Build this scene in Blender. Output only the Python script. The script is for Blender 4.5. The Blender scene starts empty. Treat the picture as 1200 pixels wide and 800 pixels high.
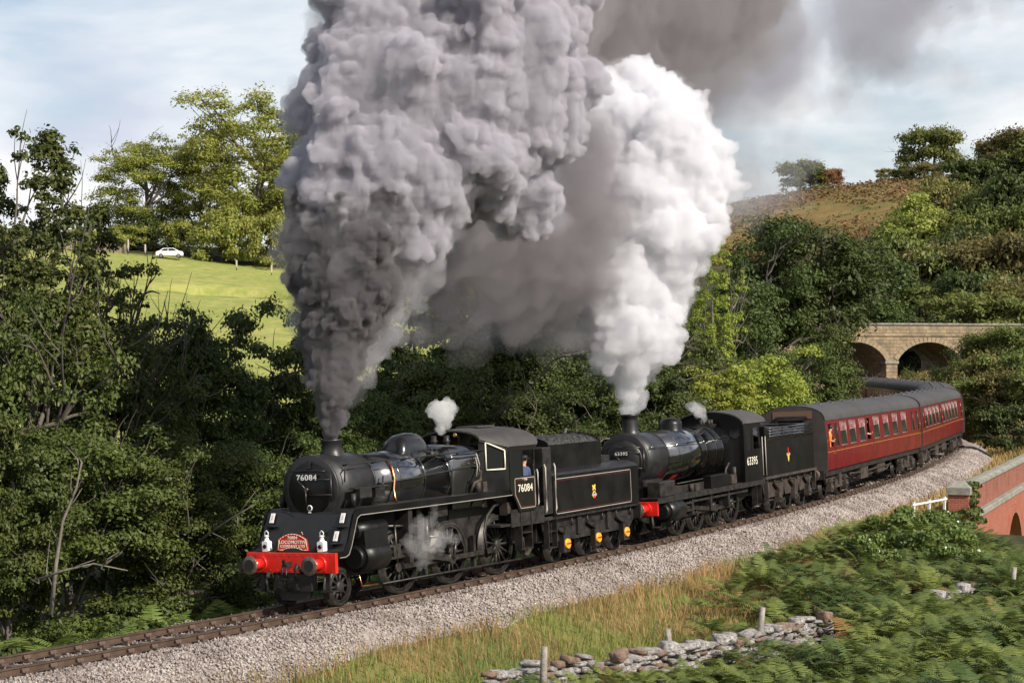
import bpy, bmesh, math, random
import numpy as np
from mathutils import Vector, Matrix, Euler

R = math.radians
SC = bpy.context.scene
COL = SC.collection

# ---------------------------------------------------------------- camera
cd = bpy.data.cameras.new("camera")
cam = bpy.data.objects.new("camera", cd)
COL.objects.link(cam)
cam.location = (0.0, 0.0, 6.0726)
cam.rotation_euler = (R(90.0) + math.atan(9.9 / 2196.0), 0.0, 0.0)
cd.sensor_width = 36.0
cd.lens = 36.0 * 2196.24 / 1200.0
cd.clip_start = 0.5
cd.clip_end = 6000.0
SC.camera = cam

# ---------------------------------------------------------------- sun and sky
SUN_EL = R(36.0)
SUN_DIR = Vector((0.74, -0.67, 0.0)).normalized() * math.cos(SUN_EL) + Vector((0, 0, math.sin(SUN_EL)))
sl = bpy.data.lights.new("sun", 'SUN')
sl.energy = 5.0
sl.angle = R(0.6)
sl.color = (1.0, 0.925, 0.815)
so = bpy.data.objects.new("sun", sl)
COL.objects.link(so)
so.rotation_euler = SUN_DIR.to_track_quat('Z', 'Y').to_euler()

wd = bpy.data.worlds.new("World")
SC.world = wd
wd.use_nodes = True
wn = wd.node_tree.nodes
wl = wd.node_tree.links
wn.clear()
wo = wn.new("ShaderNodeOutputWorld")
bg = wn.new("ShaderNodeBackground")
sky = wn.new("ShaderNodeTexSky")
sky.sky_type = 'NISHITA'
sky.sun_disc = False
sky.sun_elevation = SUN_EL
sky.sun_rotation = math.atan2(SUN_DIR.x, SUN_DIR.y)
sky.altitude = 120.0
sky.dust_density = 1.5
sky.ozone_density = 1.2
tc = wn.new("ShaderNodeTexCoord")
mp = wn.new("ShaderNodeMapping")
mp.inputs['Scale'].default_value = (1.0, 1.0, 2.6)
mp.inputs['Location'].default_value = (0.35, 0.1, 0.2)
n1 = wn.new("ShaderNodeTexNoise")
n1.inputs['Scale'].default_value = 3.4
n1.inputs['Detail'].default_value = 6.0
n1.inputs['Roughness'].default_value = 0.52
n1.inputs['Distortion'].default_value = 0.25
rp = wn.new("ShaderNodeValToRGB")
rp.color_ramp.elements[0].position = 0.345
rp.color_ramp.elements[1].position = 0.555
n2 = wn.new("ShaderNodeTexNoise")
n2.inputs['Scale'].default_value = 6.0
n2.inputs['Detail'].default_value = 4.0
r2 = wn.new("ShaderNodeValToRGB")
r2.color_ramp.elements[0].position = 0.35
r2.color_ramp.elements[0].color = (0.57, 0.60, 0.70, 1)
r2.color_ramp.elements[1].position = 0.555
r2.color_ramp.elements[1].color = (0.86, 0.86, 0.865, 1)
sm = wn.new("ShaderNodeMix"); sm.data_type = 'RGBA'; sm.blend_type = 'MULTIPLY'
sm.inputs[0].default_value = 1.0
sm.inputs[7].default_value = (0.10, 0.10, 0.10, 1)      # the Sky Texture at strength 0.10
mx = wn.new("ShaderNodeMix"); mx.data_type = 'RGBA'
wl.new(tc.outputs['Generated'], mp.inputs['Vector'])
wl.new(mp.outputs[0], n1.inputs['Vector']); wl.new(mp.outputs[0], n2.inputs['Vector'])
wl.new(n1.outputs['Fac'], rp.inputs[0]); wl.new(n2.outputs['Fac'], r2.inputs[0])
# cumulus stacks up towards the horizon and breaks up overhead, where the blue shows
sx_ = wn.new("ShaderNodeSeparateXYZ"); wl.new(tc.outputs['Generated'], sx_.inputs[0])
zr = wn.new("ShaderNodeMapRange"); zr.inputs[1].default_value = 0.22; zr.inputs[2].default_value = 0.70; zr.inputs[3].default_value = 1.0; zr.inputs[4].default_value = 0.35
wl.new(sx_.outputs[2], zr.inputs[0])
cm_ = wn.new("ShaderNodeMath"); cm_.operation = 'MULTIPLY'; wl.new(rp.outputs[0], cm_.inputs[0]); wl.new(zr.outputs[0], cm_.inputs[1])
wl.new(sky.outputs[0], sm.inputs[6])
wl.new(cm_.outputs[0], mx.inputs[0]); wl.new(sm.outputs[2], mx.inputs[6]); wl.new(r2.outputs[0], mx.inputs[7])
wl.new(mx.outputs[2], bg.inputs['Color'])
bg.inputs['Strength'].default_value = 1.0
wl.new(bg.outputs[0], wo.inputs[0])

SC.view_settings.view_transform = 'Standard'
SC.view_settings.look = 'None'
SC.view_settings.exposure = 0.30
SC.view_settings.gamma = 1.0
SC.view_settings.use_curve_mapping = False
SC.render.engine = 'CYCLES'
cy = SC.cycles
cy.use_denoising = True
cy.max_bounces = 12
cy.diffuse_bounces = 3
cy.glossy_bounces = 3
cy.transmission_bounces = 4
cy.volume_bounces = 6
cy.transparent_max_bounces = 64
cy.use_adaptive_sampling = True
cy.adaptive_threshold = 0.012
cy.volume_step_rate = 2.0
cy.volume_max_steps = 128

# ---------------------------------------------------------------- helpers
rng = np.random.default_rng(7)
random.seed(7)

def tag(o, label=None, cat=None, group=None, kind=None):
    if label: o['label'] = label
    if cat: o['category'] = cat
    if group: o['group'] = group
    if kind: o['kind'] = kind
    return o

def empty(name, loc=(0, 0, 0), rot=(0, 0, 0), label=None, cat=None, group=None, kind=None):
    o = bpy.data.objects.new(name, None)
    COL.objects.link(o)
    o.location = loc
    o.rotation_euler = rot
    o.empty_display_size = 0.2
    return tag(o, label, cat, group, kind)

def link(name, me, parent=None, loc=None, rot=None):
    o = bpy.data.objects.new(name, me)
    COL.objects.link(o)
    if parent is not None: o.parent = parent
    if loc is not None: o.location = loc
    if rot is not None: o.rotation_euler = rot
    return o

def copy_tree(o, parent=None):
    c = o.copy()
    COL.objects.link(c)
    c.parent = parent
    for ch in list(o.children):
        copy_tree(ch, c)
    return c

def np_mesh(name, V, Fc, m=None, smooth=False, attr=None):
    """V (n,3), Fc (k,3) or (k,4) arrays -> mesh. attr: dict name -> per-vertex float"""
    me = bpy.data.meshes.new(name)
    V = np.ascontiguousarray(V, dtype=np.float32)
    Fc = np.ascontiguousarray(Fc, dtype=np.int32)
    k, c = Fc.shape
    me.vertices.add(len(V)); me.vertices.foreach_set('co', V.ravel())
    me.loops.add(k * c); me.loops.foreach_set('vertex_index', Fc.ravel())
    me.polygons.add(k)
    me.polygons.foreach_set('loop_start', np.arange(0, k * c, c, dtype=np.int32))
    me.polygons.foreach_set('loop_total', np.full(k, c, dtype=np.int32))
    if smooth: me.polygons.foreach_set('use_smooth', np.ones(k, dtype=bool))
    if attr:
        for an, av in attr.items():
            a = me.attributes.new(an, 'FLOAT', 'POINT')
            a.data.foreach_set('value', np.ascontiguousarray(av, dtype=np.float32))
    me.update(calc_edges=True)
    if m: me.materials.append(m)
    return me

class MB:
    """collects shapes; build() links them as one mesh object"""
    def __init__(self):
        self.v = []; self.f = []; self.s = []
    def add(self, vs, fs, smooth=False):
        b = len(self.v)
        self.v += [tuple(p) for p in vs]
        self.f += [tuple(b + i for i in f) for f in fs]
        self.s += [smooth] * len(fs)
        return self
    def box(self, x0, x1, y0, y1, z0, z1, bev=0.0):
        if bev > 0:
            return self.prism_x([(y0 + bev, z0), (y1 - bev, z0), (y1, z0 + bev), (y1, z1 - bev), (y1 - bev, z1), (y0 + bev, z1), (y0, z1 - bev), (y0, z0 + bev)], x0, x1)
        v = [(x0, y0, z0), (x1, y0, z0), (x1, y1, z0), (x0, y1, z0), (x0, y0, z1), (x1, y0, z1), (x1, y1, z1), (x0, y1, z1)]
        return self.add(v, [(0, 3, 2, 1), (4, 5, 6, 7), (0, 1, 5, 4), (1, 2, 6, 5), (2, 3, 7, 6), (3, 0, 4, 7)])
    def _prism(self, pts, lo, hi, mk, smooth=False):
        n = len(pts)
        v = [mk(p, lo) for p in pts] + [mk(p, hi) for p in pts]
        self.add(v, [(i, (i + 1) % n, n + (i + 1) % n, n + i) for i in range(n)], smooth)
        b = len(self.v) - 2 * n
        self.f += [tuple(b + i for i in reversed(range(n))), tuple(b + n + i for i in range(n))]
        self.s += [False, False]
        return self
    def prism_x(self, pts, x0, x1, smooth=False):   # pts (y,z)
        return self._prism(pts, x0, x1, lambda p, t: (t, p[0], p[1]), smooth)
    def prism_y(self, pts, y0, y1, smooth=False):   # pts (x,z)
        return self._prism(pts, y0, y1, lambda p, t: (p[0], t, p[1]), smooth)
    def prism_z(self, pts, z0, z1, smooth=False):   # pts (x,y)
        return self._prism(pts, z0, z1, lambda p, t: (p[0], p[1], t), smooth)
    def cyl(self, p0, p1, r0, r1=None, n=16, caps=True, smooth=True):
        if r1 is None: r1 = r0
        p0 = Vector(p0); p1 = Vector(p1)
        q = (p1 - p0).to_track_quat('Z', 'Y')
        ring = [Vector((math.cos(2 * math.pi * i / n), math.sin(2 * math.pi * i / n), 0)) for i in range(n)]
        v = [p0 + q @ (c * r0) for c in ring] + [p1 + q @ (c * r1) for c in ring]
        self.add(v, [(i, (i + 1) % n, n + (i + 1) % n, n + i) for i in range(n)], smooth)
        if caps:
            b = len(self.v) - 2 * n
            self.f += [tuple(b + i for i in reversed(range(n))), tuple(b + n + i for i in range(n))]
            self.s += [False, False]
        return self
    def tube(self, pts, r, n=8, radii=None, caps=True):
        pts = [Vector(p) for p in pts]
        b = len(self.v); m = len(pts)
        up = Vector((0, 0, 1))
        for i, p in enumerate(pts):
            d = (pts[min(i + 1, m - 1)] - pts[max(i - 1, 0)])
            d = d.normalized() if d.length > 1e-9 else Vector((0, 0, 1))
            a = d.cross(up)
            if a.length < 1e-3: a = d.cross(Vector((1, 0, 0)))
            a.normalize(); c = a.cross(d)
            rr = radii[i] if radii else r
            for k in range(n):
                t = 2 * math.pi * k / n
                self.v.append(tuple(p + a * (rr * math.cos(t)) + c * (rr * math.sin(t))))
        for i in range(m - 1):
            for k in range(n):
                k2 = (k + 1) % n
                self.f.append((b + i * n + k, b + i * n + k2, b + (i + 1) * n + k2, b + (i + 1) * n + k)); self.s.append(True)
        if caps:
            self.f.append(tuple(b + k for k in reversed(range(n)))); self.s.append(False)
            self.f.append(tuple(b + (m - 1) * n + k for k in range(n))); self.s.append(False)
        return self
    def lathe(self, prof, o, axis='z', n=24, smooth=True, a0=0.0, a1=2 * math.pi):
        """prof list (r, t) along axis from origin o"""
        full = abs(a1 - a0 - 2 * math.pi) < 1e-6
        m = n if full else n + 1
        b = len(self.v)
        for (r, t) in prof:
            for k in range(m):
                a = a0 + (a1 - a0) * k / n
                c, s_ = r * math.cos(a), r * math.sin(a)
                if axis == 'z': p = (o[0] + c, o[1] + s_, o[2] + t)
                elif axis == 'x': p = (o[0] + t, o[1] + c, o[2] + s_)
                else: p = (o[0] + c, o[1] + t, o[2] + s_)
                self.v.append(p)
        for i in range(len(prof) - 1):
            for k in range(n):
                k2 = (k + 1) % m if full else k + 1
                self.f.append((b + i * m + k, b + i * m + k2, b + (i + 1) * m + k2, b + (i + 1) * m + k)); self.s.append(smooth)
        return self
    def grid(self, rows, smooth=True, close=False):
        """rows: list of equal length point lists"""
        b = len(self.v); m = len(rows[0])
        for r_ in rows: self.v += [tuple(p) for p in r_]
        for i in range(len(rows) - 1):
            for k in range(m if close else m - 1):
                k2 = (k + 1) % m
                self.f.append((b + i * m + k, b + i * m + k2, b + (i + 1) * m + k2, b + (i + 1) * m + k)); self.s.append(smooth)
        return self
    def cap(self, pts):
        b = len(self.v); self.v += [tuple(p) for p in pts]
        self.f.append(tuple(range(b, b + len(pts)))); self.s.append(False)
        return self
    def ball(self, c, r, sx=1, sy=1, sz=1, nu=12, nv=8):
        rows = []
        for i in range(nv + 1):
            a = -math.pi / 2 + math.pi * i / nv
            rows.append([(c[0] + r * sx * math.cos(a) * math.cos(2 * math.pi * k / nu), c[1] + r * sy * math.cos(a) * math.sin(2 * math.pi * k / nu), c[2] + r * sz * math.sin(a)) for k in range(nu)])
        return self.grid(rows, True, True)
    def mesh(self, name, m=None):
        me = bpy.data.meshes.new(name)
        me.from_pydata(self.v, [], self.f)
        me.polygons.foreach_set('use_smooth', np.array(self.s, dtype=bool))
        me.update()
        bm = bmesh.new(); bm.from_mesh(me)
        bmesh.ops.recalc_face_normals(bm, faces=bm.faces[:])
        bm.to_mesh(me); bm.free()
        if m: me.materials.append(m)
        return me
    def build(self, name, m, parent=None, bevel=0.0, loc=None, rot=None):
        o = link(name, self.mesh(name, m), parent, loc, rot)
        if bevel > 0:
            b = o.modifiers.new('bevel', 'BEVEL'); b.width = bevel; b.segments = 2; b.limit_method = 'ANGLE'; b.angle_limit = R(40)
        return o

# ---------------------------------------------------------------- materials
MATS = {}
def mat(name, col, rough=0.6, metal=0.0, var=0.0, scale=4.0, col2=None, bump=0.0, bscale=None, spec=0.5, coat=0.0, attr=None, detail=4.0, sss=0.0, transl=0.0, coords='Object', rvar=0.0, lo=.35, hi=.65):
    """principled with noise-mixed colours; attr = name of a per-vertex float that drives col -> col2 as well"""
    if name in MATS: return MATS[name]
    m = bpy.data.materials.new(name); m.use_nodes = True
    nt = m.node_tree; N = nt.nodes; L = nt.links
    p = N['Principled BSDF']
    c1 = (*col, 1)
    p.inputs['Base Color'].default_value = c1
    p.inputs['Roughness'].default_value = rough
    p.inputs['Metallic'].default_value = metal
    p.inputs['Specular IOR Level'].default_value = spec
    if coat: p.inputs['Coat Weight'].default_value = coat; p.inputs['Coat Roughness'].default_value = 0.08
    if sss: p.inputs['Subsurface Weight'].default_value = sss
    t = N.new('ShaderNodeTexCoord')
    src = None
    if var > 0 or col2:
        nz = N.new('ShaderNodeTexNoise'); nz.inputs['Scale'].default_value = scale; nz.inputs['Detail'].default_value = detail
        nz.inputs['Roughness'].default_value = 0.6
        L.new(t.outputs[coords], nz.inputs['Vector'])
        rmp = N.new('ShaderNodeMapRange'); rmp.inputs[1].default_value = lo; rmp.inputs[2].default_value = hi
        L.new(nz.outputs['Fac'], rmp.inputs[0])
        mxn = N.new('ShaderNodeMix'); mxn.data_type = 'RGBA'
        c2 = col2 if col2 else tuple(max(0, c * (1 - var)) for c in col)
        mxn.inputs[6].default_value = c1; mxn.inputs[7].default_value = (*c2, 1)
        fac = rmp.outputs[0]
        if attr:
            at = N.new('ShaderNodeAttribute'); at.attribute_name = attr
            ad = N.new('ShaderNodeMath'); ad.operation = 'MULTIPLY_ADD'
            L.new(rmp.outputs[0], ad.inputs[0]); ad.inputs[1].default_value = 0.35
            L.new(at.outputs['Fac'], ad.inputs[2]); ad.use_clamp = True
            fac = ad.outputs[0]
        L.new(fac, mxn.inputs[0])
        L.new(mxn.outputs[2], p.inputs['Base Color'])
        src = mxn.outputs[2]
        if rvar:
            rr = N.new('ShaderNodeMapRange'); rr.inputs[3].default_value = rough - rvar; rr.inputs[4].default_value = rough + rvar
            L.new(rmp.outputs[0], rr.inputs[0]); L.new(rr.outputs[0], p.inputs['Roughness'])
    if bump:
        b = N.new('ShaderNodeBump'); b.inputs['Strength'].default_value = bump; b.inputs['Distance'].default_value = 0.03
        nb = N.new('ShaderNodeTexNoise'); nb.inputs['Scale'].default_value = bscale or scale * 3; nb.inputs['Detail'].default_value = 5
        L.new(t.outputs[coords], nb.inputs['Vector']); L.new(nb.outputs['Fac'], b.inputs['Height']); L.new(b.outputs[0], p.inputs['Normal'])
    if transl:
        tr = N.new('ShaderNodeBsdfTranslucent'); ms = N.new('ShaderNodeMixShader'); ms.inputs[0].default_value = transl
        if src: L.new(src, tr.inputs['Color'])
        else: tr.inputs['Color'].default_value = c1
        L.new(p.outputs[0], ms.inputs[1]); L.new(tr.outputs[0], ms.inputs[2])
        L.new(ms.outputs[0], N['Material Output'].inputs['Surface'])
    MATS[name] = m
    return m

# ---------------------------------------------------------------- the curve of the line
CANT = 0.0474
_kn = np.array([-15, 30, 65, 80, 95, 110.]); _kv = np.array([.0042, .0030, .0033, .0082, .0103, .0110])
_sg = np.arange(-60, 230, .25)
_k = np.interp(_sg, _kn, _kv); _th = .5508 - np.cumsum(_k) * .25
_i0 = int(np.argmin(abs(_sg))); _th -= _th[_i0] - .5508
_X = np.cumsum(np.sin(_th)) * .25; _Y = np.cumsum(np.cos(_th)) * .25
_X += -5.4007 - _X[_i0]; _Y += 43.5597 - _Y[_i0]
def path(s):
    return np.interp(s, _sg, _X), np.interp(s, _sg, _Y), np.interp(s, _sg, _th)
def trk(s, off, h):
    """world point: s metres along the line, off metres towards the near side, h above rail"""
    x, y, t = path(s)
    o, hh = off - h * math.sin(CANT), h + off * math.sin(CANT)
    return np.array([x + o * np.cos(t), y - o * np.sin(t), hh])
def near_track(x, y):
    """signed distance to the line (near side positive) and s, vectorised"""
    x = np.asarray(x, float); y = np.asarray(y, float)
    sh = x.shape; x = x.ravel(); y = y.ravel()
    ss = np.arange(-60, 229, 2.0)
    px, py, pt_ = path(ss)
    out = np.empty(len(x)); os_ = np.empty(len(x))
    for a in range(0, len(x), 20000):
        dx = x[a:a + 20000, None] - px; dy = y[a:a + 20000, None] - py
        i = np.argmin(dx * dx + dy * dy, 1); r_ = np.arange(len(i))
        ex = dx[r_, i]; ey = dy[r_, i]; t = pt_[i]
        out[a:a + 20000] = ex * np.cos(t) - ey * np.sin(t)
        os_[a:a + 20000] = ss[i] + ex * np.sin(t) + ey * np.cos(t)
    return out.reshape(sh), os_.reshape(sh)
def unpx(px, py, Y):
    """photograph pixel at depth Y -> world point (used only to read measurements off the photograph)"""
    return np.array([(px - 600) * Y / 2196.24, Y, 6.0726 - (py - 409.9) * Y / 2196.24])

def vnoise(Pn, seed=0):
    """cheap smooth value noise, vectorised"""
    i = np.floor(Pn).astype(np.int64); f = Pn - i; f = f * f * (3 - 2 * f)
    def h(a, b, c):
        n = (a * 374761393 + b * 668265263 + c * 2147483647 + seed * 1274126177) & 0xFFFFFFFF
        n = ((n ^ (n >> 13)) * 1274126177) & 0xFFFFFFFF
        return ((n ^ (n >> 16)) & 0xFFFF) / 65535.0
    r_ = 0
    for dx in (0, 1):
        for dy in (0, 1):
            for dz in (0, 1):
                w = (f[:, 0] if dx else 1 - f[:, 0]) * (f[:, 1] if dy else 1 - f[:, 1]) * (f[:, 2] if dz else 1 - f[:, 2])
                r_ = r_ + w * h(i[:, 0] + dx, i[:, 1] + dy, i[:, 2] + dz)
    return r_


def ico(sub):
    bm = bmesh.new(); bmesh.ops.create_icosphere(bm, subdivisions=sub, radius=1.0)
    V = np.array([v.co[:] for v in bm.verts]); Fc = np.array([[v.index for v in f.verts] for f in bm.faces]); bm.free()
    return V, Fc
ICO = {1: ico(1), 2: ico(2), 3: ico(3)}

# ---------------------------------------------------------------- terrain
CP = np.array([
 # camera side bank
 (0, 0, 4.3), (-14, 6, 3.6), (14, 8, 3.9), (0, 14, 2.3), (-14, 20, .4), (12, 24, .9), (-10, 28, -1.0), (0, 30, -.8), (10, 34, -.8), (-3, 37, -1.3), (4, 39, -1.35), (8, 44, -1.3), (20, 40, .2), (30, 50, .5),
 (13, 54, -1.0), (14, 62, -.2), (18, 60, -1.5), (21, 67, -2.4), (17.5, 64, -1.2), (12, 64, -.35), (15, 67.5, .05), (13.6, 66, .0), (34, 70, -.5), (30, 90, -.3), (31, 105, -.2), (34, 118, .2), (36, 128, .9), (36, 140, 1.4), (40, 132, 2.6), (44, 150, 5.6), (50, 140, 6), (44, 120, 2.5), (60, 110, 4), (70, 80, 3),
 # bridge approach
 (46, 166, 7.6), (56, 172, 8.6), (70, 180, 11), (38, 150, 2.0), (18, 158, 6.5), (5, 156, 7.6), (33, 175, 1.2), (30, 190, 1.4), (22, 200, 2.5),
 # right hill
 (52, 205, 8), (62, 230, 14), (80, 290, 32), (110, 300, 38), (120, 220, 30), (76, 350, 32), (60, 330, 25), (51, 420, 39.2), (76, 425, 43.3), (104, 425, 46), (150, 430, 52), (60, 560, 40), (120, 700, 50), (20, 420, 33), (30, 330, 20), (40, 260, 10),
 # left side
 (-30, 52, -1.2), (-20, 60, -1.4), (-6, 70, -1.6), (8, 90, -1.2), (16, 120, -.4), (-60, 70, -1.5), (-30, 90, -.4), (-10, 100, .2), (-20, 130, 3.2), (0, 140, 4.0), (-45, 200, 11), (-20, 200, 10.5), (0, 200, 9.5), (-66, 275, 20.3), (-53, 275, 19.6), (-34, 275, 17.2), (-15, 275, 16.8), (10, 275, 17.5),
 (-100, 290, 23), (-60, 320, 24), (-30, 320, 22.5), (-5, 320, 22), (-60, 420, 27), (0, 420, 29), (-150, 300, 25), (-120, 120, 6), (-150, 500, 25), (-60, 800, 28), (60, 900, 40), (-400, 300, 25), (400, 300, 60), (-600, 1400, 20), (600, 1400, 40), (0, 2400, 20), (-1500, 2400, 10), (1500, 2400, 20), (-1500, 0, 10), (1500, 0, 40), (0, -150, 14), (-200, -100, 5), (200, -100, 20)], float)
def _tps(a, b):
    d2 = ((a[:, None] - b[None]) ** 2).sum(2)
    return np.sqrt(d2 + 4.0)
_n = len(CP)
_A = np.zeros((_n + 3, _n + 3)); _A[:_n, :_n] = _tps(CP[:, :2], CP[:, :2]) - np.eye(_n) * .4
_A[:_n, _n] = 1; _A[:_n, _n + 1:] = CP[:, :2]; _A[_n:, :_n] = _A[:_n, _n:].T
_w = np.linalg.solve(_A, np.concatenate([CP[:, 2], np.zeros(3)]))

# the underbridge wall line (near-side parapet), measured at its coping
BW0 = np.array([16.9, 70.2]); BW1 = np.array([27.8, 98.0])
BWD = (BW1 - BW0) / np.linalg.norm(BW1 - BW0); BWN = np.array([BWD[1], -BWD[0]])      # normal towards the near side

def sstep(e0, e1, x):
    t = np.clip((x - e0) / (e1 - e0), 0, 1); return t * t * (3 - 2 * t)
def ground_z(x, y, detail=True):
    x = np.atleast_1d(np.asarray(x, float)); y = np.atleast_1d(np.asarray(y, float))
    z = np.empty(len(x))
    for a in range(0, len(x), 20000):
        p = np.stack([x[a:a + 20000], y[a:a + 20000]], 1)
        z[a:a + 20000] = _tps(p, CP[:, :2]) @ _w[:_n] + _w[_n] + p @ _w[_n + 1:]
    if detail:
        P3 = np.stack([x * .35, y * .35, x * 0], 1)
        z = z + (vnoise(P3, 3) - .5) * .45 + (vnoise(P3 * 3.1, 5) - .5) * .16
    d, s = near_track(x, y)
    k = sstep(3.0, 6.0, np.abs(d)) * 1.0
    k = np.where((s > -59) & (s < 227), k, 1)
    bed = -.80 + d * math.sin(CANT) * (1 - sstep(2, 5, np.abs(d)))
    z = bed * (1 - k) + z * k
    # the stream bed that passes under the line through the brick arch
    q = np.stack([x, y], 1) - (BW0 + BWD * 14.5)
    along = q @ BWD; out = q @ BWN
    cut = (1 - sstep(6.0, 10.5, np.abs(along - .1 * out))) * sstep(-13.0, -12.0, out) * (1 - sstep(7, 15, out))
    inside = sstep(-.9, -.3, out)
    z = z * (1 - cut * inside) + (-5.2) * cut * inside
    return z

def axis(parts):
    r_ = []
    for a, b, st_ in parts: r_ += list(np.arange(a, b, st_))
    return np.array(r_ + [parts[-1][1]], float)
gx = axis([(-1600, -400, 120), (-400, -120, 20), (-120, -40, 4), (-40, -16, 1.2), (-16, 36, .5), (36, 60, 1.2), (60, 140, 4), (140, 400, 20), (400, 1600, 120)])
gy = axis([(-160, 0, 20), (0, 20, 3), (20, 110, .5), (110, 180, 1.2), (180, 460, 4), (460, 900, 25), (900, 2500, 160)])
GX, GY = np.meshgrid(gx, gy)
GZ = ground_z(GX.ravel(), GY.ravel())
nx_, ny_ = len(gx), len(gy)
ii = (np.arange(ny_ - 1)[:, None] * nx_ + np.arange(nx_ - 1)[None]).ravel()
gF = np.stack([ii, ii + 1, ii + 1 + nx_, ii + nx_], 1)
gxf, gyf = GX.ravel(), GY.ravel()
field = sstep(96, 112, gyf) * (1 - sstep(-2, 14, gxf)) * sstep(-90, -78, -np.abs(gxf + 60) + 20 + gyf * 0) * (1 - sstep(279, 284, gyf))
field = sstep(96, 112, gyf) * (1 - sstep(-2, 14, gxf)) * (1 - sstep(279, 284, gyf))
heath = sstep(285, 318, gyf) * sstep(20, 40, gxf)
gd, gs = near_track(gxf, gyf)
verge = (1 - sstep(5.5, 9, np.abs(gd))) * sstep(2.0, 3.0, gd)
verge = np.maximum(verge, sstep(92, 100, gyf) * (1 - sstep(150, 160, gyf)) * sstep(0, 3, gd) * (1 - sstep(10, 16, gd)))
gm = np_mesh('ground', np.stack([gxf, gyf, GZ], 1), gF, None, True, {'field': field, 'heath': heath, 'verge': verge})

def ground_mat():
    m = bpy.data.materials.new('ground'); m.use_nodes = True
    N = m.node_tree.nodes; L = m.node_tree.links; p = N['Principled BSDF']
    p.inputs['Roughness'].default_value = .95; p.inputs['Specular IOR Level'].default_value = .1
    t = N.new('ShaderNodeTexCoord')
    def noise(sc, det=5, ro=.6):
        n = N.new('ShaderNodeTexNoise'); n.inputs['Scale'].default_value = sc; n.inputs['Detail'].default_value = det; n.inputs['Roughness'].default_value = ro
        L.new(t.outputs['Object'], n.inputs['Vector']); return n.outputs['Fac']
    def two(f, a, b, lo=.38, hi=.62):
        r_ = N.new('ShaderNodeMapRange'); r_.inputs[1].default_value = lo; r_.inputs[2].default_value = hi; L.new(f, r_.inputs[0])
        x = N.new('ShaderNodeMix'); x.data_type = 'RGBA'; L.new(r_.outputs[0], x.inputs[0])
        for i, c in ((6, a), (7, b)):
            if isinstance(c, tuple): x.inputs[i].default_value = (*c, 1)
            else: L.new(c, x.inputs[i])
        return x.outputs[2]
    def att(name, a, b):
        at = N.new('ShaderNodeAttribute'); at.attribute_name = name
        x = N.new('ShaderNodeMix'); x.data_type = 'RGBA'; L.new(at.outputs['Fac'], x.inputs[0]); L.new(a, x.inputs[6]); L.new(b, x.inputs[7])
        return x.outputs[2]
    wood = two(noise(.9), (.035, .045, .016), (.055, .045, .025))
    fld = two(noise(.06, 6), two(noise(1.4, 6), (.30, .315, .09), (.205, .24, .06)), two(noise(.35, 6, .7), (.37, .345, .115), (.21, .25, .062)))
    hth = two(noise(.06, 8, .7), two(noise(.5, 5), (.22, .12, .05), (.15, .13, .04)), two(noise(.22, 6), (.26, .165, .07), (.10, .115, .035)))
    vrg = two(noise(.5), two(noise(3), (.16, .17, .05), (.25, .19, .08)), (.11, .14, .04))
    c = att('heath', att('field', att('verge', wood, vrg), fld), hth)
    L.new(c, p.inputs['Base Color'])
    b = N.new('ShaderNodeBump'); b.inputs['Strength'].default_value = .7; b.inputs['Distance'].default_value = .12
    L.new(noise(5, 6), b.inputs['Height']); L.new(b.outputs[0], p.inputs['Normal'])
    return m
gm.materials.append(ground_mat())
tag(link('ground', gm), kind='structure')

# ---------------------------------------------------------------- ballast, sleepers, rails
S0T, S1T = -34.0, 205.0
M_BAL = mat('ballast', (.33, .285, .26), .95, col2=(.17, .14, .12), scale=9, bump=1.0, bscale=26, spec=.2, detail=8, coords='Object')
prof = [(-3.9, -.92), (-3.3, -.74), (-2.3, -.34), (-1.75, -.20), (-1.3, -.18), (-.9, -.21), (0, -.215), (.9, -.21), (1.3, -.18), (1.7, -.20), (2.0, -.28), (2.4, -.44), (2.75, -.66), (3.1, -.95)]
po = np.array([p[0] for p in prof]); ph = np.array([p[1] for p in prof])
fo = np.concatenate([np.arange(-3.9, -1.8, .3), np.arange(-1.8, 3.1, .12), [3.1]])
fs_ = np.concatenate([np.arange(S0T, 60, .14), np.arange(60, S1T, .5)])
BS, BO = np.meshgrid(fs_, fo, indexing='ij')
bx_, by_, bt_ = path(BS.ravel()); o_ = BO.ravel(); h_ = np.interp(o_, po, ph)
jit = (vnoise(np.stack([BS.ravel() * 5, o_ * 5, o_ * 0], 1), 2) - .5) * .07 + (vnoise(np.stack([BS.ravel() * .7, o_ * .7, o_ * 0], 1), 8) - .5) * .14 * (np.abs(o_) > 1.4)
h_ = h_ + jit
edge_w = (vnoise(np.stack([BS.ravel() * .4, o_ * 0, o_ * 0], 1), 12) - .5) * .7
o2 = o_ + edge_w * sstep(1.8, 3.0, np.abs(o_)) * np.sign(o_)
oo = o2 - h_ * CANT; hh = h_ + o_ * CANT
nb_ = len(fo); ii = (np.arange(len(fs_) - 1)[:, None] * nb_ + np.arange(nb_ - 1)[None]).ravel()
bal = link('ballast', np_mesh('ballast', np.stack([bx_ + oo * np.cos(bt_), by_ - oo * np.sin(bt_), hh], 1), np.stack([ii, ii + nb_, ii + nb_ + 1, ii + 1], 1), M_BAL, True))
tag(bal, kind='structure')
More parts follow.
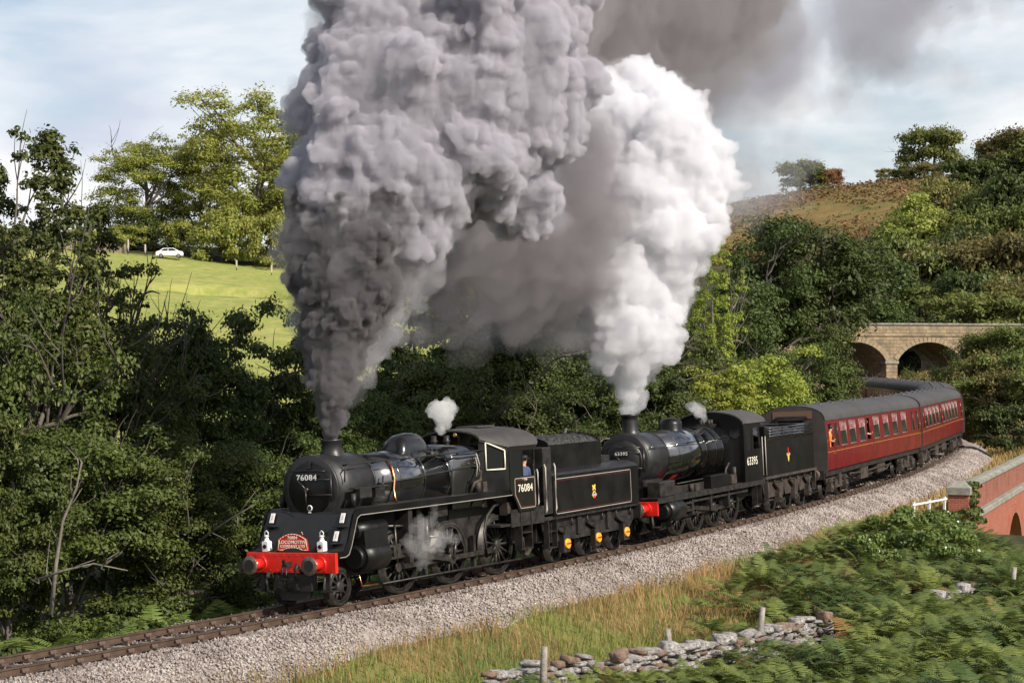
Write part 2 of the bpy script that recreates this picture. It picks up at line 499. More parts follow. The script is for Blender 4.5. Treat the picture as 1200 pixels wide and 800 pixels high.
# loose stones over the shoulder
ov = np.array([(1, 0, 0), (-1, 0, 0), (0, 1, 0), (0, -1, 0), (0, 0, 1), (0, 0, -1.)]); of_ = np.array([(0, 2, 4), (2, 1, 4), (1, 3, 4), (3, 0, 4), (2, 0, 5), (1, 2, 5), (3, 1, 5), (0, 3, 5)])
ns = 95000
u = rng.random(ns) ** 1.6; ss = -24 + u * 104; oo_ = np.where(rng.random(ns) < .84, rng.uniform(1.0, 3.1, ns), rng.uniform(-1.9, 1.0, ns))
hs = np.interp(oo_, po, ph) + rng.uniform(.0, .045, ns) + (vnoise(np.stack([ss * .7, oo_ * .7, oo_ * 0], 1), 8) - .5) * .14 * (np.abs(oo_) > 1.4)
oo_ = oo_ + (vnoise(np.stack([ss * .4, oo_ * 0, oo_ * 0], 1), 12) - .5) * .7 * sstep(1.8, 3.0, np.abs(oo_)) * np.sign(oo_)
sx, sy, st_ = path(ss); o3 = oo_ - hs * CANT
ctr = np.stack([sx + o3 * np.cos(st_), sy - o3 * np.sin(st_), hs + oo_ * CANT], 1)
rad = rng.uniform(.016, .042, (ns, 1)) * (1 + .012 * np.maximum(ss, 0))[:, None]
vv = ov[None] * rad[:, None] * rng.uniform(.55, 1.3, (ns, 6, 1)) + rng.normal(0, .25, (ns, 6, 3)) * rad[:, None]
V = (ctr[:, None] + vv).reshape(-1, 3); Fc = (of_[None] + (np.arange(ns) * 6)[:, None, None]).reshape(-1, 3)
M_ST = mat('ballast_stone', (.46, .405, .375), .9, col2=(.19, .155, .135), scale=1.0, attr='tone', spec=.25, lo=.3, hi=.7)
stn = link('ballast_stones', np_mesh('ballast_stones', V, Fc, M_ST, False, {'tone': np.repeat(np.clip(rng.random(ns) ** 1.3 * .8 + (vnoise(ctr * 1.3, 6) - .45) * .7 + .35 * (oo_ < 1.5), 0, 1), 6)}), bal)
tag(stn, kind='stuff')

track = tag(empty('railway_track'), kind='structure')
M_RAIL = mat('rail_steel', (.115, .075, .052), .55, .35, col2=(.07, .045, .032), scale=3, spec=.5)
M_RTOP = mat('rail_top', (.30, .275, .25), .32, .9)
M_SLP = mat('sleeper_wood', (.085, .062, .046), .9, col2=(.045, .034, .027), scale=5, bump=.5)
M_CHAIR = mat('rail_chair', (.105, .066, .046), .8, col2=(.06, .04, .03), scale=8)
rp_ = [(-.065, -.155), (.065, -.155), (.065, -.14), (.012, -.125), (.012, -.05), (.035, -.035), (.035, -.004), (.03, 0), (-.03, 0), (-.035, -.004), (-.035, -.035), (-.012, -.05), (-.012, -.125), (-.065, -.14)]
for sd in (-1, 1):
    b = MB(); rows = []; tops = []
    for s in np.concatenate([np.arange(S0T, 70, 1.0), np.arange(70, S1T, 1.0)]):
        rows.append([trk(s, sd * .755 + p[0], p[1]) for p in rp_])
        tops.append([trk(s, sd * .755 + q, .002) for q in (-.026, .026)])
    b.grid(rows, False, True); ro = b.build('rail', M_RAIL, track)
    b = MB(); b.grid(tops); b.build('running_surface', M_RTOP, ro)
b = MB(); b.box(-1.3, 1.3, -.125, .125, -.29, -.158); sme = b.mesh('sleeper', M_SLP)
b = MB()
for sx_ in (-1, 1):
    b.prism_y([(sx_ * .045, -.165), (sx_ * .20, -.165), (sx_ * .20, -.135), (sx_ * .10, -.12), (sx_ * .065, -.05), (sx_ * .045, -.05)], -.085, .085)
    b.cyl((sx_ * .155, .045, -.14), (sx_ * .155, .045, -.10), .02, n=6); b.cyl((sx_ * .155, -.045, -.14), (sx_ * .155, -.045, -.10), .02, n=6)
b.box(-.045, .045, -.085, .085, -.165, -.15)
cme = b.mesh('rail_chair', M_CHAIR)
s = S0T + .3; ks = 0
while s < S1T - 20:
    x, y, t = path(s); jz = random.uniform(-.012, .006)
    o = link('sleeper', sme, track, (x, y, jz), (0, CANT * -1, -t)); ks += 1
    if s < 64:
        for sd in (-1, 1): link('rail_chair', cme, o, (sd * .755, 0, .004 - jz))
    s += .70 * random.uniform(.97, 1.03)
# ---------------------------------------------------------------- train: shared bits
M_BLK = mat('black_gloss_paint', (.005, .005, .006), .14, col2=(.008, .0078, .0078), scale=2.2, coat=1.0, rvar=.04)
M_BLK.node_tree.nodes['Principled BSDF'].inputs['Coat IOR'].default_value = 2.2
M_BLK2 = mat('black_side_paint', (.0045, .0044, .0046), .40, col2=(.0085, .0078, .0072), scale=1.3, spec=.30, rvar=.10, detail=6)
M_DOME = mat('dome_paint', (.007, .007, .008), .22, col2=(.012, .0115, .0115), scale=3, spec=.6)
M_SMB = mat('smokebox_black', (.011, .0108, .0115), .46, col2=(.018, .017, .017), scale=3.5, rvar=.08)
M_GRM = mat('grimy_black', (.008, .0072, .0068), .58, col2=(.021, .017, .0145), scale=4, rvar=.15)
M_UND = mat('underframe_grime', (.017, .0135, .0115), .72, col2=(.062, .045, .034), scale=3.6)
M_RODS = mat('motion_steel', (.13, .12, .11), .4, .8, col2=(.045, .04, .036), scale=5)
M_TYRE = mat('wheel_tyre', (.075, .068, .06), .45, .6, col2=(.03, .027, .024), scale=6)
M_RED = mat('red_paint', (.68, .02, .011), .38, col2=(.52, .017, .010), scale=3, coat=.2)
M_WHT = mat('white_paint', (.80, .80, .78), .45, col2=(.66, .66, .63), scale=6)
M_CRM = mat('cream_lettering', (.78, .74, .60), .5)
M_LIN = mat('lining_grey', (.36, .33, .30), .5)
M_LINR = mat('lining_red', (.13, .014, .011), .5)
M_COP = mat('copper_pipe', (.62, .27, .13), .28, 1.0, col2=(.42, .17, .09), scale=6)
M_BRS = mat('brass', (.62, .42, .16), .3, 1.0)
M_GLS = mat('dark_window_glass', (.012, .013, .014), .06, spec=.6)
M_COAL = mat('coal', (.016, .015, .015), .5, col2=(.05, .047, .044), scale=14, bump=1.0, bscale=10)
M_ROOF = mat('loco_roof', (.038, .035, .033), .55, col2=(.06, .054, .05), scale=2.5)
M_BUFH = mat('buffer_head_steel', (.20, .155, .125), .5, .5, col2=(.09, .065, .05), scale=8)
M_ORG = mat('orange_paint', (.85, .36, .03), .45)
M_YEL = mat('yellow_gold', (.80, .50, .07), .45)

def text_mesh(body, size, name, m, bold=0.0, extrude=.003, sx=1.0):
    cu = bpy.data.curves.new(name, 'FONT'); cu.body = body; cu.size = size; cu.align_x = 'CENTER'; cu.align_y = 'CENTER'
    cu.extrude = extrude; cu.offset = bold; cu.resolution_u = 6; cu.space_character = 1.12
    o = bpy.data.objects.new(name, cu); COL.objects.link(o)
    me = bpy.data.meshes.new_from_object(o.evaluated_get(bpy.context.evaluated_depsgraph_get()))
    bpy.data.objects.remove(o); bpy.data.curves.remove(cu)
    if sx != 1.0: me.transform(Matrix.Diagonal((sx, 1, 1, 1)))
    me.materials.clear(); me.materials.append(m)
    return me
NEAR = (R(90), 0, 0)
FRONT = (R(90), 0, R(-90))

def vehicle(name, s0, length, label, cat, group=None, ends=None):
    """Empty on the line: local x runs back along the train from s0, -y is the near side"""
    a, b = ends if ends else (s0 + length * .2, s0 + length * .8)
    xa, ya, _ = path(a); xb, yb, _ = path(b)
    ang = math.atan2(yb - ya, xb - xa)
    d = a - s0
    return empty(name, (xa - d * math.cos(ang), ya - d * math.sin(ang), 0), (-CANT, 0, ang), label, cat, group)

_wheel_cache = {}
def wheel(parent, x, y, r, spokes, name='wheel', weight=0.0, crank=None):
    """spoked wheel standing on the rail, rim towards the rail; > tyre and spokes"""
    sd = -1 if y < 0 else 1
    key = (r, spokes, weight, sd)
    if key not in _wheel_cache:
        b = MB(); b.lathe([(r - .075, -.065), (r, -.065), (r, .06), (r + .028, .062), (r + .028, .088), (r - .075, .088), (r - .075, -.065)], (0, 0, 0), 'y', 40)
        t = b.mesh('tyre', M_TYRE)
        b = MB(); b.lathe([(r - .14, -.05), (r - .074, -.05), (r - .074, .05), (r - .14, .05), (r - .14, -.05)], (0, 0, 0), 'y', 40)
        for i in range(spokes):
            a = 2 * math.pi * i / spokes; c, s_ = math.cos(a), math.sin(a)
            b.cyl((c * .1, -.01, s_ * .1), (c * (r - .11), -.005, s_ * (r - .11)), .040, .028, 6)
        b.lathe([(0, -.10), (.10, -.10), (.15, -.07), (.15, .08), (0, .08)], (0, 0, 0), 'y', 18)
        if weight:
            pts = [((r - .11) * math.cos(a), (r - .11) * math.sin(a)) for a in np.linspace(-.55, .55, 10)]
            q = [(p[0] * math.cos(weight) - p[1] * math.sin(weight), p[0] * math.sin(weight) + p[1] * math.cos(weight)) for p in pts]
            b.prism_y(q, -.055, .05)
        k = b.mesh('spokes', M_GRM)
        if sd > 0:
            for me in (t, k): me.transform(Matrix.Rotation(math.pi, 4, 'Z'))
        _wheel_cache[key] = (t, k)
    t, k = _wheel_cache[key]
    w = link(name, k, parent, (x, y, r))
    link('tyre', t, w)
    return w

def rbox(b, c, sx, sy, sz):
    b.box(c[0] - sx / 2, c[0] + sx / 2, c[1] - sy / 2, c[1] + sy / 2, c[2] - sz / 2, c[2] + sz / 2)

def ring_pts(r, zc, n=40):
    return [(r * math.cos(2 * math.pi * i / n), zc + r * math.sin(2 * math.pi * i / n)) for i in range(n)]

def polyline_strip(b, pts, w, y, t=.004, closed=True):
    """thin raised line on the near side following pts (x,z)"""
    n = len(pts)
    for i in range(n if closed else n - 1):
        p = Vector((pts[i][0], pts[i][1])); q = Vector((pts[(i + 1) % n][0], pts[(i + 1) % n][1]))
        d = (q - p); L_ = d.length
        if L_ < 1e-6: continue
        d /= L_; nn = Vector((-d.y, d.x)) * w / 2; e = d * w * .4
        c = [p - e + nn, q + e + nn, q + e - nn, p - e - nn]
        b.prism_y([(v.x, v.y) for v in c], y - t, y)

def round_rect(x0, x1, z0, z1, r, n=4):
    o = []
    for cx, cz, a0 in ((x1 - r, z1 - r, 0), (x0 + r, z1 - r, 90), (x0 + r, z0 + r, 180), (x1 - r, z0 + r, 270)):
        for i in range(n + 1):
            a = R(a0 + 90 * i / n); o.append((cx + r * math.cos(a), cz + r * math.sin(a)))
    return o

def buffer_pair(root, x, dirn, beam_x, zc=1.06, stock=M_RED, yy=.865):
    for sd in (-1, 1):
        b = MB(); b.cyl((beam_x, sd * yy, zc), (beam_x + dirn * .06, sd * yy, zc), .19, n=20)
        b.cyl((beam_x + dirn * .06, sd * yy, zc), (x - dirn * .12, sd * yy, zc), .135, .115, 20)
        st_ = b.build('buffer', stock, root)
        b = MB(); b.cyl((x - dirn * .16, sd * yy, zc), (x - dirn * .03, sd * yy, zc), .075, n=14)
        b.lathe([(0, -.035 * dirn), (.215, -.035 * dirn), (.225, -.02 * dirn), (.21, -.006 * dirn), (.12, 0), (0, .004 * dirn)], (x, sd * yy, zc), 'x', 28)
        b.build('buffer_head', M_BUFH, st_)
        b = MB(); b.cyl((x + dirn * .0045, sd * yy, zc), (x + dirn * .007, sd * yy, zc), .135, n=24); b.build('buffer_face_grease', M_GRM, st_)

# ---------------------------------------------------------------- leading locomotive
def build_mogul():
    root = vehicle('steam_locomotive', 0, 10.3, 'black locomotive with red buffer beam, headboard and number 76084, leading the train', 'locomotive', ends=(1.3, 8.5))
    Bx = lambda name, m, *bx, **k: MB().box(*bx).build(name, m, root, **k)
    # buffer beam and drawgear
    beam = Bx('buffer_beam', M_RED, .46, .56, -1.3, 1.3, .85, 1.32, bevel=.01)
    b = MB()
    for yy in np.linspace(-1.2, 1.2, 13):
        for zz in (.91, 1.26):
            b.cyl((.462, yy, zz), (.448, yy, zz), .018, n=6)
    b.build('rivets', M_RED, beam)['kind'] = 'stuff'
    buffer_pair(root, 0.0, -1, .46)
    b = MB(); b.prism_y([(.46, 1.0), (.28, 1.0), (.2, 1.05), (.16, 1.15), (.2, 1.2), (.24, 1.12), (.3, 1.1), (.46, 1.12)], -.03, .03); b.build('coupling_hook', M_GRM, root)
    b = MB()
    for sd in (-1, 1): b.tube([(.24, sd * .06, 1.06), (.2, sd * .07, .85), (.22, sd * .07, .72)], .022, 6)
    b.cyl((.22, -.13, .72), (.22, .13, .72), .03); b.tube([(.22, -.05, .72), (.2, -.06, .5), (.24, 0, .42), (.2, .06, .5), (.22, .05, .72)], .022, 6)
    b.build('screw_coupling', M_GRM, root)
    b = MB(); b.tube([(.42, -.36, .86), (.3, -.36, .98), (.22, -.36, 1.06), (.16, -.36, .96), (.18, -.34, .7), (.26, -.3, .5), (.36, -.28, .48)], .045, 8); b.build('brake_hose', M_GRM, root)
    b = MB(); b.tube([(.4, .3, .86), (.3, .3, .72), (.28, .25, .55), (.34, .1, .45), (.44, 0, .46)], .04, 8); b.build('heating_hose', M_GRM, root)
    b = MB(); b.tube([(.42, .62, .86), (.34, .62, .7), (.32, .58, .42), (.4, .5, .34)], .05, 8); b.build('drain_pipe', M_GRM, root)
    b = MB(); b.box(.5, .75, -.55, .55, .42, .84); b.prism_x([(-.5, .45), (.5, .45), (.36, .2), (-.36, .2)], .56, .7); b.build('drag_box', M_GRM, root)
    for sd in (-1, 1):
        b = MB(); b.box(.6, .66, sd * .95 - .06, sd * .95 + .06, .38, .85); b.box(.55, .8, sd * 1.0 - .12, sd * 1.0 + .22, .40, .43); b.build('guard_iron', M_GRM, root)
    # apron and running plates
    b = MB()
    b.grid([[(.56, -1.29, 1.325), (.56, 1.29, 1.325)], [(.80, -1.29, 1.335), (.80, 1.29, 1.335)], [(.98, -1.27, 1.55), (.98, 1.27, 1.55)], [(1.26, -1.24, 2.16), (1.26, 1.24, 2.16)], [(1.40, -1.24, 2.27), (1.40, 1.24, 2.27)], [(1.75, -1.24, 2.275), (1.75, 1.24, 2.275)]], smooth=False)
    b.grid([[(.56, -1.29, 1.30), (.56, 1.29, 1.30)], [(.80, -1.29, 1.31), (.80, 1.29, 1.31)], [(1.0, -1.27, 1.53), (1.0, 1.27, 1.53)], [(1.28, -1.24, 2.14), (1.28, 1.24, 2.14)], [(1.42, -1.24, 2.25), (1.42, 1.24, 2.25)]], smooth=False)
    b.build('front_apron', M_SMB, root)
    for sd in (-1, 1):
        b = MB(); b.box(1.41, 7.95, sd * .62 if sd > 0 else -1.3, 1.3 if sd > 0 else -.62, 2.235, 2.27); b.build('running_plate', M_GRM, root)
        # valance with the drop to the beam
        b = MB()
        out = [(.56, 1.335), (.80, 1.345), (.985, 1.57), (1.25, 2.18), (1.40, 2.283), (8.62, 2.283), (8.62, 2.10), (1.50, 2.10), (1.38, 2.04), (1.12, 1.42), (1.0, 1.22), (.86, 1.17), (.56, 1.17)]
        y0 = sd * 1.302
        b.prism_y(out, min(y0, y0 + sd * .022), max(y0, y0 + sd * .022)); b.build('valance', M_BLK2, root)
    b = MB(); polyline_strip(b, [(.62, 1.20), (.85, 1.20), (.98, 1.25), (1.10, 1.45), (1.36, 2.06), (1.49, 2.125), (8.6, 2.125)], .014, -1.3245, closed=False); b.build('valance_lining', M_LIN, root)
    # flashing plates and lamp brackets on the apron
    for (yy, x0, z0) in ((-1.05, 1.20, 2.08), (1.02, 1.20, 2.08), (-.98, 1.01, 1.67)):
        b = MB(); b.box(-.012, .012, -.055, .055, -.12, .12); pt = b.build('warning_plate', M_WHT, root, loc=(x0 - .055, yy, z0), rot=(0, R(24), 0))
        b = MB(); b.prism_x([(-.02, .07), (.02, .03), (0, .0), (.025, -.07), (-.02, -.02), (.0, .01)], -.0145, -.0125); b.build('warning_flash', M_RED, pt)
    for sd in (-1, 1):
        for (xx, zz) in ((1.13, 1.88), (.96, 1.50)):
            b = MB(); b.box(xx - .16, xx + .03, sd * 1.02 - .16, sd * 1.02 + .16, zz, zz + .025); b.build('front_step', M_SMB, root)
        b = MB(); b.prism_y([(.72, 1.34), (1.16, 1.9), (1.19, 1.87), (.80, 1.34)], sd * .62 - .015, sd * .62 + .015); b.build('apron_rib', M_SMB, root)
    b = MB()
    for k in range(9): b.cyl((1.0 + .02 * k, .05 + .03 * (k % 3), 1.62 + .025 * k), (.97 + .02 * k, .05 + .03 * (k % 3), 1.63 + .025 * k), .014, n=5)
    b.build('stud', M_BRS, root)
    # smokebox
    zc = 2.75
    b = MB(); b.cyl((1.36, 0, zc), (2.95, 0, zc), .80, n=48); sb = b.build('smokebox', M_SMB, root)
    b = MB(); b.lathe([(.60, 0), (.80, 0), (.815, .02), (.815, .07), (.80, .09)], (1.335, 0, zc), 'x', 48); b.lathe([(.80, 0), (.812, .0), (.812, .05), (.80, .05)], (2.90, 0, zc), 'x', 48)
    b.build('smokebox_ring', M_SMB, sb)
    b = MB(); b.lathe([(0, -.115), (.15, -.11), (.34, -.085), (.50, -.045), (.60, -.012), (.635, -.002), (.645, .02)], (1.335, 0, zc), 'x', 44); dr = b.build('smokebox_door', M_BLK2, root)
    b = MB()
    for zz in (2.98, 2.62):
        hw = math.sqrt(max(.60 ** 2 - (zz - zc) ** 2, .01))
        b.tube([(1.335 - .07, -hw - .1, zz), (1.335 - .10, -hw * .55, zz), (1.335 - .128, -.05, zz)], .02, 6)
    b.cyl((1.27, -.66, 2.45), (1.27, -.66, 3.10), .025, n=8)
    b.build('hinge_strap', M_SMB, dr)
    b = MB(); b.cyl((1.23, 0, zc), (1.15, 0, zc), .05, n=12); b.tube([(1.17, 0, zc), (1.16, .26, zc + .24)], .014, 6); b.tube([(1.15, 0, zc), (1.14, -.01, zc - .36)], .014, 6); b.build('door_handle', M_RODS, dr)
    b = MB(); b.tube([(1.24, .52, 3.18), (1.21, .3, 3.20), (1.21, -.3, 3.20), (1.24, -.52, 3.18)], .017, 6); b.build('door_handrail', M_SMB, dr)
    b = MB(); b.box(1.20, 1.212, -.30, .30, 2.965, 3.095); npl = b.build('number_plate', M_SMB, dr)
    link('number_text', text_mesh('76084', .19, 'number_text', M_WHT, bold=.003, sx=1.15), npl, (1.198, 0, 3.03), FRONT)
    b = MB(); b.lathe([(0, 0), (.075, 0), (.075, .012)], (1.258, -.02, 2.31), 'x', 16); sp = b.build('shed_plate', M_WHT, dr)
    b = MB(); b.cyl((1.256, -.02, 2.31), (1.2535, -.02, 2.31), .055, n=14); b.build('shed_plate_face', M_SMB, sp)
    b = MB(); b.box(1.252, 1.256, -.06, .02, 2.19, 2.225); b.build('class_tag', M_WHT, dr)
    b = MB(); b.box(1.262, 1.285, -.065, .065, 3.27, 3.43); b.box(1.20, 1.28, -.06, .06, 3.25, 3.275); b.build('lamp_bracket', M_SMB, root)
    # saddle
    b = MB(); b.prism_x([(-.62, 1.6), (.62, 1.6), (.5, 2.3), (-.5, 2.3)], 1.5, 2.9); b.build('saddle', M_GRM, root)
    # chimney
    b = MB(); b.lathe([(.30, -.06), (.265, .02), (.245, .08), (.24, .28), (.265, .31), (.268, .36), (.225, .36), (.21, .1)], (2.28, 0, 3.55), 'z', 28); b.build('chimney', M_SMB, root)
    # boiler
    b = MB(); b.cyl((2.95, 0, zc), (6.35, 0, 2.74), .735, .815, n=48); bo = b.build('boiler', M_BLK, root)
    b = MB()
    for x in (2.98, 4.05, 5.15, 6.28):
        r_ = .735 + (x - 2.95) / 3.4 * .08 + .006
        b.lathe([(r_ - .004, 0), (r_, 0), (r_, .06), (r_ - .004, .06)], (x, 0, zc), 'x', 48)
    b.build('boiler_band', M_BLK, bo)
    # Belpaire firebox
    def fb(w, zt, zb, rr, n=7):
        p = [(-w, zb)]
        for i in range(n + 1):
            a = math.pi - math.pi / 2 * i / n; p.append((-w + rr + rr * math.cos(a), zt - rr + rr * math.sin(a)))
        p.append((0, zt + .03))
        for i in range(n + 1):
            a = math.pi / 2 - math.pi / 2 * i / n; p.append((w - rr + rr * math.cos(a), zt - rr + rr * math.sin(a)))
        p.append((w, zb)); return p
    b = MB(); rows = [[(x, p[0], p[1]) for p in fb(w, zt, zb, rr)] for x, w, zt, zb, rr in ((6.33, .82, 3.50, 1.9, .62), (6.42, .87, 3.56, 1.9, .42), (7.9, .90, 3.52, 1.9, .36))]
    b.grid(rows); b.cap(rows[0]); fbx = b.build('firebox', M_BLK, root)
    for x in (6.8, 7.1, 7.4): MB().cyl((x, -.888, 3.05), (x, -.908, 3.05), .03, n=8).build('washout_plug', M_BRS, fbx)
    b = MB(); b.box(6.45, 8.4, -.62, .62, .55, 1.95); b.build('ashpan', M_GRM, root)
    # dome with long fairing
    b = MB(); rows = []
    for t, w, h in ((0, .30, 0), (.03, .36, .12), (.10, .40, .30), (.22, .41, .37), (.45, .41, .395), (.62, .41, .395), (.76, .40, .37), (.81, .39, .31), (.86, .38, .2), (1.0, .34, .08), (1.05, .3, 0)):
        x = 4.80 + 1.42 * t; base = 3.30
        rows.append([(x, w * math.cos(a), base + (h + .24) * math.sin(a) ** .8 if math.sin(a) > 1e-6 else base) for a in np.linspace(math.pi, 0, 15)])
    b.grid(rows); b.cap(rows[0]); b.cap(rows[-1]); b.build('dome', M_DOME, root)
    # safety valves, whistle, fittings
    b = MB()
    for yy in (-.2, .2): b.cyl((7.15, yy, 3.45), (7.15, yy, 3.80), .075, n=12); b.cyl((7.15, yy, 3.62), (7.15, yy, 3.68), .1, n=12)
    b.build('safety_valve', M_GRM, root)
    b = MB(); b.tube([(7.75, -.2, 3.45), (7.75, -.2, 3.75), (7.6, -.2, 3.8)], .035, 8); b.cyl((7.55, -.2, 3.80), (7.75, -.2, 3.80), .05); b.build('whistle', M_BRS, root)
    for yy in (-1, 1):
        b = MB(); b.tube([(1.55, yy * .86, 2.9), (1.55, yy * .88, 3.2), (1.7, yy * .88, 3.31), (2.9, yy * .86, 3.32), (4.5, yy * .87, 3.34), (6.3, yy * .92, 3.36), (7.9, yy * .98, 3.38)], .02, 6)
        for x in (1.72, 2.9, 4.2, 5.4, 6.6, 7.6): b.tube([(x, yy * .70, 3.28), (x, yy * .88, 3.33)], .024, 6)
        b.build('boiler_handrail', M_SMB, root)
        b = MB(); b.tube([(3.78, yy * .55, 3.30), (3.76, yy * .72, 3.12), (3.74, yy * .80, 2.85), (3.70, yy * .80, 2.6), (3.66, yy * .84, 2.42), (3.64, yy * .9, 2.28)], .036, 8); b.build('copper_feed_pipe', M_COP, root)
        b = MB(); b.tube([(3.1, yy * .78, 2.78), (4.6, yy * .82, 2.82), (7.2, yy * .93, 2.98), (7.6, yy * 1.0, 2.9)], .028, 6); b.tube([(5.6, yy * .45, 3.47), (5.9, yy * .7, 3.27), (6.6, yy * .93, 3.22), (7.5, yy * .98, 3.24)], .025, 6); b.build('boiler_pipe', M_GRM, root)
        b = MB(); rbox(b, (5.75, yy * .62, 3.37), .34, .12, .12); b.cyl((5.6, yy * .64, 3.37), (5.95, yy * .64, 3.37), .075, n=10); b.build('clack_valve', M_GRM, root)
        b = MB(); rbox(b, (2.0, yy * 1.05, 2.62), .5, .2, .24); rbox(b, (2.6, yy * 1.05, 2.60), .4, .2, .22); b.tube([(1.7, yy * 1.02, 2.46), (1.7, yy * 1.02, 2.28)], .02); b.tube([(2.9, yy * 1.02, 2.7), (3.1, yy * .9, 2.95)], .02)
        b.cyl((1.62, yy * 1.05, 2.30), (1.62, yy * 1.05, 2.62), .07, n=10); b.box(1.6, 3.0, yy * 1.04 - .1, yy * 1.04 + .1, 2.72, 2.75); b.build('lubricator', M_GRM, root)
        b = MB(); b.tube([(7.0, yy * .98, 2.3), (7.1, yy * 1.05, 2.55), (7.35, yy * 1.08, 2.6), (7.5, yy * 1.0, 2.85)], .04, 8); b.cyl((7.25, yy * 1.05, 2.3), (7.25, yy * 1.05, 2.55), .09, n=10); rbox(b, (7.45, yy * 1.08, 2.42), .2, .16, .26); b.tube([(7.5, yy * 1.1, 2.5), (7.6, yy * 1.12, 2.2), (7.3, yy * 1.12, 1.9)], .035); b.build('injector', M_UND, root)
        b = MB(); b.tube([(7.35, yy * .98, 3.3), (7.45, yy * 1.0, 3.0), (7.42, yy * 1.0, 2.75)], .02, 6); b.tube([(7.3, yy * .98, 3.2), (7.35, yy * 1.0, 2.95), (7.3, yy * 1.0, 2.7)], .016, 6); b.build('fitting_pipe', M_LIN if yy < 0 else M_GRM, root)
    # frames
    for yy in (-.56, .56):
        b = MB(); b.prism_y([(.56, .75), (.56, 1.3), (1.1, 1.7), (1.4, 2.2), (8.2, 2.2), (10.2, 1.45), (10.2, .75), (7.9, .62), (1.9, .62), (1.6, .8)], yy - .02, yy + .02); b.build('frame', M_GRM, root)
    # wheels
    for yy in (-.755, .755):
        wheel(root, 1.27, yy, .455, 10, 'pony_wheel')
        for x, wgt in ((3.85, .6), (6.17, .6), (8.53, .6)):
            wheel(root, x, yy, .80, 15, 'driving_wheel', wgt)
    for x, r_ in ((1.27, .455), (3.85, .8), (6.17, .8), (8.53, .8)): MB().cyl((x, -.7, r_), (x, .7, r_), .09, n=12).build('axle', M_GRM, root)
    # cylinders and motion
    for sd in (-1, 1):
        y = sd * 1.06
        b = MB(); b.cyl((1.62, y, 1.10), (2.62, y, 1.10), .35, n=28); b.cyl((1.50, y, 1.10), (1.62, y, 1.10), .24, .30, n=22); b.cyl((1.52, y * .98, 1.74), (2.75, y * .98, 1.74), .21, n=22); b.cyl((1.42, y * .98, 1.74), (1.52, y * .98, 1.74), .13, .17, n=16)
        b.prism_x([(y - .30, 1.1), (y + .30, 1.1), (y + .24, 1.74), (y - .24, 1.74)], 1.64, 2.60)
        b.build('cylinder', M_BLK2, root)
        b = MB(); b.box(2.62, 3.75, y - .07, y + .07, 1.22, 1.28); b.box(2.62, 3.75, y - .07, y + .07, .93, .99); b.build('slide_bar', M_RODS, root)
        b = MB(); rbox(b, (3.25, y, 1.10), .3, .16, .28); b.cyl((2.6, y, 1.10), (3.2, y, 1.10), .04, n=10); b.build('crosshead', M_RODS, root)
        b = MB(); b.box(3.6, 3.78, y - .2, y + .2, .8, 2.2); b.tube([(3.69, y - sd * .1, 2.2), (3.69, y - sd * .2, 1.0)], .06); b.build('motion_bracket', M_GRM, root)
        yr = sd * .93
        cz = lambda x: .80
        ca = (math.cos(R(200)) * .33, math.sin(R(200)) * .33)
        b = MB()
        for xa, xb in ((3.85, 6.17), (6.17, 8.53)):
            b.box(xa + ca[0], xb + ca[0], yr - .025, yr + .025, .80 + ca[1] - .06, .80 + ca[1] + .06)
        for x in (3.85, 6.17, 8.53): b.cyl((x + ca[0], yr - sd * .04, .8 + ca[1]), (x + ca[0], yr + sd * .05, .8 + ca[1]), .12, n=16)
        b.build('coupling_rod', M_RODS, root)
        b = MB(); x1, z1 = 6.17 + ca[0], .8 + ca[1]; y2 = sd * 1.03
        b.prism_y([(3.25, 1.04), (3.25, 1.16), (x1, z1 + .085), (x1, z1 - .085)], y2 - .03, y2 + .03); b.cyl((x1, y2 - .05, z1), (x1, y2 + .05, z1), .15, n=18); b.build('connecting_rod', M_RODS, root)
        b = MB(); b.tube([(x1, sd * 1.1, z1), (6.0, sd * 1.1, 1.15)], .045, 6); b.tube([(6.0, sd * 1.12, 1.15), (4.7, sd * 1.12, 1.35)], .035, 6); b.tube([(4.7, sd * 1.08, 1.0), (4.66, sd * 1.08, 1.8)], .06, 6); b.tube([(4.7, sd * 1.08, 1.62), (3.0, sd * 1.05, 1.74)], .035, 6); b.tube([(3.2, sd * 1.12, 1.75), (3.25, sd * 1.12, .85)], .035, 6); b.build('valve_gear', M_RODS, root)
        b = MB(); b.box(4.3, 4.45, sd * .95 - .1, sd * .95 + .1, 1.2, 2.2); b.box(4.9, 5.05, sd * .95 - .1, sd * .95 + .1, 1.3, 2.2); rbox(b, (5.3, sd * .95, 1.95), .7, .3, .3); b.build('gear_bracket', M_GRM, root)
        # splash guards, brake gear, sand pipes, steps
        b = MB(); b.tube([(7.62, sd * 1.02, .55), (7.58, sd * 1.0, 1.2), (7.72, sd * 1.0, 1.62), (8.1, sd * 1.0, 1.86), (8.3, sd * 1.0, 1.9)], .045, 6); b.build('wheel_guard', M_GRM, root)
        b = MB()
        for x in (5.0, 7.35): b.box(x - .05, x + .06, sd * .76 - .06, sd * .76 + .06, .35, 1.15)
        b.tube([(2.9, sd * .9, .35), (9.6, sd * .9, .32)], .03, 6); b.build('brake_gear', M_GRM, root)
        b = MB(); b.tube([(4.9, sd * .85, 1.9), (4.85, sd * .8, .9), (4.72, sd * .76, .18)], .022, 6); b.build('sand_pipe', M_GRM, root); b = MB(); b.tube([(1.7, sd * 1.05, .78), (1.75, sd * 1.1, .42), (2.4, sd * 1.12, .40)], .025); b.build('drain_cock_pipe', M_COP if sd < 0 else M_GRM, root)
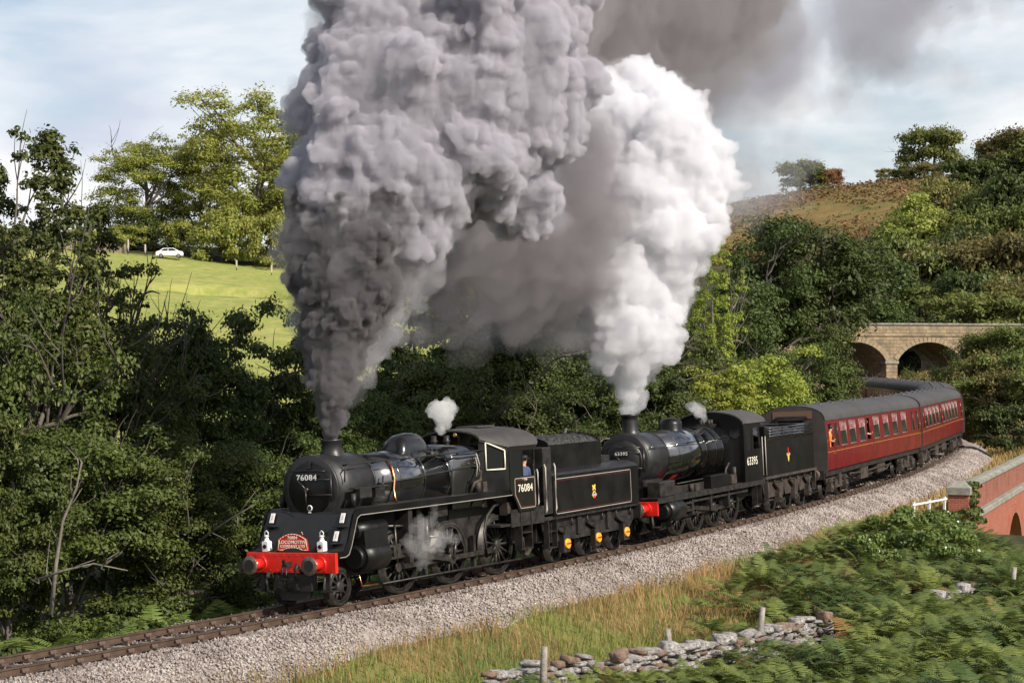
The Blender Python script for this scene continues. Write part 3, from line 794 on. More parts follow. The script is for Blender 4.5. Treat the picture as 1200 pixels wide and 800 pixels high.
        b = MB(); b.box(9.0, 9.55, sd * 1.2 - .12, sd * 1.2 + .14, .62, .65); b.box(9.0, 9.55, sd * 1.2 - .12, sd * 1.2 + .14, 1.05, 1.08); b.box(8.98, 9.02, sd * 1.2 - .12, sd * 1.2 + .12, .6, 1.7); b.box(9.53, 9.57, sd * 1.2 - .12, sd * 1.2 + .12, .6, 1.7); b.build('cab_step', M_GRM, root)
        b = MB(); b.tube([(9.2, sd * .95, 1.6), (9.4, sd * 1.0, 1.1), (9.3, sd * 1.0, .6), (9.8, sd * .95, .4), (10.2, sd * .9, .6)], .06, 8); b.tube([(8.9, sd * 1.05, 1.9), (8.95, sd * 1.1, 1.2), (9.4, sd * 1.1, .9), (9.45, sd * 1.1, .5)], .035, 8); rbox(b, (9.15, sd * 1.0, 1.45), .4, .3, .5); rbox(b, (8.75, sd * 1.0, 1.75), .3, .25, .35); b.build('injector_pipe', M_UND, root)
    # cab: inclined front, sides with openings, curved roof
    for sd in (-1, 1):
        b = MB(); zt = 3.43
        # front sheet between firebox and side, with a window opening
        def fp(t, z): return (7.60 + .82 * t, sd * (.90 + .43 * t), z)
        us = [0, .22, .86, 1]; 
        def top(t): return 3.78 - .38 * t
        zs = lambda t: [2.27, 2.84, top(t) - .12, top(t)]
        for i in range(3):
            for j in range(3):
                if i == 1 and j == 1: continue
                a, c = us[i], us[i + 1]
                q = [fp(a, zs(a)[j]), fp(c, zs(c)[j]), fp(c, zs(c)[j + 1]), fp(a, zs(a)[j + 1])]
                q2 = [(p[0] + .02, p[1] - sd * .02, p[2]) for p in q]
                b.add(q + q2, [(0, 1, 2, 3), (7, 6, 5, 4), (0, 4, 5, 1), (1, 5, 6, 2), (2, 6, 7, 3), (3, 7, 4, 0)])
        b.build('cab_front', M_BLK2, root)
    for sd in (-1, 1):
        b = MB(); y0 = sd * 1.33; y1 = sd * 1.355; lo, hi = min(y0, y1), max(y0, y1)
        b.prism_y([(8.42, 2.27), (8.62, 2.06), (8.88, 1.66), (9.78, 1.66), (9.78, 2.60), (8.42, 2.60)], lo, hi)
        b.box(8.42, 8.55, lo, hi, 2.60, 3.40); b.box(9.72, 9.78, lo, hi, 2.60, 3.40); b.box(8.55, 9.72, lo, hi, 3.30, 3.40); b.box(9.08, 9.13, lo, hi, 2.60, 3.30)
        b.build('cab_side', M_BLK, root)
        b = MB(); b.box(8.55, 9.08, sd * 1.342 - .003, sd * 1.342 + .003, 2.60, 3.30); b.build('cab_window', M_GLS, root)
        b = MB()
        def fp(t, z): return Vector((7.60 + .82 * t, sd * (.90 + .43 * t), z))
        top = lambda t: 3.78 - .38 * t
        loop = [fp(.22, 2.84), fp(.86, 2.84), fp(.86, top(.86) - .12), fp(.22, top(.22) - .12)]
        off = Vector((-.012, sd * .022, 0))
        for i in range(4): b.tube([loop[i] + off, loop[(i + 1) % 4] + off], .022, 6)
        b.build('spectacle_frame', M_CRM, root)
        b = MB(); b.cap([p + off * -.5 for p in loop]); b.build('spectacle_glass', M_GLS, root)
    # roof
    def arc(w, z0, z1, n=14): return [(w * math.cos(a), z0 + (z1 - z0) * math.sin(a)) for a in np.linspace(math.pi, 0, n)]
    b = MB(); r1 = [[(x, p[0], p[1]) for p in arc(w, z0, z1)] for x, w, z0, z1 in ((7.55, .98, 3.66, 3.93), (8.0, 1.16, 3.52, 3.95), (8.40, 1.36, 3.41, 3.96), (9.9, 1.36, 3.41, 3.95), (10.25, 1.20, 3.48, 3.92))]
    r2 = [[(p[0], p[1] * .97, p[2] - .04) for p in r_] for r_ in r1]
    b.grid(r1); b.grid([list(reversed(r_)) for r_ in r2]); b.grid([r1[0], r2[0]]); b.grid([r1[-1], r2[-1]]); b.build('cab_roof', M_ROOF, root)

    for sd in (-1, 1): MB().box(8.42, 9.85, sd * 1.3575 - .0125, sd * 1.3575 + .0125, 3.385, 3.43).build('cab_gutter', M_BLK, root)
    b = MB(); b.prism_y([(8.5, 3.96), (9.4, 3.955), (9.4, 4.0), (8.5, 4.0)], -.35, .35); b.build('roof_vent', M_ROOF, root)
    b = MB(); b.box(7.9, 7.95, -.88, .88, 1.9, 3.55); b.build('backhead', M_GRM, root)
    b = MB(); b.box(7.95, 10.3, -1.28, 1.28, 1.30, 1.36); b.build('cab_floor', M_GRM, root)
    for sd in (-1, 1): MB().box(8.5, 10.3, sd * 1.28 - .012, sd * 1.28 + .012, 1.26, 1.72).build('cab_skirt', M_GRM, root)

    for sd in (-1, 1): MB().box(9.80, 9.84, sd * 1.0 - .3, sd * 1.0 + .3, 1.7, 2.7).build('cab_door', M_GRM, root)
    for sd in (-1, 1): MB().tube([(9.84, sd * 1.37, 1.75), (9.84, sd * 1.4, 1.85), (9.84, sd * 1.4, 2.65), (9.84, sd * 1.37, 2.75)], .018, 6).build('cab_handrail', M_LIN, root)
    b = MB(); polyline_strip(b, [(8.66, 2.52), (8.66, 2.12), (8.94, 1.74), (9.70, 1.74), (9.73, 1.77), (9.73, 2.52), (9.70, 2.55), (8.69, 2.55)], .018, -1.3555); b.build('cab_lining', M_LIN, root)
    b = MB(); polyline_strip(b, [(8.70, 2.50), (8.70, 2.14), (8.96, 1.78), (9.69, 1.78), (9.69, 2.51)], .010, -1.3555); b.build('cab_inner_lining', M_LINR, root)
    link('cab_number', text_mesh('76084', .29, 'cab_number', M_CRM, bold=.0), root, (9.21, -1.357, 2.27), NEAR)
    b = MB(); b.cyl((9.2, -1.355, 2.46), (9.2, -1.359, 2.46), .018, n=8); b.build('route_dot', M_CRM, root)
    return root
loco1 = build_mogul()

def carried(name, veh, fn, label, cat, loc=(0, 0, 0), group=None):
    """a thing of its own that rides on a vehicle: placed in the world where the vehicle holds it"""
    bpy.context.view_layer.update()
    o = empty(name, label=label, cat=cat, group=group)
    o.matrix_world = veh.matrix_world @ Matrix.Translation(loc)
    fn(o); return o
def f_lamp(o):
    b = MB(); b.box(-.08, .08, -.085, .085, 0, .24, .02); b.build('lamp_body', M_WHT, o)
    b = MB(); b.lathe([(.075, 0), (.05, .05), (.045, .10), (.06, .11), (.055, .14), (0, .145)], (0, 0, .24), 'z', 12); b.build('lamp_chimney', M_WHT, o)
    b = MB(); b.tube([(0, -.05, .34), (0, -.05, .45), (0, 0, .49), (0, .05, .45), (0, .05, .34)], .012, 6); b.build('lamp_handle', M_WHT, o)
    b = MB(); b.cyl((-.078, 0, .12), (-.10, 0, .12), .05, n=14); b.build('lens', M_GLS, o)
for yy, w in ((-.80, 'on the red beam corner below the double warning plates'), (.82, 'on the red beam corner below the single warning plate')):
    carried('headlamp', loco1, f_lamp, 'white oil headlamp ' + w, 'lamp', (.64, yy, 1.335), 'headlamps on the buffer beam')
def f_board(o):
    def shape(k):
        p = [(-.46 * k, -.20 * k)]
        p += [(-.30 * k, -.20 * k)] + [(x * k, (-.16 - .05 * (x / .3) ** 2 + .02) * k) for x in np.linspace(-.26, .26, 7)] + [(.30 * k, -.20 * k), (.46 * k, -.20 * k), (.42 * k, .06 * k)]
        p += [(x * k, (.20 - .14 * (x / .42) ** 2) * k) for x in np.linspace(.36, -.36, 9)] + [(-.42 * k, .06 * k)]
        return p
    b = MB(); b.prism_x([(q[0], q[1]) for q in shape(1.0)], -.012, .012); b.build('board', M_RED, o)
    b = MB(); pts = shape(.93)
    n = len(pts)
    for i in range(n):
        p, q = pts[i], pts[(i + 1) % n]; b.tube([(-.0125, p[0], p[1]), (-.0125, q[0], q[1])], .007, 4)
    b.build('border', M_CRM, o)
    for s_, sz, z in (('76084', .105, .10), ('LOCOMOTIVE', .115, -.005), ('COMPANY LTD', .095, -.10)):
        link('lettering', text_mesh(s_, sz, 'lettering', M_CRM, bold=.002), o, (-.014, 0, z), FRONT)
carried('headboard', loco1, f_board, 'red headboard lettered with company name above the red buffer beam', 'headboard', (.60, .02, 1.56))

# ---------------------------------------------------------------- leading tender
def build_tender1():
    root = vehicle('tender', 10.3, 6.7, 'black lined tender with lion emblem and orange axle covers', 'tender', ends=(11.7, 15.7))
    X = lambda x: x - 10.3
    b = MB(); b.prism_x([(-1.3, 1.37), (1.3, 1.37), (1.3, 2.50), (1.22, 2.57), (.95, 2.66), (-.95, 2.66), (-1.22, 2.57), (-1.3, 2.50)], X(10.86), X(16.5)); b.build('tank', M_BLK2, root)
    b = MB(); polyline_strip(b, round_rect(X(11.0), X(15.95), 1.43, 2.40, .07), .018, -1.3005); b.build('tank_lining', M_LIN, root)
    b = MB(); polyline_strip(b, round_rect(X(11.05), X(15.9), 1.48, 2.35, .05), .010, -1.3005); b.build('tank_inner_lining', M_LINR, root)
    # bunker with arched ends and coal
    arch = [(-.95, 2.64), (.95, 2.64), (.95, 3.33)] + [(.95 * math.cos(a), 3.33 + .27 * math.sin(a)) for a in np.linspace(0, math.pi, 15)[1:-1]] + [(-.95, 3.33)]
    b = MB(); b.prism_x(arch, X(11.35), X(11.40)); b.prism_x(arch, X(14.66), X(14.71)); b.box(X(11.4), X(14.66), -.95, -.92, 2.64, 3.34); b.box(X(11.4), X(14.66), .92, .95, 2.64, 3.34); b.build('bunker', M_BLK2, root)
    b = MB(); g = np.random.default_rng(4); rows = []
    for x in np.linspace(X(11.4), X(14.66), 36): rows.append([(x, .92 * math.cos(a) * (1), 3.27 + .29 * math.sin(a) + g.uniform(-.035, .035)) for a in np.linspace(math.pi, 0, 22)])
    b.grid(rows, False); b.build('coal_load', M_COAL, root)
    b = MB(); b.box(X(10.36), X(10.86), -1.28, -.6, 1.45, 3.30); b.box(X(10.36), X(10.86), .6, 1.28, 1.45, 3.30); b.box(X(10.5), X(10.86), -.6, .6, 1.45, 2.4); b.box(X(10.86), X(11.36), -1.0, 1.0, 2.64, 3.30); b.build('tender_front', M_GRM, root, bevel=.02)
    for sd in (-1, 1):
        for xx in (10.32, 10.9): MB().tube([(X(xx), sd * 1.33, 1.5), (X(xx), sd * 1.37, 1.6), (X(xx), sd * 1.37, 2.75), (X(xx), sd * 1.33, 2.85)], .02, 6).build('tender_handrail', M_LIN, root)
    b = MB(); b.box(X(15.2), X(16.2), -.5, .5, 2.66, 2.85); b.cyl((X(15.6), .0, 2.85), (X(15.6), 0, 2.95), .25, n=16); b.build('water_filler', M_GRM, root)
    for sd in (-1, 1):
        b = MB(); y = sd * 1.05
        b.prism_y([(X(10.45), 1.30), (X(16.6), 1.30), (X(16.6), .95), (X(16.2), .62), (X(11.0), .62), (X(10.6), .9)], y - .02, y + .02); b.box(X(10.3), X(16.65), sd * 1.12 - .13, sd * 1.12 + .13, 1.28, 1.375); b.build('tender_frame', M_GRM, root)
        for x in (11.73, 13.72, 15.66):
            wheel(root, X(x), sd * .755, .48, 10, 'tender_wheel')
            b = MB(); yb = sd * 1.14; b.box(X(x) - .19, X(x) + .19, yb - .08, yb + .08, .30, .80); b.build('axle_box', M_GRM, root)
            b = MB(); b.cyl((X(x), yb, .54), (X(x), yb + sd * .14, .54), .145, .135, n=18); cv = b.build('bearing_cover', M_ORG, root)
            b = MB(); b.box(X(x) - .125, X(x) + .125, yb + sd * .141 - .004, yb + sd * .141 + .004, .515, .565); b.build('cover_stripe', M_RED, cv)
            b = MB()
            for i in range(5): b.box(X(x) - .52 + i * .09, X(x) + .52 - i * .09, yb - .05, yb + .05, .98 - i * .035, 1.01 - i * .035)
            b.box(X(x) - .06, X(x) + .06, yb - .06, yb + .06, .78, 1.03); b.tube([(X(x) - .5, yb, 1.0), (X(x) - .5, yb, 1.25)], .03, 6); b.tube([(X(x) + .5, yb, 1.0), (X(x) + .5, yb, 1.25)], .03, 6); b.build('leaf_spring', M_GRM, root)
        b = MB(); b.box(X(10.5), X(11.0), sd * 1.2 - .1, sd * 1.2 + .12, .5, .53); b.box(X(10.5), X(11.0), sd * 1.2 - .1, sd * 1.2 + .12, .95, .98); b.box(X(10.48), X(10.52), sd * 1.22 - .08, sd * 1.22 + .08, .5, 1.3); b.box(X(10.98), X(11.02), sd * 1.22 - .08, sd * 1.22 + .08, .5, 1.3); b.build('tender_step', M_GRM, root)
        b = MB(); b.box(X(12.6), X(12.85), y - .1, y + .14, .75, 1.3); b.build('frame_stay', M_GRM, root); MB().box(X(14.55), X(14.8), y - .1, y + .14, .75, 1.3).build('frame_stay', M_GRM, root)
    b = MB(); b.box(X(10.5), X(16.5), -.9, .9, .65, 1.35); b.build('under_tank', M_GRM, root)
    for x in (11.73, 13.72, 15.66): MB().cyl((X(x), -.7, .48), (X(x), .7, .48), .07, n=10).build('axle', M_GRM, root)
    b = MB(); b.box(X(16.52), X(16.62), -1.3, 1.3, .88, 1.33); b.build('rear_beam', M_GRM, root)
    buffer_pair(root, X(17.17), 1, X(16.62), stock=M_GRM)
    b = MB(); b.tube([(X(16.65), -.35, .9), (X(16.75), -.37, 1.15), (X(16.9), -.37, 1.1), (X(17.0), -.35, .6), (X(17.2), -.3, .5), (X(17.45), -.3, .75)], .05, 8); b.cyl((X(16.6), 0, 1.05), (X(17.5), 0, 1.05), .06); b.build('coupling', M_GRM, root)
    for sd in (-1, 1): MB().tube([(X(16.53), sd * .9, 1.4), (X(16.56), sd * .9, 2.6)], .02, 6).build('rear_handrail', M_GRM, root)
    # emblem: lion over wheel
    cx, y = X(13.43), -1.302
    e = empty('emblem', (cx, y, 1.90)); e.parent = root
    b = MB(); b.prism_y([(-.10, .03), (-.06, .02), (-.05, .07), (.03, .07), (.05, .02), (.09, .03), (.08, .09), (.06, .13), (.10, .17), (.07, .21), (0, .18), (-.07, .17), (-.10, .20), (-.12, .16), (-.08, .12), (-.10, .08)], -.004, 0); b.build('lion', M_YEL, e)
    b = MB(); b.lathe([(.075, -.004), (.105, -.004), (.105, 0)], (0, 0, -.09), 'y', 20); b.build('emblem_wheel', M_YEL, e)
    b = MB(); b.box(-.15, .15, -.006, 0, -.125, -.06); b.build('emblem_band', M_LIN, e)
    b = MB(); b.prism_y([(-.06, -.125), (.06, -.125), (.04, -.2), (-.04, -.2)], -.005, 0); b.build('emblem_foot', M_RED, e)
    return root
tender1 = build_tender1()

# ---------------------------------------------------------------- second locomotive
def build_eight():
    S = 17.17
    root = vehicle('steam_locomotive', S, 11, 'black eight-coupled locomotive numbered 63395 coupled behind the leading tender', 'locomotive', ends=(20.5, 25.7))
    X = lambda x: x - S
    zc = 2.56
    beam = MB().box(X(17.88), X(17.98), -1.25, 1.25, .83, 1.28).build('buffer_beam', M_RED, root, bevel=.01)
    buffer_pair(root, X(17.18), -1, X(17.88), yy=.865)
    b = MB(); b.cyl((X(18.30), 0, zc), (X(20.0), 0, zc), .84, n=48); b.lathe([(.6, 0), (.83, 0), (.86, .03), (.86, .08), (.84, .1)], (X(18.27), 0, zc), 'x', 48); sb = b.build('smokebox', M_SMB, root)
    b = MB(); b.lathe([(0, -.17), (.2, -.16), (.4, -.12), (.56, -.05), (.64, -.0), (.65, .03)], (X(18.27), 0, zc), 'x', 44); dr = b.build('smokebox_door', M_SMB, root)
    b = MB()
    for zz in (2.80, 2.32): b.tube([(X(18.22), -.72, zz), (X(18.18), -.4, zz), (X(18.12), -.05, zz)], .02, 6)
    b.cyl((X(18.2), -.72, 2.2), (X(18.2), -.72, 2.92), .025); b.build('hinge_strap', M_RODS, dr)
    b = MB(); b.tube([(X(18.16), .62, 2.98), (X(18.12), .3, 3.0), (X(18.12), -.3, 3.0), (X(18.16), -.62, 2.98)], .016, 6); b.cyl((X(18.12), 0, zc), (X(18.0), 0, zc), .04); b.tube([(X(18.02), 0, zc), (X(18.02), .2, zc + .2)], .014); b.build('door_handrail', M_RODS, dr)
    b = MB(); b.box(X(18.085), X(18.095), -.28, .28, 2.72, 2.85); npl = b.build('number_plate', M_SMB, dr)
    link('number_text', text_mesh('63395', .15, 'number_text', M_WHT, bold=.002, sx=1.1), npl, (X(18.083), 0, 2.785), FRONT)
    b = MB(); b.lathe([(.42, -.14), (.30, -.05), (.265, .08), (.25, .40), (.26, .50), (.30, .53), (.305, .60), (.25, .60), (.22, .2)], (X(18.9), 0, 3.42), 'z', 28); b.build('chimney', M_SMB, root)
    b = MB(); b.cyl((X(20.0), 0, zc), (X(25.0), 0, zc), .85, n=56); bo = b.build('boiler', M_BLK, root)
    b = MB()
    for x in (20.0, 20.9, 21.9, 23.37, 24.3, 24.95): b.lathe([(.85, 0), (.858, 0), (.858, .05), (.85, .05)], (X(x), 0, zc), 'x', 56)
    b.build('boiler_band', M_BLK, bo)
    def fbp(w, zt, zb, n=18): return [(-w, zb)] + [(w * math.cos(a), zt - w + w * math.sin(a)) for a in np.linspace(math.pi, 0, n)] + [(w, zb)]
    b = MB(); rows = [[(X(x), p[0], p[1]) for p in fbp(w, zt, 1.5)] for x, w, zt in ((25.0, .86, 3.42), (26.1, .86, 3.41))]; b.grid(rows); b.cap(rows[0]); b.build('firebox', M_BLK, root)
    b = MB(); b.lathe([(.52, -.12), (.42, -.02), (.39, .05), (.39, .22), (.36, .32), (.26, .40), (.12, .43), (0, .435)], (X(22.32), 0, 3.36), 'z', 28); b.build('dome', M_BLK2, root)
    b = MB()
    for x, y in ((25.5, -.15), (25.5, .15), (25.75, -.15), (25.75, .15)): b.cyl((X(x), y, 3.38), (X(x), y, 3.62), .06, n=10)
    b.box(X(25.35), X(25.9), -.28, .28, 3.38, 3.46); b.build('safety_valve', M_GRM, root)
    b = MB(); b.tube([(X(26.0), .3, 3.4), (X(26.0), .3, 3.7)], .03); b.cyl((X(26), .3, 3.68), (X(26), .3, 3.85), .05); b.build('whistle', M_BRS, root)
    for sd in (-1, 1):
        b = MB(); b.tube([(X(18.4), sd * .86, 2.95), (X(19), sd * .90, 2.98), (X(25.8), sd * .92, 2.98)], .018, 6)
        for x in (18.6, 20.2, 21.9, 23.4, 24.9): b.tube([(X(x), sd * .76, 2.95), (X(x), sd * .91, 2.98)], .022, 6)
        b.build('boiler_handrail', M_BLK, root)
        b = MB(); b.box(X(17.9), X(28.0), sd * .62 if sd > 0 else -1.26, 1.26 if sd > 0 else -.62, 1.33, 1.375); b.box(X(17.9), X(28.0), sd * 1.245 - .012, sd * 1.245 + .012, 1.20, 1.34); b.build('running_plate', M_GRM, root)
        b = MB(); b.prism_y([(X(20.1), 1.38), (X(25.9), 1.38), (X(25.9), 1.62), (X(20.1), 1.62)], sd * .95 - .02, sd * .95 + .02)
        for x in (20.57, 22.25, 23.92, 25.65): b.lathe([(.78, -.12), (.78, .12)], (X(x), sd * .85, .70), 'y', 20, True, .55, math.pi - .55)
        b.build('splasher', M_GRM, root)
        b = MB(); b.box(X(22.65), X(24.35), sd * 1.05 - .18, sd * 1.05 + .14, 1.375, 1.80, .02); b.build('reverser_box', M_BLK2, root)
        b = MB(); b.box(X(18.2), X(19.5), sd * 1.0 - .22, sd * 1.0 + .2, 1.375, 1.86, .03); b.build('sand_box', M_GRM, root)
        b = MB(); b.cyl((X(21.3), sd * 1.05, 1.375), (X(21.3), sd * 1.05, 1.62), .08); rbox(b, (X(21.6), sd * 1.05, 1.5), .3, .2, .22); b.tube([(X(20.2), sd * 1.0, 1.7), (X(22.5), sd * 1.0, 1.72)], .02); b.tube([(X(24.6), sd * 1.0, 1.4), (X(24.7), sd * 1.0, 1.9), (X(25.2), sd * .95, 2.1)], .035); rbox(b, (X(25.1), sd * 1.05, 1.55), .5, .2, .3); b.cyl((X(25.4), sd * 1.06, 1.5), (X(25.4), sd * 1.06, 1.95), .06); b.build('fitting', M_UND, root)
        for x in (20.57, 22.25, 23.92, 25.65): wheel(root, X(x), sd * .755, .70, 12, 'driving_wheel', .6)
        y = sd * 1.06
        b = MB(); b.cyl((X(18.75), y, .90), (X(19.95), y, .90), .34, n=24); b.cyl((X(18.65), y, .9), (X(18.75), y, .9), .2, .3, n=20); b.build('cylinder', M_BLK2, root)
        b = MB(); b.box(X(19.95), X(21.2), y - .07, y + .07, 1.0, 1.06); b.box(X(19.95), X(21.2), y - .07, y + .07, .76, .82); rbox(b, (X(20.5), y, .91), .3, .14, .26); b.cyl((X(19.9), y, .91), (X(20.5), y, .91), .04); b.build('crosshead', M_RODS, root)
        yr = sd * .93; cx, czz = -.28, -.06
        b = MB(); b.box(X(20.57) + cx, X(25.65) + cx, yr - .025, yr + .025, .70 + czz - .055, .70 + czz + .055)
        for x in (20.57, 22.25, 23.92, 25.65): b.cyl((X(x) + cx, yr - .05, .70 + czz), (X(x) + cx, yr + .05, .70 + czz), .11, n=14)
        b.build('coupling_rod', M_RODS, root)
        b = MB(); b.prism_y([(X(20.5), .86), (X(20.5), .96), (X(23.92) + cx, .72), (X(23.92) + cx, .56)], sd * 1.02 - .03, sd * 1.02 + .03); b.build('connecting_rod', M_RODS, root)
        b = MB()
        for x in (21.2, 22.9, 24.6): b.box(X(x) - .06, X(x) + .1, sd * 1.0 - .12, sd * 1.0 + .14, .62, 1.25)
        b.box(X(21.0), X(26.6), sd * 1.05 - .04, sd * 1.05 + .04, 1.02, 1.10); b.build('hanger', M_GRM, root)
        b = MB(); b.prism_y([(X(17.98), .7), (X(17.98), 1.33), (X(28), 1.33), (X(28), .8), (X(26.5), .55), (X(18.6), .55)], sd * .56 - .02, sd * .56 + .02); b.build('frame', M_GRM, root)
        b = MB(); b.tube([(X(18.1), sd * .95, .8), (X(18.2), sd * .95, .2)], .045, 6); b.box(X(17.95), X(18.3), sd * 1.1 - .1, sd * 1.1 + .12, .45, .48); b.build('guard_iron', M_GRM, root)
        b = MB(); b.box(X(27.1), X(27.6), sd * 1.15 - .1, sd * 1.15 + .12, .5, .53); b.box(X(27.1), X(27.13), sd * 1.15 - .1, sd * 1.15 + .1, .5, 1.33); b.box(X(27.57), X(27.6), sd * 1.15 - .1, sd * 1.15 + .1, .5, 1.33); b.build('cab_step', M_GRM, root)
    for x in (20.57, 22.25, 23.92, 25.65): MB().cyl((X(x), -.7, .7), (X(x), .7, .7), .08).build('axle', M_GRM, root)
    b = MB(); b.box(X(18.3), X(19.9), -.62, .62, .8, 1.9); b.prism_x([(-.6, 1.3), (.6, 1.3), (.5, 2.2), (-.5, 2.2)], X(18.4), X(19.9)); b.box(X(20), X(27.8), -.54, .54, .75, 1.3); b.build('saddle', M_GRM, root)
    b = MB(); b.box(X(20.95), X(21.55), -.78, .78, 1.42, 1.56); b.build('inside_frame', M_RED, root)
    # cab
    for sd in (-1, 1):
        lo, hi = sorted((sd * 1.24, sd * 1.265)); b = MB()
        b.box(X(25.95), X(27.75), lo, hi, 1.38, 2.50); b.box(X(25.95), X(26.20), lo, hi, 2.50, 3.44); b.box(X(26.20), X(27.75), lo, hi, 3.25, 3.44); b.box(X(26.70), X(26.92), lo, hi, 2.50, 3.25); b.box(X(27.45), X(27.75), lo, hi, 2.50, 2.62)
        b.prism_y([(X(27.45), 2.5), (X(27.75), 2.5), (X(27.6), 2.9), (X(27.55), 3.25), (X(27.45), 3.25)], lo, hi)
        b.build('cab_side', M_BLK2, root)
        b = MB(); b.box(X(26.2), X(26.70), sd * 1.25 - .003, sd * 1.25 + .003, 2.5, 3.25); b.build('cab_window', M_GLS, root)
    fr = [(-1.25, 1.38), (1.25, 1.38), (1.25, 3.43)] + [(1.25 * math.cos(a), 3.43 + .44 * math.sin(a)) for a in np.linspace(0, math.pi, 15)[1:-1]] + [(-1.25, 3.43)]
    b = MB(); b.prism_x(fr, X(26.0), X(26.03)); b.build('cab_front', M_BLK2, root)

    for sd in (-1, 1): MB().cyl((X(25.985), sd * .92, 3.12), (X(25.995), sd * .92, 3.12), .2, n=20).build('spectacle_glass', M_GLS, root)
    b = MB()
    r1 = [[(X(x), 1.30 * math.cos(a), 3.43 + .47 * math.sin(a)) for a in np.linspace(math.pi, 0, 15)] for x in (25.85, 28.2)]; r2 = [[(p[0], p[1] * .97, p[2] - .04) for p in q] for q in r1]
    b.grid(r1); b.grid(r2); b.grid([r1[0], r2[0]]); b.grid([r1[1], r2[1]]); b.build('cab_roof', M_ROOF, root)
    b = MB(); b.box(X(26.03), X(28.0), -1.2, 1.2, 1.33, 1.42); b.build('cab_floor', M_GRM, root)
    for sd in (-1, 1):
        for x in (27.82, 28.15): MB().tube([(X(x), sd * 1.27, 1.5), (X(x), sd * 1.27, 2.9)], .02, 6).build('cab_handrail', M_LIN, root)
    link('cab_number', text_mesh('63395', .40, 'cab_number', M_CRM, bold=.0), root, (X(26.72), -1.267, 2.08), NEAR)
    return root
loco2 = build_eight()

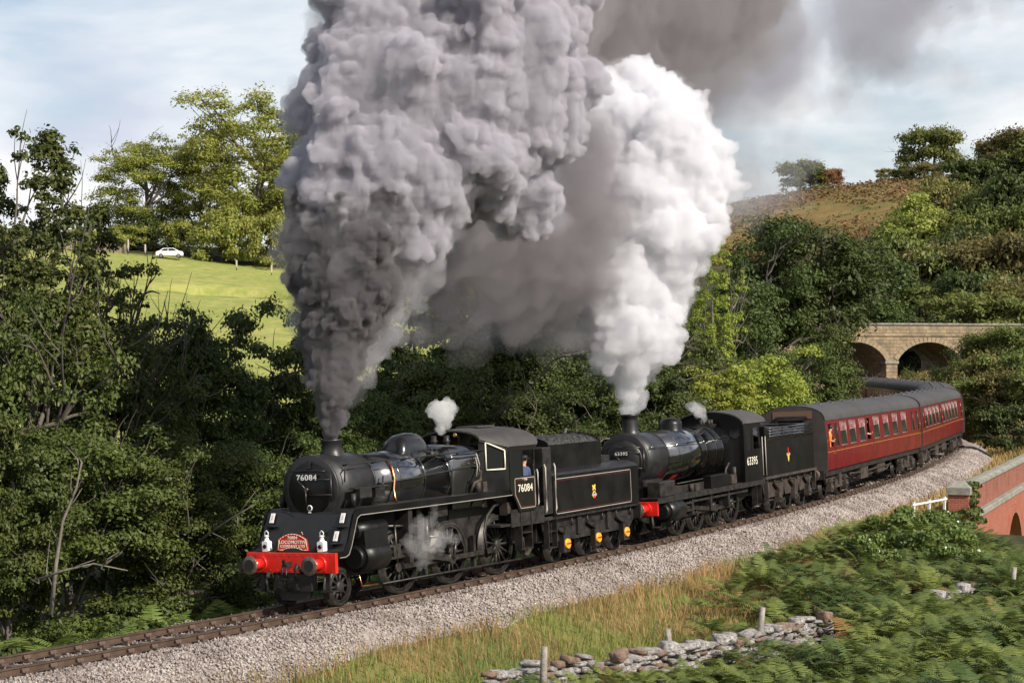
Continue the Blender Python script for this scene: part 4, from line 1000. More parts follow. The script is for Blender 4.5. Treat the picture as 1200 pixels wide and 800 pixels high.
def build_tender2():
    S = 28.05
    root = vehicle('tender', S, 6.8, 'plain black tender with coal rails and small crest behind the second locomotive', 'tender', ends=(30, 33.8))
    X = lambda x: x - S
    b = MB(); b.prism_x([(-1.22, 1.42), (1.22, 1.42), (1.22, 2.70), (1.28, 2.82), (1.26, 2.83), (1.19, 2.72), (-1.19, 2.72), (-1.26, 2.83), (-1.28, 2.82), (-1.22, 2.70)], X(28.25), X(34.45)); b.build('tank', M_BLK2, root)
    for sd in (-1, 1):
        b = MB(); b.box(X(28.25), X(28.30), sd * 1.11 - .11, sd * 1.11 + .11, 2.7, 3.25); b.prism_y([(X(28.29), 2.8), (X(29.0), 2.8), (X(28.7), 3.1), (X(28.29), 3.25)], sd * 1.205 - .015, sd * 1.205 + .015); b.build('tender_front', M_BLK2, root)
    for k in range(4):
        z = 2.86 + k * .10; b = MB()
        b.tube([(X(28.7), -1.24, z), (X(34.35), -1.24, z), (X(34.40), -1.2, z), (X(34.40), 1.2, z), (X(34.35), 1.24, z), (X(28.7), 1.24, z)], .028, 6); b.build('coal_rail', M_BLK, root)
    b = MB()
    for x in (29.2, 30.5, 31.8, 33.1, 34.3):
        for sd in (-1, 1): b.box(X(x) - .025, X(x) + .025, sd * 1.2 - .02, sd * 1.2 + .02, 2.7, 3.18)
    b.build('rail_stanchion', M_BLK, root)
    b = MB(); g = np.random.default_rng(9); rows = []
    for x in np.linspace(X(28.4), X(34.2), 40): rows.append([(x, y, 2.78 + .36 * max(0, 1 - (y / 1.2) ** 2) * (1 - .4 * abs((x - 3) / 3.3)) + g.uniform(-.07, .07)) for y in np.linspace(-1.18, 1.18, 16)])
    b.grid(rows, False); b.build('coal_load', M_COAL, root)
    for sd in (-1, 1):
        y = sd * 1.0
        b = MB(); b.prism_y([(X(28.2), 1.38), (X(34.55), 1.38), (X(34.55), .9), (X(34.2), .70), (X(33.0), .62), (X(32.9), .95), (X(32.75), .62), (X(31.1), .62), (X(30.98), .95), (X(30.85), .62), (X(29.0), .62), (X(28.5), .8)], y - .02, y + .02); b.box(X(28.1), X(34.6), sd * 1.14 - .12, sd * 1.14 + .12, 1.33, 1.425); b.build('tender_frame', M_UND, root)
        for x in (30.0, 31.95, 33.8):
            wheel(root, X(x), sd * .755, .57, 10, 'tender_wheel')
            b = MB(); yb = sd * 1.1; b.box(X(x) - .16, X(x) + .16, yb - .08, yb + .1, .40, .78); b.cyl((X(x), yb, .57), (X(x), yb + sd * .13, .57), .09, n=12); b.build('axle_box', M_UND, root)
            b = MB()
            for i in range(5): b.box(X(x) - .48 + i * .08, X(x) + .48 - i * .08, yb - .05, yb + .05, 1.08 - i * .04, 1.11 - i * .04)
            b.box(X(x) - .06, X(x) + .06, yb - .07, yb + .07, .76, 1.14); b.tube([(X(x) - .46, yb, 1.1), (X(x) - .5, yb, 1.34)], .04, 6); b.tube([(X(x) + .46, yb, 1.1), (X(x) + .5, yb, 1.34)], .04, 6); b.build('leaf_spring', M_UND, root)
        b = MB(); b.box(X(28.4), X(28.9), sd * 1.15 - .1, sd * 1.15 + .1, .55, .58); b.box(X(34.0), X(34.5), sd * 1.15 - .1, sd * 1.15 + .1, .6, .63); b.box(X(28.38), X(28.42), sd * 1.15 - .08, sd * 1.15 + .08, .55, 1.35); b.box(X(34.46), X(34.5), sd * 1.15 - .08, sd * 1.15 + .08, .6, 1.35); b.build('tender_step', M_UND, root)
    b = MB(); b.box(X(28.3), X(34.4), -.9, .9, .75, 1.42); b.build('under_tank', M_GRM, root)
    b = MB(); b.box(X(34.46), X(34.56), -1.2, 1.2, .9, 1.35); b.build('rear_beam', M_GRM, root)
    buffer_pair(root, X(35.1), 1, X(34.56), stock=M_GRM)
    for x in (30.0, 31.95, 33.8): MB().cyl((X(x), -.7, .57), (X(x), .7, .57), .07).build('axle', M_GRM, root)
    b = MB(); b.cyl((X(34.5), 0, 1.05), (X(35.7), 0, 1.05), .06); b.tube([(X(34.6), -.35, .9), (X(34.8), -.36, 1.1), (X(35.0), -.35, .6), (X(35.5), -.3, .8)], .05); b.build('coupling', M_GRM, root)
    e = empty('emblem', (X(31.07), -1.222, 2.1)); e.parent = root
    b = MB(); b.prism_y([(-.05, .0), (.05, .0), (.06, .12), (.04, .2), (.06, .27), (0, .24), (-.06, .27), (-.05, .18), (-.06, .1)], -.004, 0); b.build('lion', M_RED, e)
    b = MB(); b.box(-.21, -.06, -.004, 0, -.03, .06); b.box(.06, .21, -.004, 0, -.03, .06); b.build('emblem_band', M_LIN, e)
    b = MB(); b.prism_y([(-.10, .0), (.10, 0), (.09, -.12), (.03, -.26), (-.03, -.26), (-.09, -.12)], -.003, 0); b.build('crown', M_YEL, e)
    return root
tender2 = build_tender2()

# ---------------------------------------------------------------- coaches
M_MAR = mat('maroon_coach_paint', (.150, .0065, .010), .36, col2=(.105, .006, .0085), scale=1.2, coat=.12, rvar=.05, spec=.4)
M_MARD = mat('maroon_weathered', (.185, .014, .015), .34, col2=(.14, .016, .015), scale=1.6, coat=.2)
M_CROOF = mat('coach_roof_grey', (.058, .054, .053), .7, col2=(.04, .037, .036), scale=1.2)
M_CEND = mat('coach_end_brown', (.052, .043, .037), .75, col2=(.032, .027, .024), scale=2)
M_WPANE = mat('coach_window_glass', (.020, .022, .021), .05, spec=.7)
M_TOPL = mat('toplight_reflection', (.24, .07, .07), .12, col2=(.36, .19, .185), scale=2.4, spec=.6)  # pink tint paints the reddish reflections in the upper panes
M_WFRM = mat('window_frame_aluminium', (.24, .20, .19), .45, .5)
M_LINO = mat('coach_lining', (.36, .15, .025), .5)
M_TRIM = mat('coach_interior', (.13, .075, .045), .7)
def side_y(z):
    return float(np.interp(z, [1.20, 1.5, 2.0, 2.5, 2.9, 3.2], [1.335, 1.365, 1.38, 1.37, 1.345, 1.30]))
W_COMP = [(.42, 1.05, 'd'), (1.40, 2.02, 'n'), (2.45, 3.55, 'w'), (4.10, 5.25, 'w'), (5.95, 7.05, 'w'), (7.45, 8.10, 'd'), (8.80, 9.95, 'w'), (10.85, 11.95, 'w'), (12.9, 14.0, 'w'), (14.95, 16.05, 'w'), (17.25, 17.9, 'n'), (18.45, 19.10, 'd')]
W_OPEN = [(.45, 1.10, 'd'), (1.55, 2.65, 'w'), (3.10, 4.25, 'w'), (4.75, 5.9, 'w'), (6.4, 7.5, 'w'), (8.0, 8.65, 'd'), (9.25, 10.4, 'w'), (10.9, 12.0, 'w'), (12.5, 13.6, 'w'), (14.1, 15.2, 'w'), (15.7, 16.8, 'w'), (18.4, 19.05, 'd')]
_cm = {}
def build_coach(S, wins, label, key):
    Ln = 19.55
    root = vehicle('railway_coach', S, Ln, label, 'coach', 'maroon coaches of the train', ends=(S + 2.65, S + Ln - 2.65))
    if key in _cm:
        src = _cm[key]
        for ch in src.children: copy_tree(ch, root)
        return root
    zb, z0, z1, zt = 1.22, 2.12, 3.06, 3.20
    prz = [zb, 1.35, 1.6, 1.9, z0]
    for sd in (-1, 1):
        b = MB()
        def strip(xa, xb, zs):
            for i in range(len(zs) - 1):
                q = [(xa, sd * side_y(zs[i]), zs[i]), (xb, sd * side_y(zs[i]), zs[i]), (xb, sd * side_y(zs[i + 1]), zs[i + 1]), (xa, sd * side_y(zs[i + 1]), zs[i + 1])]
                b.add(q, [(0, 1, 2, 3)], True)
                q2 = [(p[0], p[1] - sd * .05, p[2]) for p in q]; b.add(q2, [(3, 2, 1, 0)], True)
        strip(0, Ln, prz); strip(0, Ln, [z1, 3.13, zt])
        xs = [0] + [v for w in wins for v in w[:2]] + [Ln]
        for i in range(0, len(xs), 2): strip(xs[i], xs[i + 1], [z0, 2.4, 2.75, z1])
        for (xa, xb, k) in wins:   # reveals
            for x in (xa, xb): b.add([(x, sd * side_y(z0), z0), (x, sd * side_y(z1), z1), (x, sd * (side_y(z1) - .05), z1), (x, sd * (side_y(z0) - .05), z0)], [(0, 1, 2, 3)])
            for z in (z0, z1): b.add([(xa, sd * side_y(z), z), (xb, sd * side_y(z), z), (xb, sd * (side_y(z) - .05), z), (xa, sd * (side_y(z) - .05), z)], [(0, 1, 2, 3)])
        b.build('body_side', M_MAR if sd < 0 else M_MARD, root)
        yo = lambda z: sd * (side_y(z) - .018)
        for (xa, xb, k) in wins:
            zt_ = 2.72 if k == 'w' else 2.98
            yi = lambda z: sd * (side_y(z) - .022)
            b = MB(); fw = .03
            for (p, q) in (((xa, z0), (xb, z0)), ((xb, z0), (xb, z1)), ((xb, z1), (xa, z1)), ((xa, z1), (xa, z0))):
                b.tube([(p[0], sd * (side_y(p[1]) - .008), p[1]), (q[0], sd * (side_y(q[1]) - .008), q[1])], .022, 5)
            if k == 'w': b.tube([(xa, sd * (side_y(zt_) - .012), zt_), (xb, sd * (side_y(zt_) - .012), zt_)], .016, 5); b.tube([((xa + xb) / 2, sd * (side_y(zt_) - .012), zt_), ((xa + xb) / 2, sd * (side_y(z1) - .012), z1)], .014, 5)
            wf = b.build('window', M_WFRM if k == 'w' else M_MAR, root)
            b = MB(); b.grid([[(xa, yi(z), z), (xb, yi(z), z)] for z in (z0, (z0 + zt_) / 2, zt_)]); b.build('pane', M_WPANE, wf)
            b = MB(); b.grid([[(xa, yi(z), z), (xb, yi(z), z)] for z in (zt_, z1)]); b.build('toplight', M_TOPL if k == 'w' else M_WPANE, wf)
            if k == 'd':
                b = MB(); yy = lambda z: sd * (side_y(z) + .003)
                for x in (xa - .09, xb + .09): b.grid([[(x - .006, yy(z), z), (x + .006, yy(z), z)] for z in (1.24, 1.6, 1.9, 2.4, 2.9, 3.12)])
                dj = b.build('door_seam', M_GRM, root)
                b = MB(); b.tube([(xb + .02, sd * 1.395, 1.86), (xb + .06, sd * 1.40, 1.86)], .025, 6); b.tube([(xb + .2, sd * 1.36, 1.9), (xb + .2, sd * 1.42, 1.95), (xb + .2, sd * 1.40, 2.4), (xb + .2, sd * 1.36, 2.45)], .012, 5); b.build('door_handle', M_BRS, root)
        b = MB(); b.grid([[(0.02, sd * (side_y(z) + .003), z), (Ln - .02, sd * (side_y(z) + .003), z)] for z in (1.93, 1.957)]); b.build('waist_lining', M_LINO if sd < 0 else M_MARD, root)
        b = MB(); b.box(0, Ln, sd * 1.30 - .03, sd * 1.30 + .03, 3.19, 3.235); b.build('gutter', M_CROOF, root)
        b = MB(); b.box(.1, Ln - .1, sd * 1.2 - .04, sd * 1.2 + .04, .98, 1.22); b.build('solebar', M_GRM, root)
    # roof
    b = MB(); ra = [(1.315 * math.cos(a), 3.215 + .62 * math.sin(a) ** .85) for a in np.linspace(math.pi - .001, .001, 21)]
    b.grid([[(x, p[0], p[1]) for p in ra] for x in np.linspace(-.03, Ln + .03, 9)]); rf = b.build('roof', M_CROOF, root)
    for x in (.02, Ln / 3, 2 * Ln / 3, Ln - .02):
        b = MB(); b.grid([[(x + d, p[0] * (1.006), p[1] + .008) for p in ra] for d in (-.04, .04)]); b.build('roof_band', M_CROOF, rf)
    for i in range(9):
        for yy in (-.32, .32):
            b = MB(); x = 1.2 + i * 2.15; b.lathe([(.10, -.05), (.10, .03), (.07, .07), (0, .08)], (x, yy, 3.80), 'z', 10); b.build('roof_vent', M_CROOF, rf)
    # ends and gangways
    for x, dr_ in ((0, -1), (Ln, 1)):
        pr = [(-1.335, 1.1), (1.335, 1.1)] + [(side_y(z), z) for z in (1.6, 2.1, 2.6, 3.0, 3.2)] + [(p[0], p[1]) for p in reversed(ra[1:-1])] + [(-side_y(z), z) for z in (3.2, 3.0, 2.6, 2.1, 1.6)]
        b = MB(); b.prism_x(pr, x - .02, x + .02); b.build('end_panel', M_CEND, root)
        b = MB(); xo = x + dr_ * .02; xe = x + dr_ * .32
        lo, hi = min(xo, xe), max(xo, xe)
        b.box(lo, hi, -.62, -.52, 1.15, 3.35); b.box(lo, hi, .52, .62, 1.15, 3.35); b.box(lo, hi, -.62, .62, 3.25, 3.42); b.box(lo, hi, -.62, .62, 1.1, 1.2); b.build('gangway', M_GRM, root)
        b = MB(); b.box(min(x, x + dr_ * .04), max(x, x + dr_ * .04), -.8, .8, 3.30, 3.62); b.build('end_board', M_TRIM, root)
        buffer_pair(root, x + dr_ * .30, dr_, x + dr_ * .0, stock=M_GRM)
        b = MB(); b.box(x - .06, x + .06, -1.2, 1.2, .86, 1.22); b.build('headstock', M_GRM, root)
    # floor, seats (seen through the glass)
    b = MB(); b.box(.05, Ln - .05, -1.25, 1.25, 1.16, 1.22); b.build('floor', M_GRM, root)
    # bogies and underframe
    for xc in (2.65, Ln - 2.65):
        for sd in (-1, 1):
            b = MB(); y = sd * 1.0
            b.prism_y([(xc - 1.9, .95), (xc - 1.75, .62), (xc - .9, .55), (xc - .6, .78), (xc + .6, .78), (xc + .9, .55), (xc + 1.75, .62), (xc + 1.9, .95), (xc + 1.3, .90), (xc + .7, 1.0), (xc - .7, 1.0), (xc - 1.3, .90)], y - .05, y + .05)
            for wx in (-1.295, 1.295):
                rbox(b, (xc + wx, sd * 1.06, .48), .34, .22, .36); b.cyl((xc + wx, sd * 1.1, .47), (xc + wx, sd * 1.22, .47), .10, n=12)
                for i in range(4): b.box(xc + wx - .45 + i * .09, xc + wx + .45 - i * .09, sd * 1.1 - .05, sd * 1.1 + .05, .70 + i * .03, .725 + i * .03)
            for k in (-.35, .35): b.lathe([(.11, 0), (.13, .06), (.11, .12), (.13, .18), (.11, .24), (.13, .30)], (xc + k, sd * 1.06, .48), 'z', 10)
            b.box(xc - .65, xc + .65, sd * 1.06 - .08, sd * 1.06 + .08, .42, .50); b.box(xc - .2, xc + .2, sd * 1.1 - .12, sd * 1.1 + .12, .78, 1.0)
            b.build('bogie_side', M_UND, root)
            for wx in (-1.295, 1.295): wheel(root, xc + wx, sd * .755, .455, 1, 'bogie_wheel')
        b = MB(); b.box(xc - .3, xc + .3, -1.0, 1.0, .6, .95)
        for wx in (-1.295, 1.295): b.cyl((xc + wx, -.7, .455), (xc + wx, .7, .455), .07)
        b.build('bogie_bolster', M_GRM, root)
    b = MB(); b.box(6.6, 8.0, -1.2, -.5, .48, 1.0); b.build('battery_box', M_UND, root, bevel=.02)
    b = MB(); b.box(10.2, 11.8, -1.15, -.3, .55, 1.0); b.box(8.6, 10.0, .4, 1.15, .5, 1.0); b.build('equipment_box', M_UND, root, bevel=.02)
    b = MB()
    for sd in (-1, 1): b.tube([(4.8, sd * .9, 1.0), (6.3, sd * .9, .55), (13.2, sd * .9, .55), (14.7, sd * .9, 1.0)], .05, 6)
    b.cyl((12.3, -.9, .75), (12.3, .1, .75), .25, n=16); b.tube([(4.6, -1.15, .85), (6.4, -1.18, .78), (13, -1.18, .78)], .03); b.build('truss', M_UND, root)
    _cm[key] = root
    return root
COACH_S = [35.62, 55.52, 75.42, 95.32, 115.22]
LB = ['maroon coach coupled directly behind the second tender, eating side windows in pairs', 'second maroon coach behind the locomotives, on the middle of the curve', 'third maroon coach behind the locomotives, turning away round the curve', 'fourth maroon coach behind the locomotives, showing its shaded inner side', 'fifth maroon coach from the locomotives, entering the stone bridge under trees']
LB[0] = 'first maroon coach with orange waist line, coupled to the plain black tender'
coaches = [build_coach(S, W_COMP if i in (0, 2) else W_OPEN, LB[i], 'a' if i in (0, 2) else 'b') for i, S in enumerate(COACH_S)]
# ---------------------------------------------------------------- masonry materials
def masonry(name, c1, c2, mortar, bw, bh, msize=.015, bump=.6, stain=None, offset=.5):
    m = bpy.data.materials.new(name); m.use_nodes = True
    N = m.node_tree.nodes; L = m.node_tree.links; p = N['Principled BSDF']; p.inputs['Roughness'].default_value = .9; p.inputs['Specular IOR Level'].default_value = .2
    t = N.new('ShaderNodeTexCoord'); sp = N.new('ShaderNodeSeparateXYZ'); cb = N.new('ShaderNodeCombineXYZ')
    ad = N.new('ShaderNodeMath'); ad.operation = 'ADD'
    L.new(t.outputs['Object'], sp.inputs[0]); L.new(sp.outputs[0], ad.inputs[0]); L.new(sp.outputs[1], ad.inputs[1]); L.new(ad.outputs[0], cb.inputs[0]); L.new(sp.outputs[2], cb.inputs[1])
    br = N.new('ShaderNodeTexBrick'); br.inputs['Scale'].default_value = 1.0; br.inputs['Brick Width'].default_value = bw; br.inputs['Row Height'].default_value = bh; br.inputs['Mortar Size'].default_value = msize
    br.inputs['Color1'].default_value = (*c1, 1); br.inputs['Color2'].default_value = (*c2, 1); br.inputs['Mortar'].default_value = (*mortar, 1); br.offset = offset
    L.new(cb.outputs[0], br.inputs['Vector'])
    nz = N.new('ShaderNodeTexNoise'); nz.inputs['Scale'].default_value = 1.3; nz.inputs['Detail'].default_value = 6; L.new(t.outputs['Object'], nz.inputs['Vector'])
    mr = N.new('ShaderNodeMapRange'); mr.inputs[1].default_value = .44; mr.inputs[2].default_value = .66; L.new(nz.outputs['Fac'], mr.inputs[0])
    mx_ = N.new('ShaderNodeMix'); mx_.data_type = 'RGBA'; L.new(mr.outputs[0], mx_.inputs[0]); L.new(br.outputs['Color'], mx_.inputs[6]); mx_.inputs[7].default_value = (*(stain or tuple(c * .5 for c in c1)), 1)
    L.new(mx_.outputs[2], p.inputs['Base Color'])
    b = N.new('ShaderNodeBump'); b.inputs['Strength'].default_value = bump; b.inputs['Distance'].default_value = .03; b.invert = True; L.new(br.outputs['Fac'], b.inputs['Height'])
    b2 = N.new('ShaderNodeBump'); b2.inputs['Strength'].default_value = .4; b2.inputs['Distance'].default_value = .03
    n3 = N.new('ShaderNodeTexNoise'); n3.inputs['Scale'].default_value = 9; n3.inputs['Detail'].default_value = 5; L.new(t.outputs['Object'], n3.inputs['Vector']); L.new(n3.outputs['Fac'], b2.inputs['Height']); L.new(b.outputs[0], b2.inputs['Normal'])
    L.new(b2.outputs[0], p.inputs['Normal'])
    return m
M_ASH = masonry('sandstone_blocks', (.38, .285, .175), (.27, .20, .125), (.17, .13, .09), .62, .30, .018, .8, (.16, .135, .095))
M_COPE = mat('weathered_coping', (.30, .285, .25), .9, col2=(.17, .165, .125), scale=3, bump=.6)
M_ARCH = mat('arch_sandstone', (.34, .26, .165), .9, col2=(.24, .18, .115), scale=1.5, bump=.5)
M_BRICK = masonry('red_brick', (.31, .080, .050), (.21, .055, .036), (.27, .19, .15), .235, .078, .011, .5, (.20, .085, .055))
M_BRICKB = masonry('orange_brick', (.39, .105, .06), (.29, .08, .048), (.30, .21, .16), .235, .078, .010, .5, (.32, .10, .06))
M_STONE = mat('wall_stone', (.34, .32, .30), .95, col2=(.135, .12, .105), scale=3.2, bump=.9, bscale=9, detail=7)
M_STONE2 = mat('wall_stone_pale', (.46, .44, .43), .95, col2=(.13, .11, .095), scale=4.5, bump=.9, bscale=9, detail=7)
M_STONE3 = mat('wall_stone_brown', (.24, .155, .105), .95, col2=(.12, .09, .07), scale=3.2, bump=.9, bscale=9)
M_POST = mat('weathered_post', (.33, .30, .26), .9, col2=(.19, .165, .14), scale=6, bump=.5)

# ---------------------------------------------------------------- stone road bridge
def build_bridge():
    P0 = np.array([27.0, 158.0]); ang = math.atan2(5.5, 22.0)
    z_top, z_str = 8.30, 7.25
    root = empty('stone_bridge', (P0[0], P0[1], 0), (0, 0, ang), 'pale sandstone road bridge with two arches over the railway', 'bridge')
    ca = math.cos(ang)
    U = lambda px: (px - 600) * (P0[1] + 1.0) / 2196.24            # world X near the bridge line
    u_of = lambda px: (U(px) - P0[0]) / (ca - math.sin(ang) * (px - 600) / 2196.24)
    arches = []
    for c, hs in ((1000, 36), (1086, 37)):
        arches.append((u_of(c), (u_of(c + hs) - u_of(c - hs)) / 2))
    zs_, zcr = 5.15, 6.75
    def lower(u):
        for c, h in arches:
            if abs(u - c) <= h + 1e-6:
                return zs_ + (zcr - zs_) * (math.sqrt(max(0, 1 - ((u - c) / h) ** 2 * .82)) - math.sqrt(.18)) / (1 - math.sqrt(.18)), True
        return -1.2, False
    us = sorted(set([-14.0, -9.0, 26.0, 30.0] + [c + h * k for c, h in arches for k in np.linspace(-1, 1, 29)] + list(np.linspace(arches[1][0] + arches[1][1] + .3, 26, 8))))
    b = MB(); D = 7.5
    for a, c in zip(us[:-1], us[1:]):
        mid, op = lower((a + c) / 2)
        za = lower(a)[0] if op else -1.2; zb_ = lower(c)[0] if op else -1.2
        for y, fl in ((0, 0), (D, 1)):
            q = [(a, y, za), (c, y, zb_), (c, y, z_str), (a, y, z_str)]
            b.add(q, [(0, 1, 2, 3) if not fl else (3, 2, 1, 0)])
        if op: b.add([(a, 0, za), (c, 0, zb_), (c, D, zb_), (a, D, za)], [(0, 1, 2, 3)])
    for c, h in arches:
        for u in (c - h, c + h): b.add([(u, 0, -1.2), (u, D, -1.2), (u, D, zs_), (u, 0, zs_)], [(0, 1, 2, 3)])
    b.add([(-14, 0, z_str), (30, 0, z_str), (30, D, z_str), (-14, D, z_str)], [(0, 1, 2, 3)])
    b.build('spandrel_wall', M_ASH, root)
    for y0, y1 in ((-.06, .36), (D - .36, D + .06)):
        b = MB(); b.box(-14, 30, y0 + .07, y1 - .02, z_str + .16, z_top - .12); b.build('parapet', M_ASH, root)
        b = MB(); b.box(-14, 30, y0 - .03, y1, z_str, z_str + .158); b.build('string_course', M_ASH, root)
        u = -14.0; k = 0
        while u < 29.5:
            w = random.uniform(1.0, 1.5); b = MB(); b.box(u, u + w - .02, y0 - .02, y1 + .03, z_top - .118, z_top + random.uniform(.03, .06), .03); b.build('coping_stone', M_COPE, root); u += w
    for c, h in arches:
        n = 17; t = np.linspace(-1, 1, n + 1)
        for i in range(n):
            ua, ub = c + h * t[i] * .999, c + h * t[i + 1] * .999
            za, zb_ = lower(ua)[0], lower(ub)[0]
            dx_, dz_ = (ua + ub) / 2 - c, 2.2
            L_ = math.hypot(dx_, dz_); ox, oz = dx_ / L_ * .42, dz_ / L_ * .42
            b = MB(); g = .012; b.prism_y([(ua + g, za - .01), (ub - g, zb_ - .01), (ub - g + ox, zb_ + oz), (ua + g + ox, za + oz)], -.05, .02); b.build('arch_stone', M_ARCH, root)
    c0 = (arches[0][0] + arches[0][1] + arches[1][0] - arches[1][1]) / 2
    b = MB(); b.box(c0 - .62, c0 + .62, -.07, 1.0, zs_ - .25, zs_ - .02); b.build('impost', M_COPE, root)
    return root
build_bridge()

# ---------------------------------------------------------------- brick underbridge beside the line
def build_underbridge():
    ang = math.atan2(BWD[1], BWD[0])
    root = empty('brick_bridge', (BW0[0], BW0[1], 0), (0, 0, ang), 'red brick arched bridge parapet with stone coping beside the ballast', 'bridge')
    # local x along the wall, -y towards the near side
    Ln = 30.0; zt, zs = .80, -.34
    b = MB(); b.box(.3, Ln, -.02, .34, zs + .16, zt); b.build('parapet', M_BRICK, root)
    u = .15
    while u < Ln:
        w = random.uniform(1.1, 1.5); b = MB(); dz = random.uniform(-.012, .012)
        b.prism_x([(-.14, zt + .003), (.46, zt + .003), (.46, zt + .12 + dz), (.3, zt + .19 + dz), (.02, zt + .19 + dz), (-.14, zt + .12 + dz)], u, u + w - .015); b.build('coping_stone', M_COPE, root); u += w
    u = .1
    while u < Ln:
        w = random.uniform(1.3, 1.8); b = MB(); b.box(u, u + w - .012, -.26, .30, zs - .10, zs + .158, .03); b.build('string_stone', M_COPE, root); u += w
    # spandrel with arch
    c, r_ = 15.4, 3.4; zsp = -1.25 - r_
    def low(u):
        d = abs(u - c)
        return (zsp + math.sqrt(max(0, r_ * r_ - d * d))) if d < r_ else -6.5
    us = sorted(set([-.4, 1.5, 3, 10, 20, Ln] + list(c + r_ * np.cos(np.linspace(math.pi, 0, 33)))))
    b = MB()
    for a, d in zip(us[:-1], us[1:]):
        ins = abs((a + d) / 2 - c) < r_
        za, zd = (low(a) if ins else -6.5), (low(d) if ins else -6.5)
        if ins and abs(a - c) >= r_ - 1e-6: za = zsp
        if ins and abs(d - c) >= r_ - 1e-6: zd = zsp
        b.add([(a, -.10, za), (d, -.10, zd), (d, -.10, zs - .1), (a, -.10, zs - .1)], [(0, 1, 2, 3)])
        if ins: b.add([(a, -.10, za), (d, -.10, zd), (d, 9, zd), (a, 9, za)], [(0, 1, 2, 3)])
    for u in (c - r_, c + r_): b.add([(u, -.1, -6.5), (u, 9, -6.5), (u, 9, zsp), (u, -.1, zsp)], [(0, 1, 2, 3)])
    b.build('spandrel_wall', M_BRICKB, root)
    for k in range(4):
        b = MB(); ra, rb = r_ + k * .125 + .008, r_ + (k + 1) * .125 - .008; y = -.10 - (4 - k) * .012 - .02
        n = 34
        inner = [(c + ra * math.cos(a), zsp + ra * math.sin(a)) for a in np.linspace(0, math.pi, n)]; outer = [(c + rb * math.cos(a), zsp + rb * math.sin(a)) for a in np.linspace(0, math.pi, n)]
        outer = [(x, min(z, zs - .105)) for x, z in outer]
        b.grid([[(p[0], y, p[1]) for p in inner], [(p[0], y, p[1]) for p in outer]], False)
        b.grid([[(p[0], y, p[1]) for p in inner], [(p[0], -.09, p[1]) for p in inner]], False); b.grid([[(p[0], y, p[1]) for p in outer], [(p[0], -.09, p[1]) for p in outer]], False)
        b.build('arch_ring', M_BRICKB, root)
    # end pier
    b = MB(); b.box(-.95, -.25, -.32, .42, -2.2, .72); b.build('end_pier', M_BRICKB, root)
    b = MB()
    r0 = [(-1.02, -.39), (-.18, -.39), (-.18, .49), (-1.02, .49)]
    b.grid([[(x, y, .722) for x, y in r0], [(x, y, .98) for x, y in r0], [(-.72, -.1, 1.22), (-.48, -.1, 1.22), (-.48, .2, 1.22), (-.72, .2, 1.22)]], False, True); b.cap([(-.72, -.1, 1.22), (-.48, -.1, 1.22), (-.48, .2, 1.22), (-.72, .2, 1.22)]); b.cap([(x, y, .722) for x, y in r0]); b.build('pier_cap', M_COPE, root)
    b = MB(); b.box(-.25, .3, .0, .32, -1.5, .70); b.build('wall_end', M_BRICK, root)
    return root
ubr = build_underbridge()

# white railing by the pier
def build_rail():
    a = np.array([14.15, 66.3]); c = np.array([15.95, 69.0]); g = .02
    dirv = (c - a); Ln = np.linalg.norm(dirv); ang = math.atan2(dirv[1], dirv[0])
    root = empty('white_fence', (a[0], a[1], ground_z(a[0], a[1])[0]), (0, 0, ang), 'short white painted post and rail fence beside the brick pier', 'fence')
    for x in (.15, Ln * .5, Ln - .1):
        b = MB(); b.box(x - .04, x + .04, -.04, .04, -.5, .84); b.build('post', M_WHT, root)
    for z in (.26, .76):
        b = MB(); b.box(-.1, Ln, -.075, -.042, z - .032, z + .032); b.build('rail', M_WHT, root)
build_rail()

# ---------------------------------------------------------------- drystone wall and posts
stone_meshes = []
for k in range(9):
    g = np.random.default_rng(100 + k); iv, if_ = ico(2)
    V = np.sign(iv) * np.abs(iv) ** .42
    V = V * np.array([.5, .40, .5]) * g.uniform(.85, 1.15, 3) * (1 + .09 * g.normal(size=(len(V), 1)))
    stone_meshes.append(np_mesh('stone', V, if_, (M_STONE, M_STONE2, M_STONE2, M_STONE3)[k % 4], False))
def wall_run(label, pts, rows, group=None):
    P = np.array([unpx(px, py, 2196.24 * 6.45 / (py - 409.9)) for px, py in pts])
    root = empty('drystone_wall', (P[0][0], P[0][1], ground_z(P[0][0], P[0][1])[0]), label=label, cat='wall', group=group)
    seg = np.linalg.norm(np.diff(P[:, :2], axis=0), axis=1); cum = np.concatenate([[0], np.cumsum(seg)])
    for r_ in range(rows):
        u = random.uniform(0, .2)
        while u < cum[-1]:
            w = random.uniform(.15, .36) * (1.15 if r_ == rows - 1 else 1); h = random.uniform(.08, .15) * (random.choice((1.0, 1.3, 1.9)) if r_ == rows - 1 else 1)
            x = np.interp(u + w / 2, cum, P[:, 0]); y = np.interp(u + w / 2, cum, P[:, 1]); zt = np.interp(u + w / 2, cum, P[:, 2])
            z = zt - .20 - (rows - 1 - r_) * .115 + random.uniform(-.05, .05)
            if r_ == rows - 1 and random.random() < .22: u += w; continue
            i = int(np.clip(np.searchsorted(cum, u + w / 2) - 1, 0, len(P) - 2)); d = P[i + 1] - P[i]
            o = link('stone', random.choice(stone_meshes), root, (x - root.location.x + random.uniform(-.05, .05), y - root.location.y + random.uniform(-.08, .08), z - root.location.z), (random.uniform(-.12, .12), random.uniform(-.14, .14), math.atan2(d[1], d[0]) + random.uniform(-.25, .25)))
            o.scale = (w * 1.12, random.uniform(.38, .55), h * 1.12)
            u += w
    return root
wall_run('tumbled grey drystone wall at the edge of the straw grass', [(570, 782), (600, 772), (640, 764), (690, 758), (725, 760), (765, 750), (800, 746), (850, 737), (900, 727), (945, 716), (968, 714)], 6)
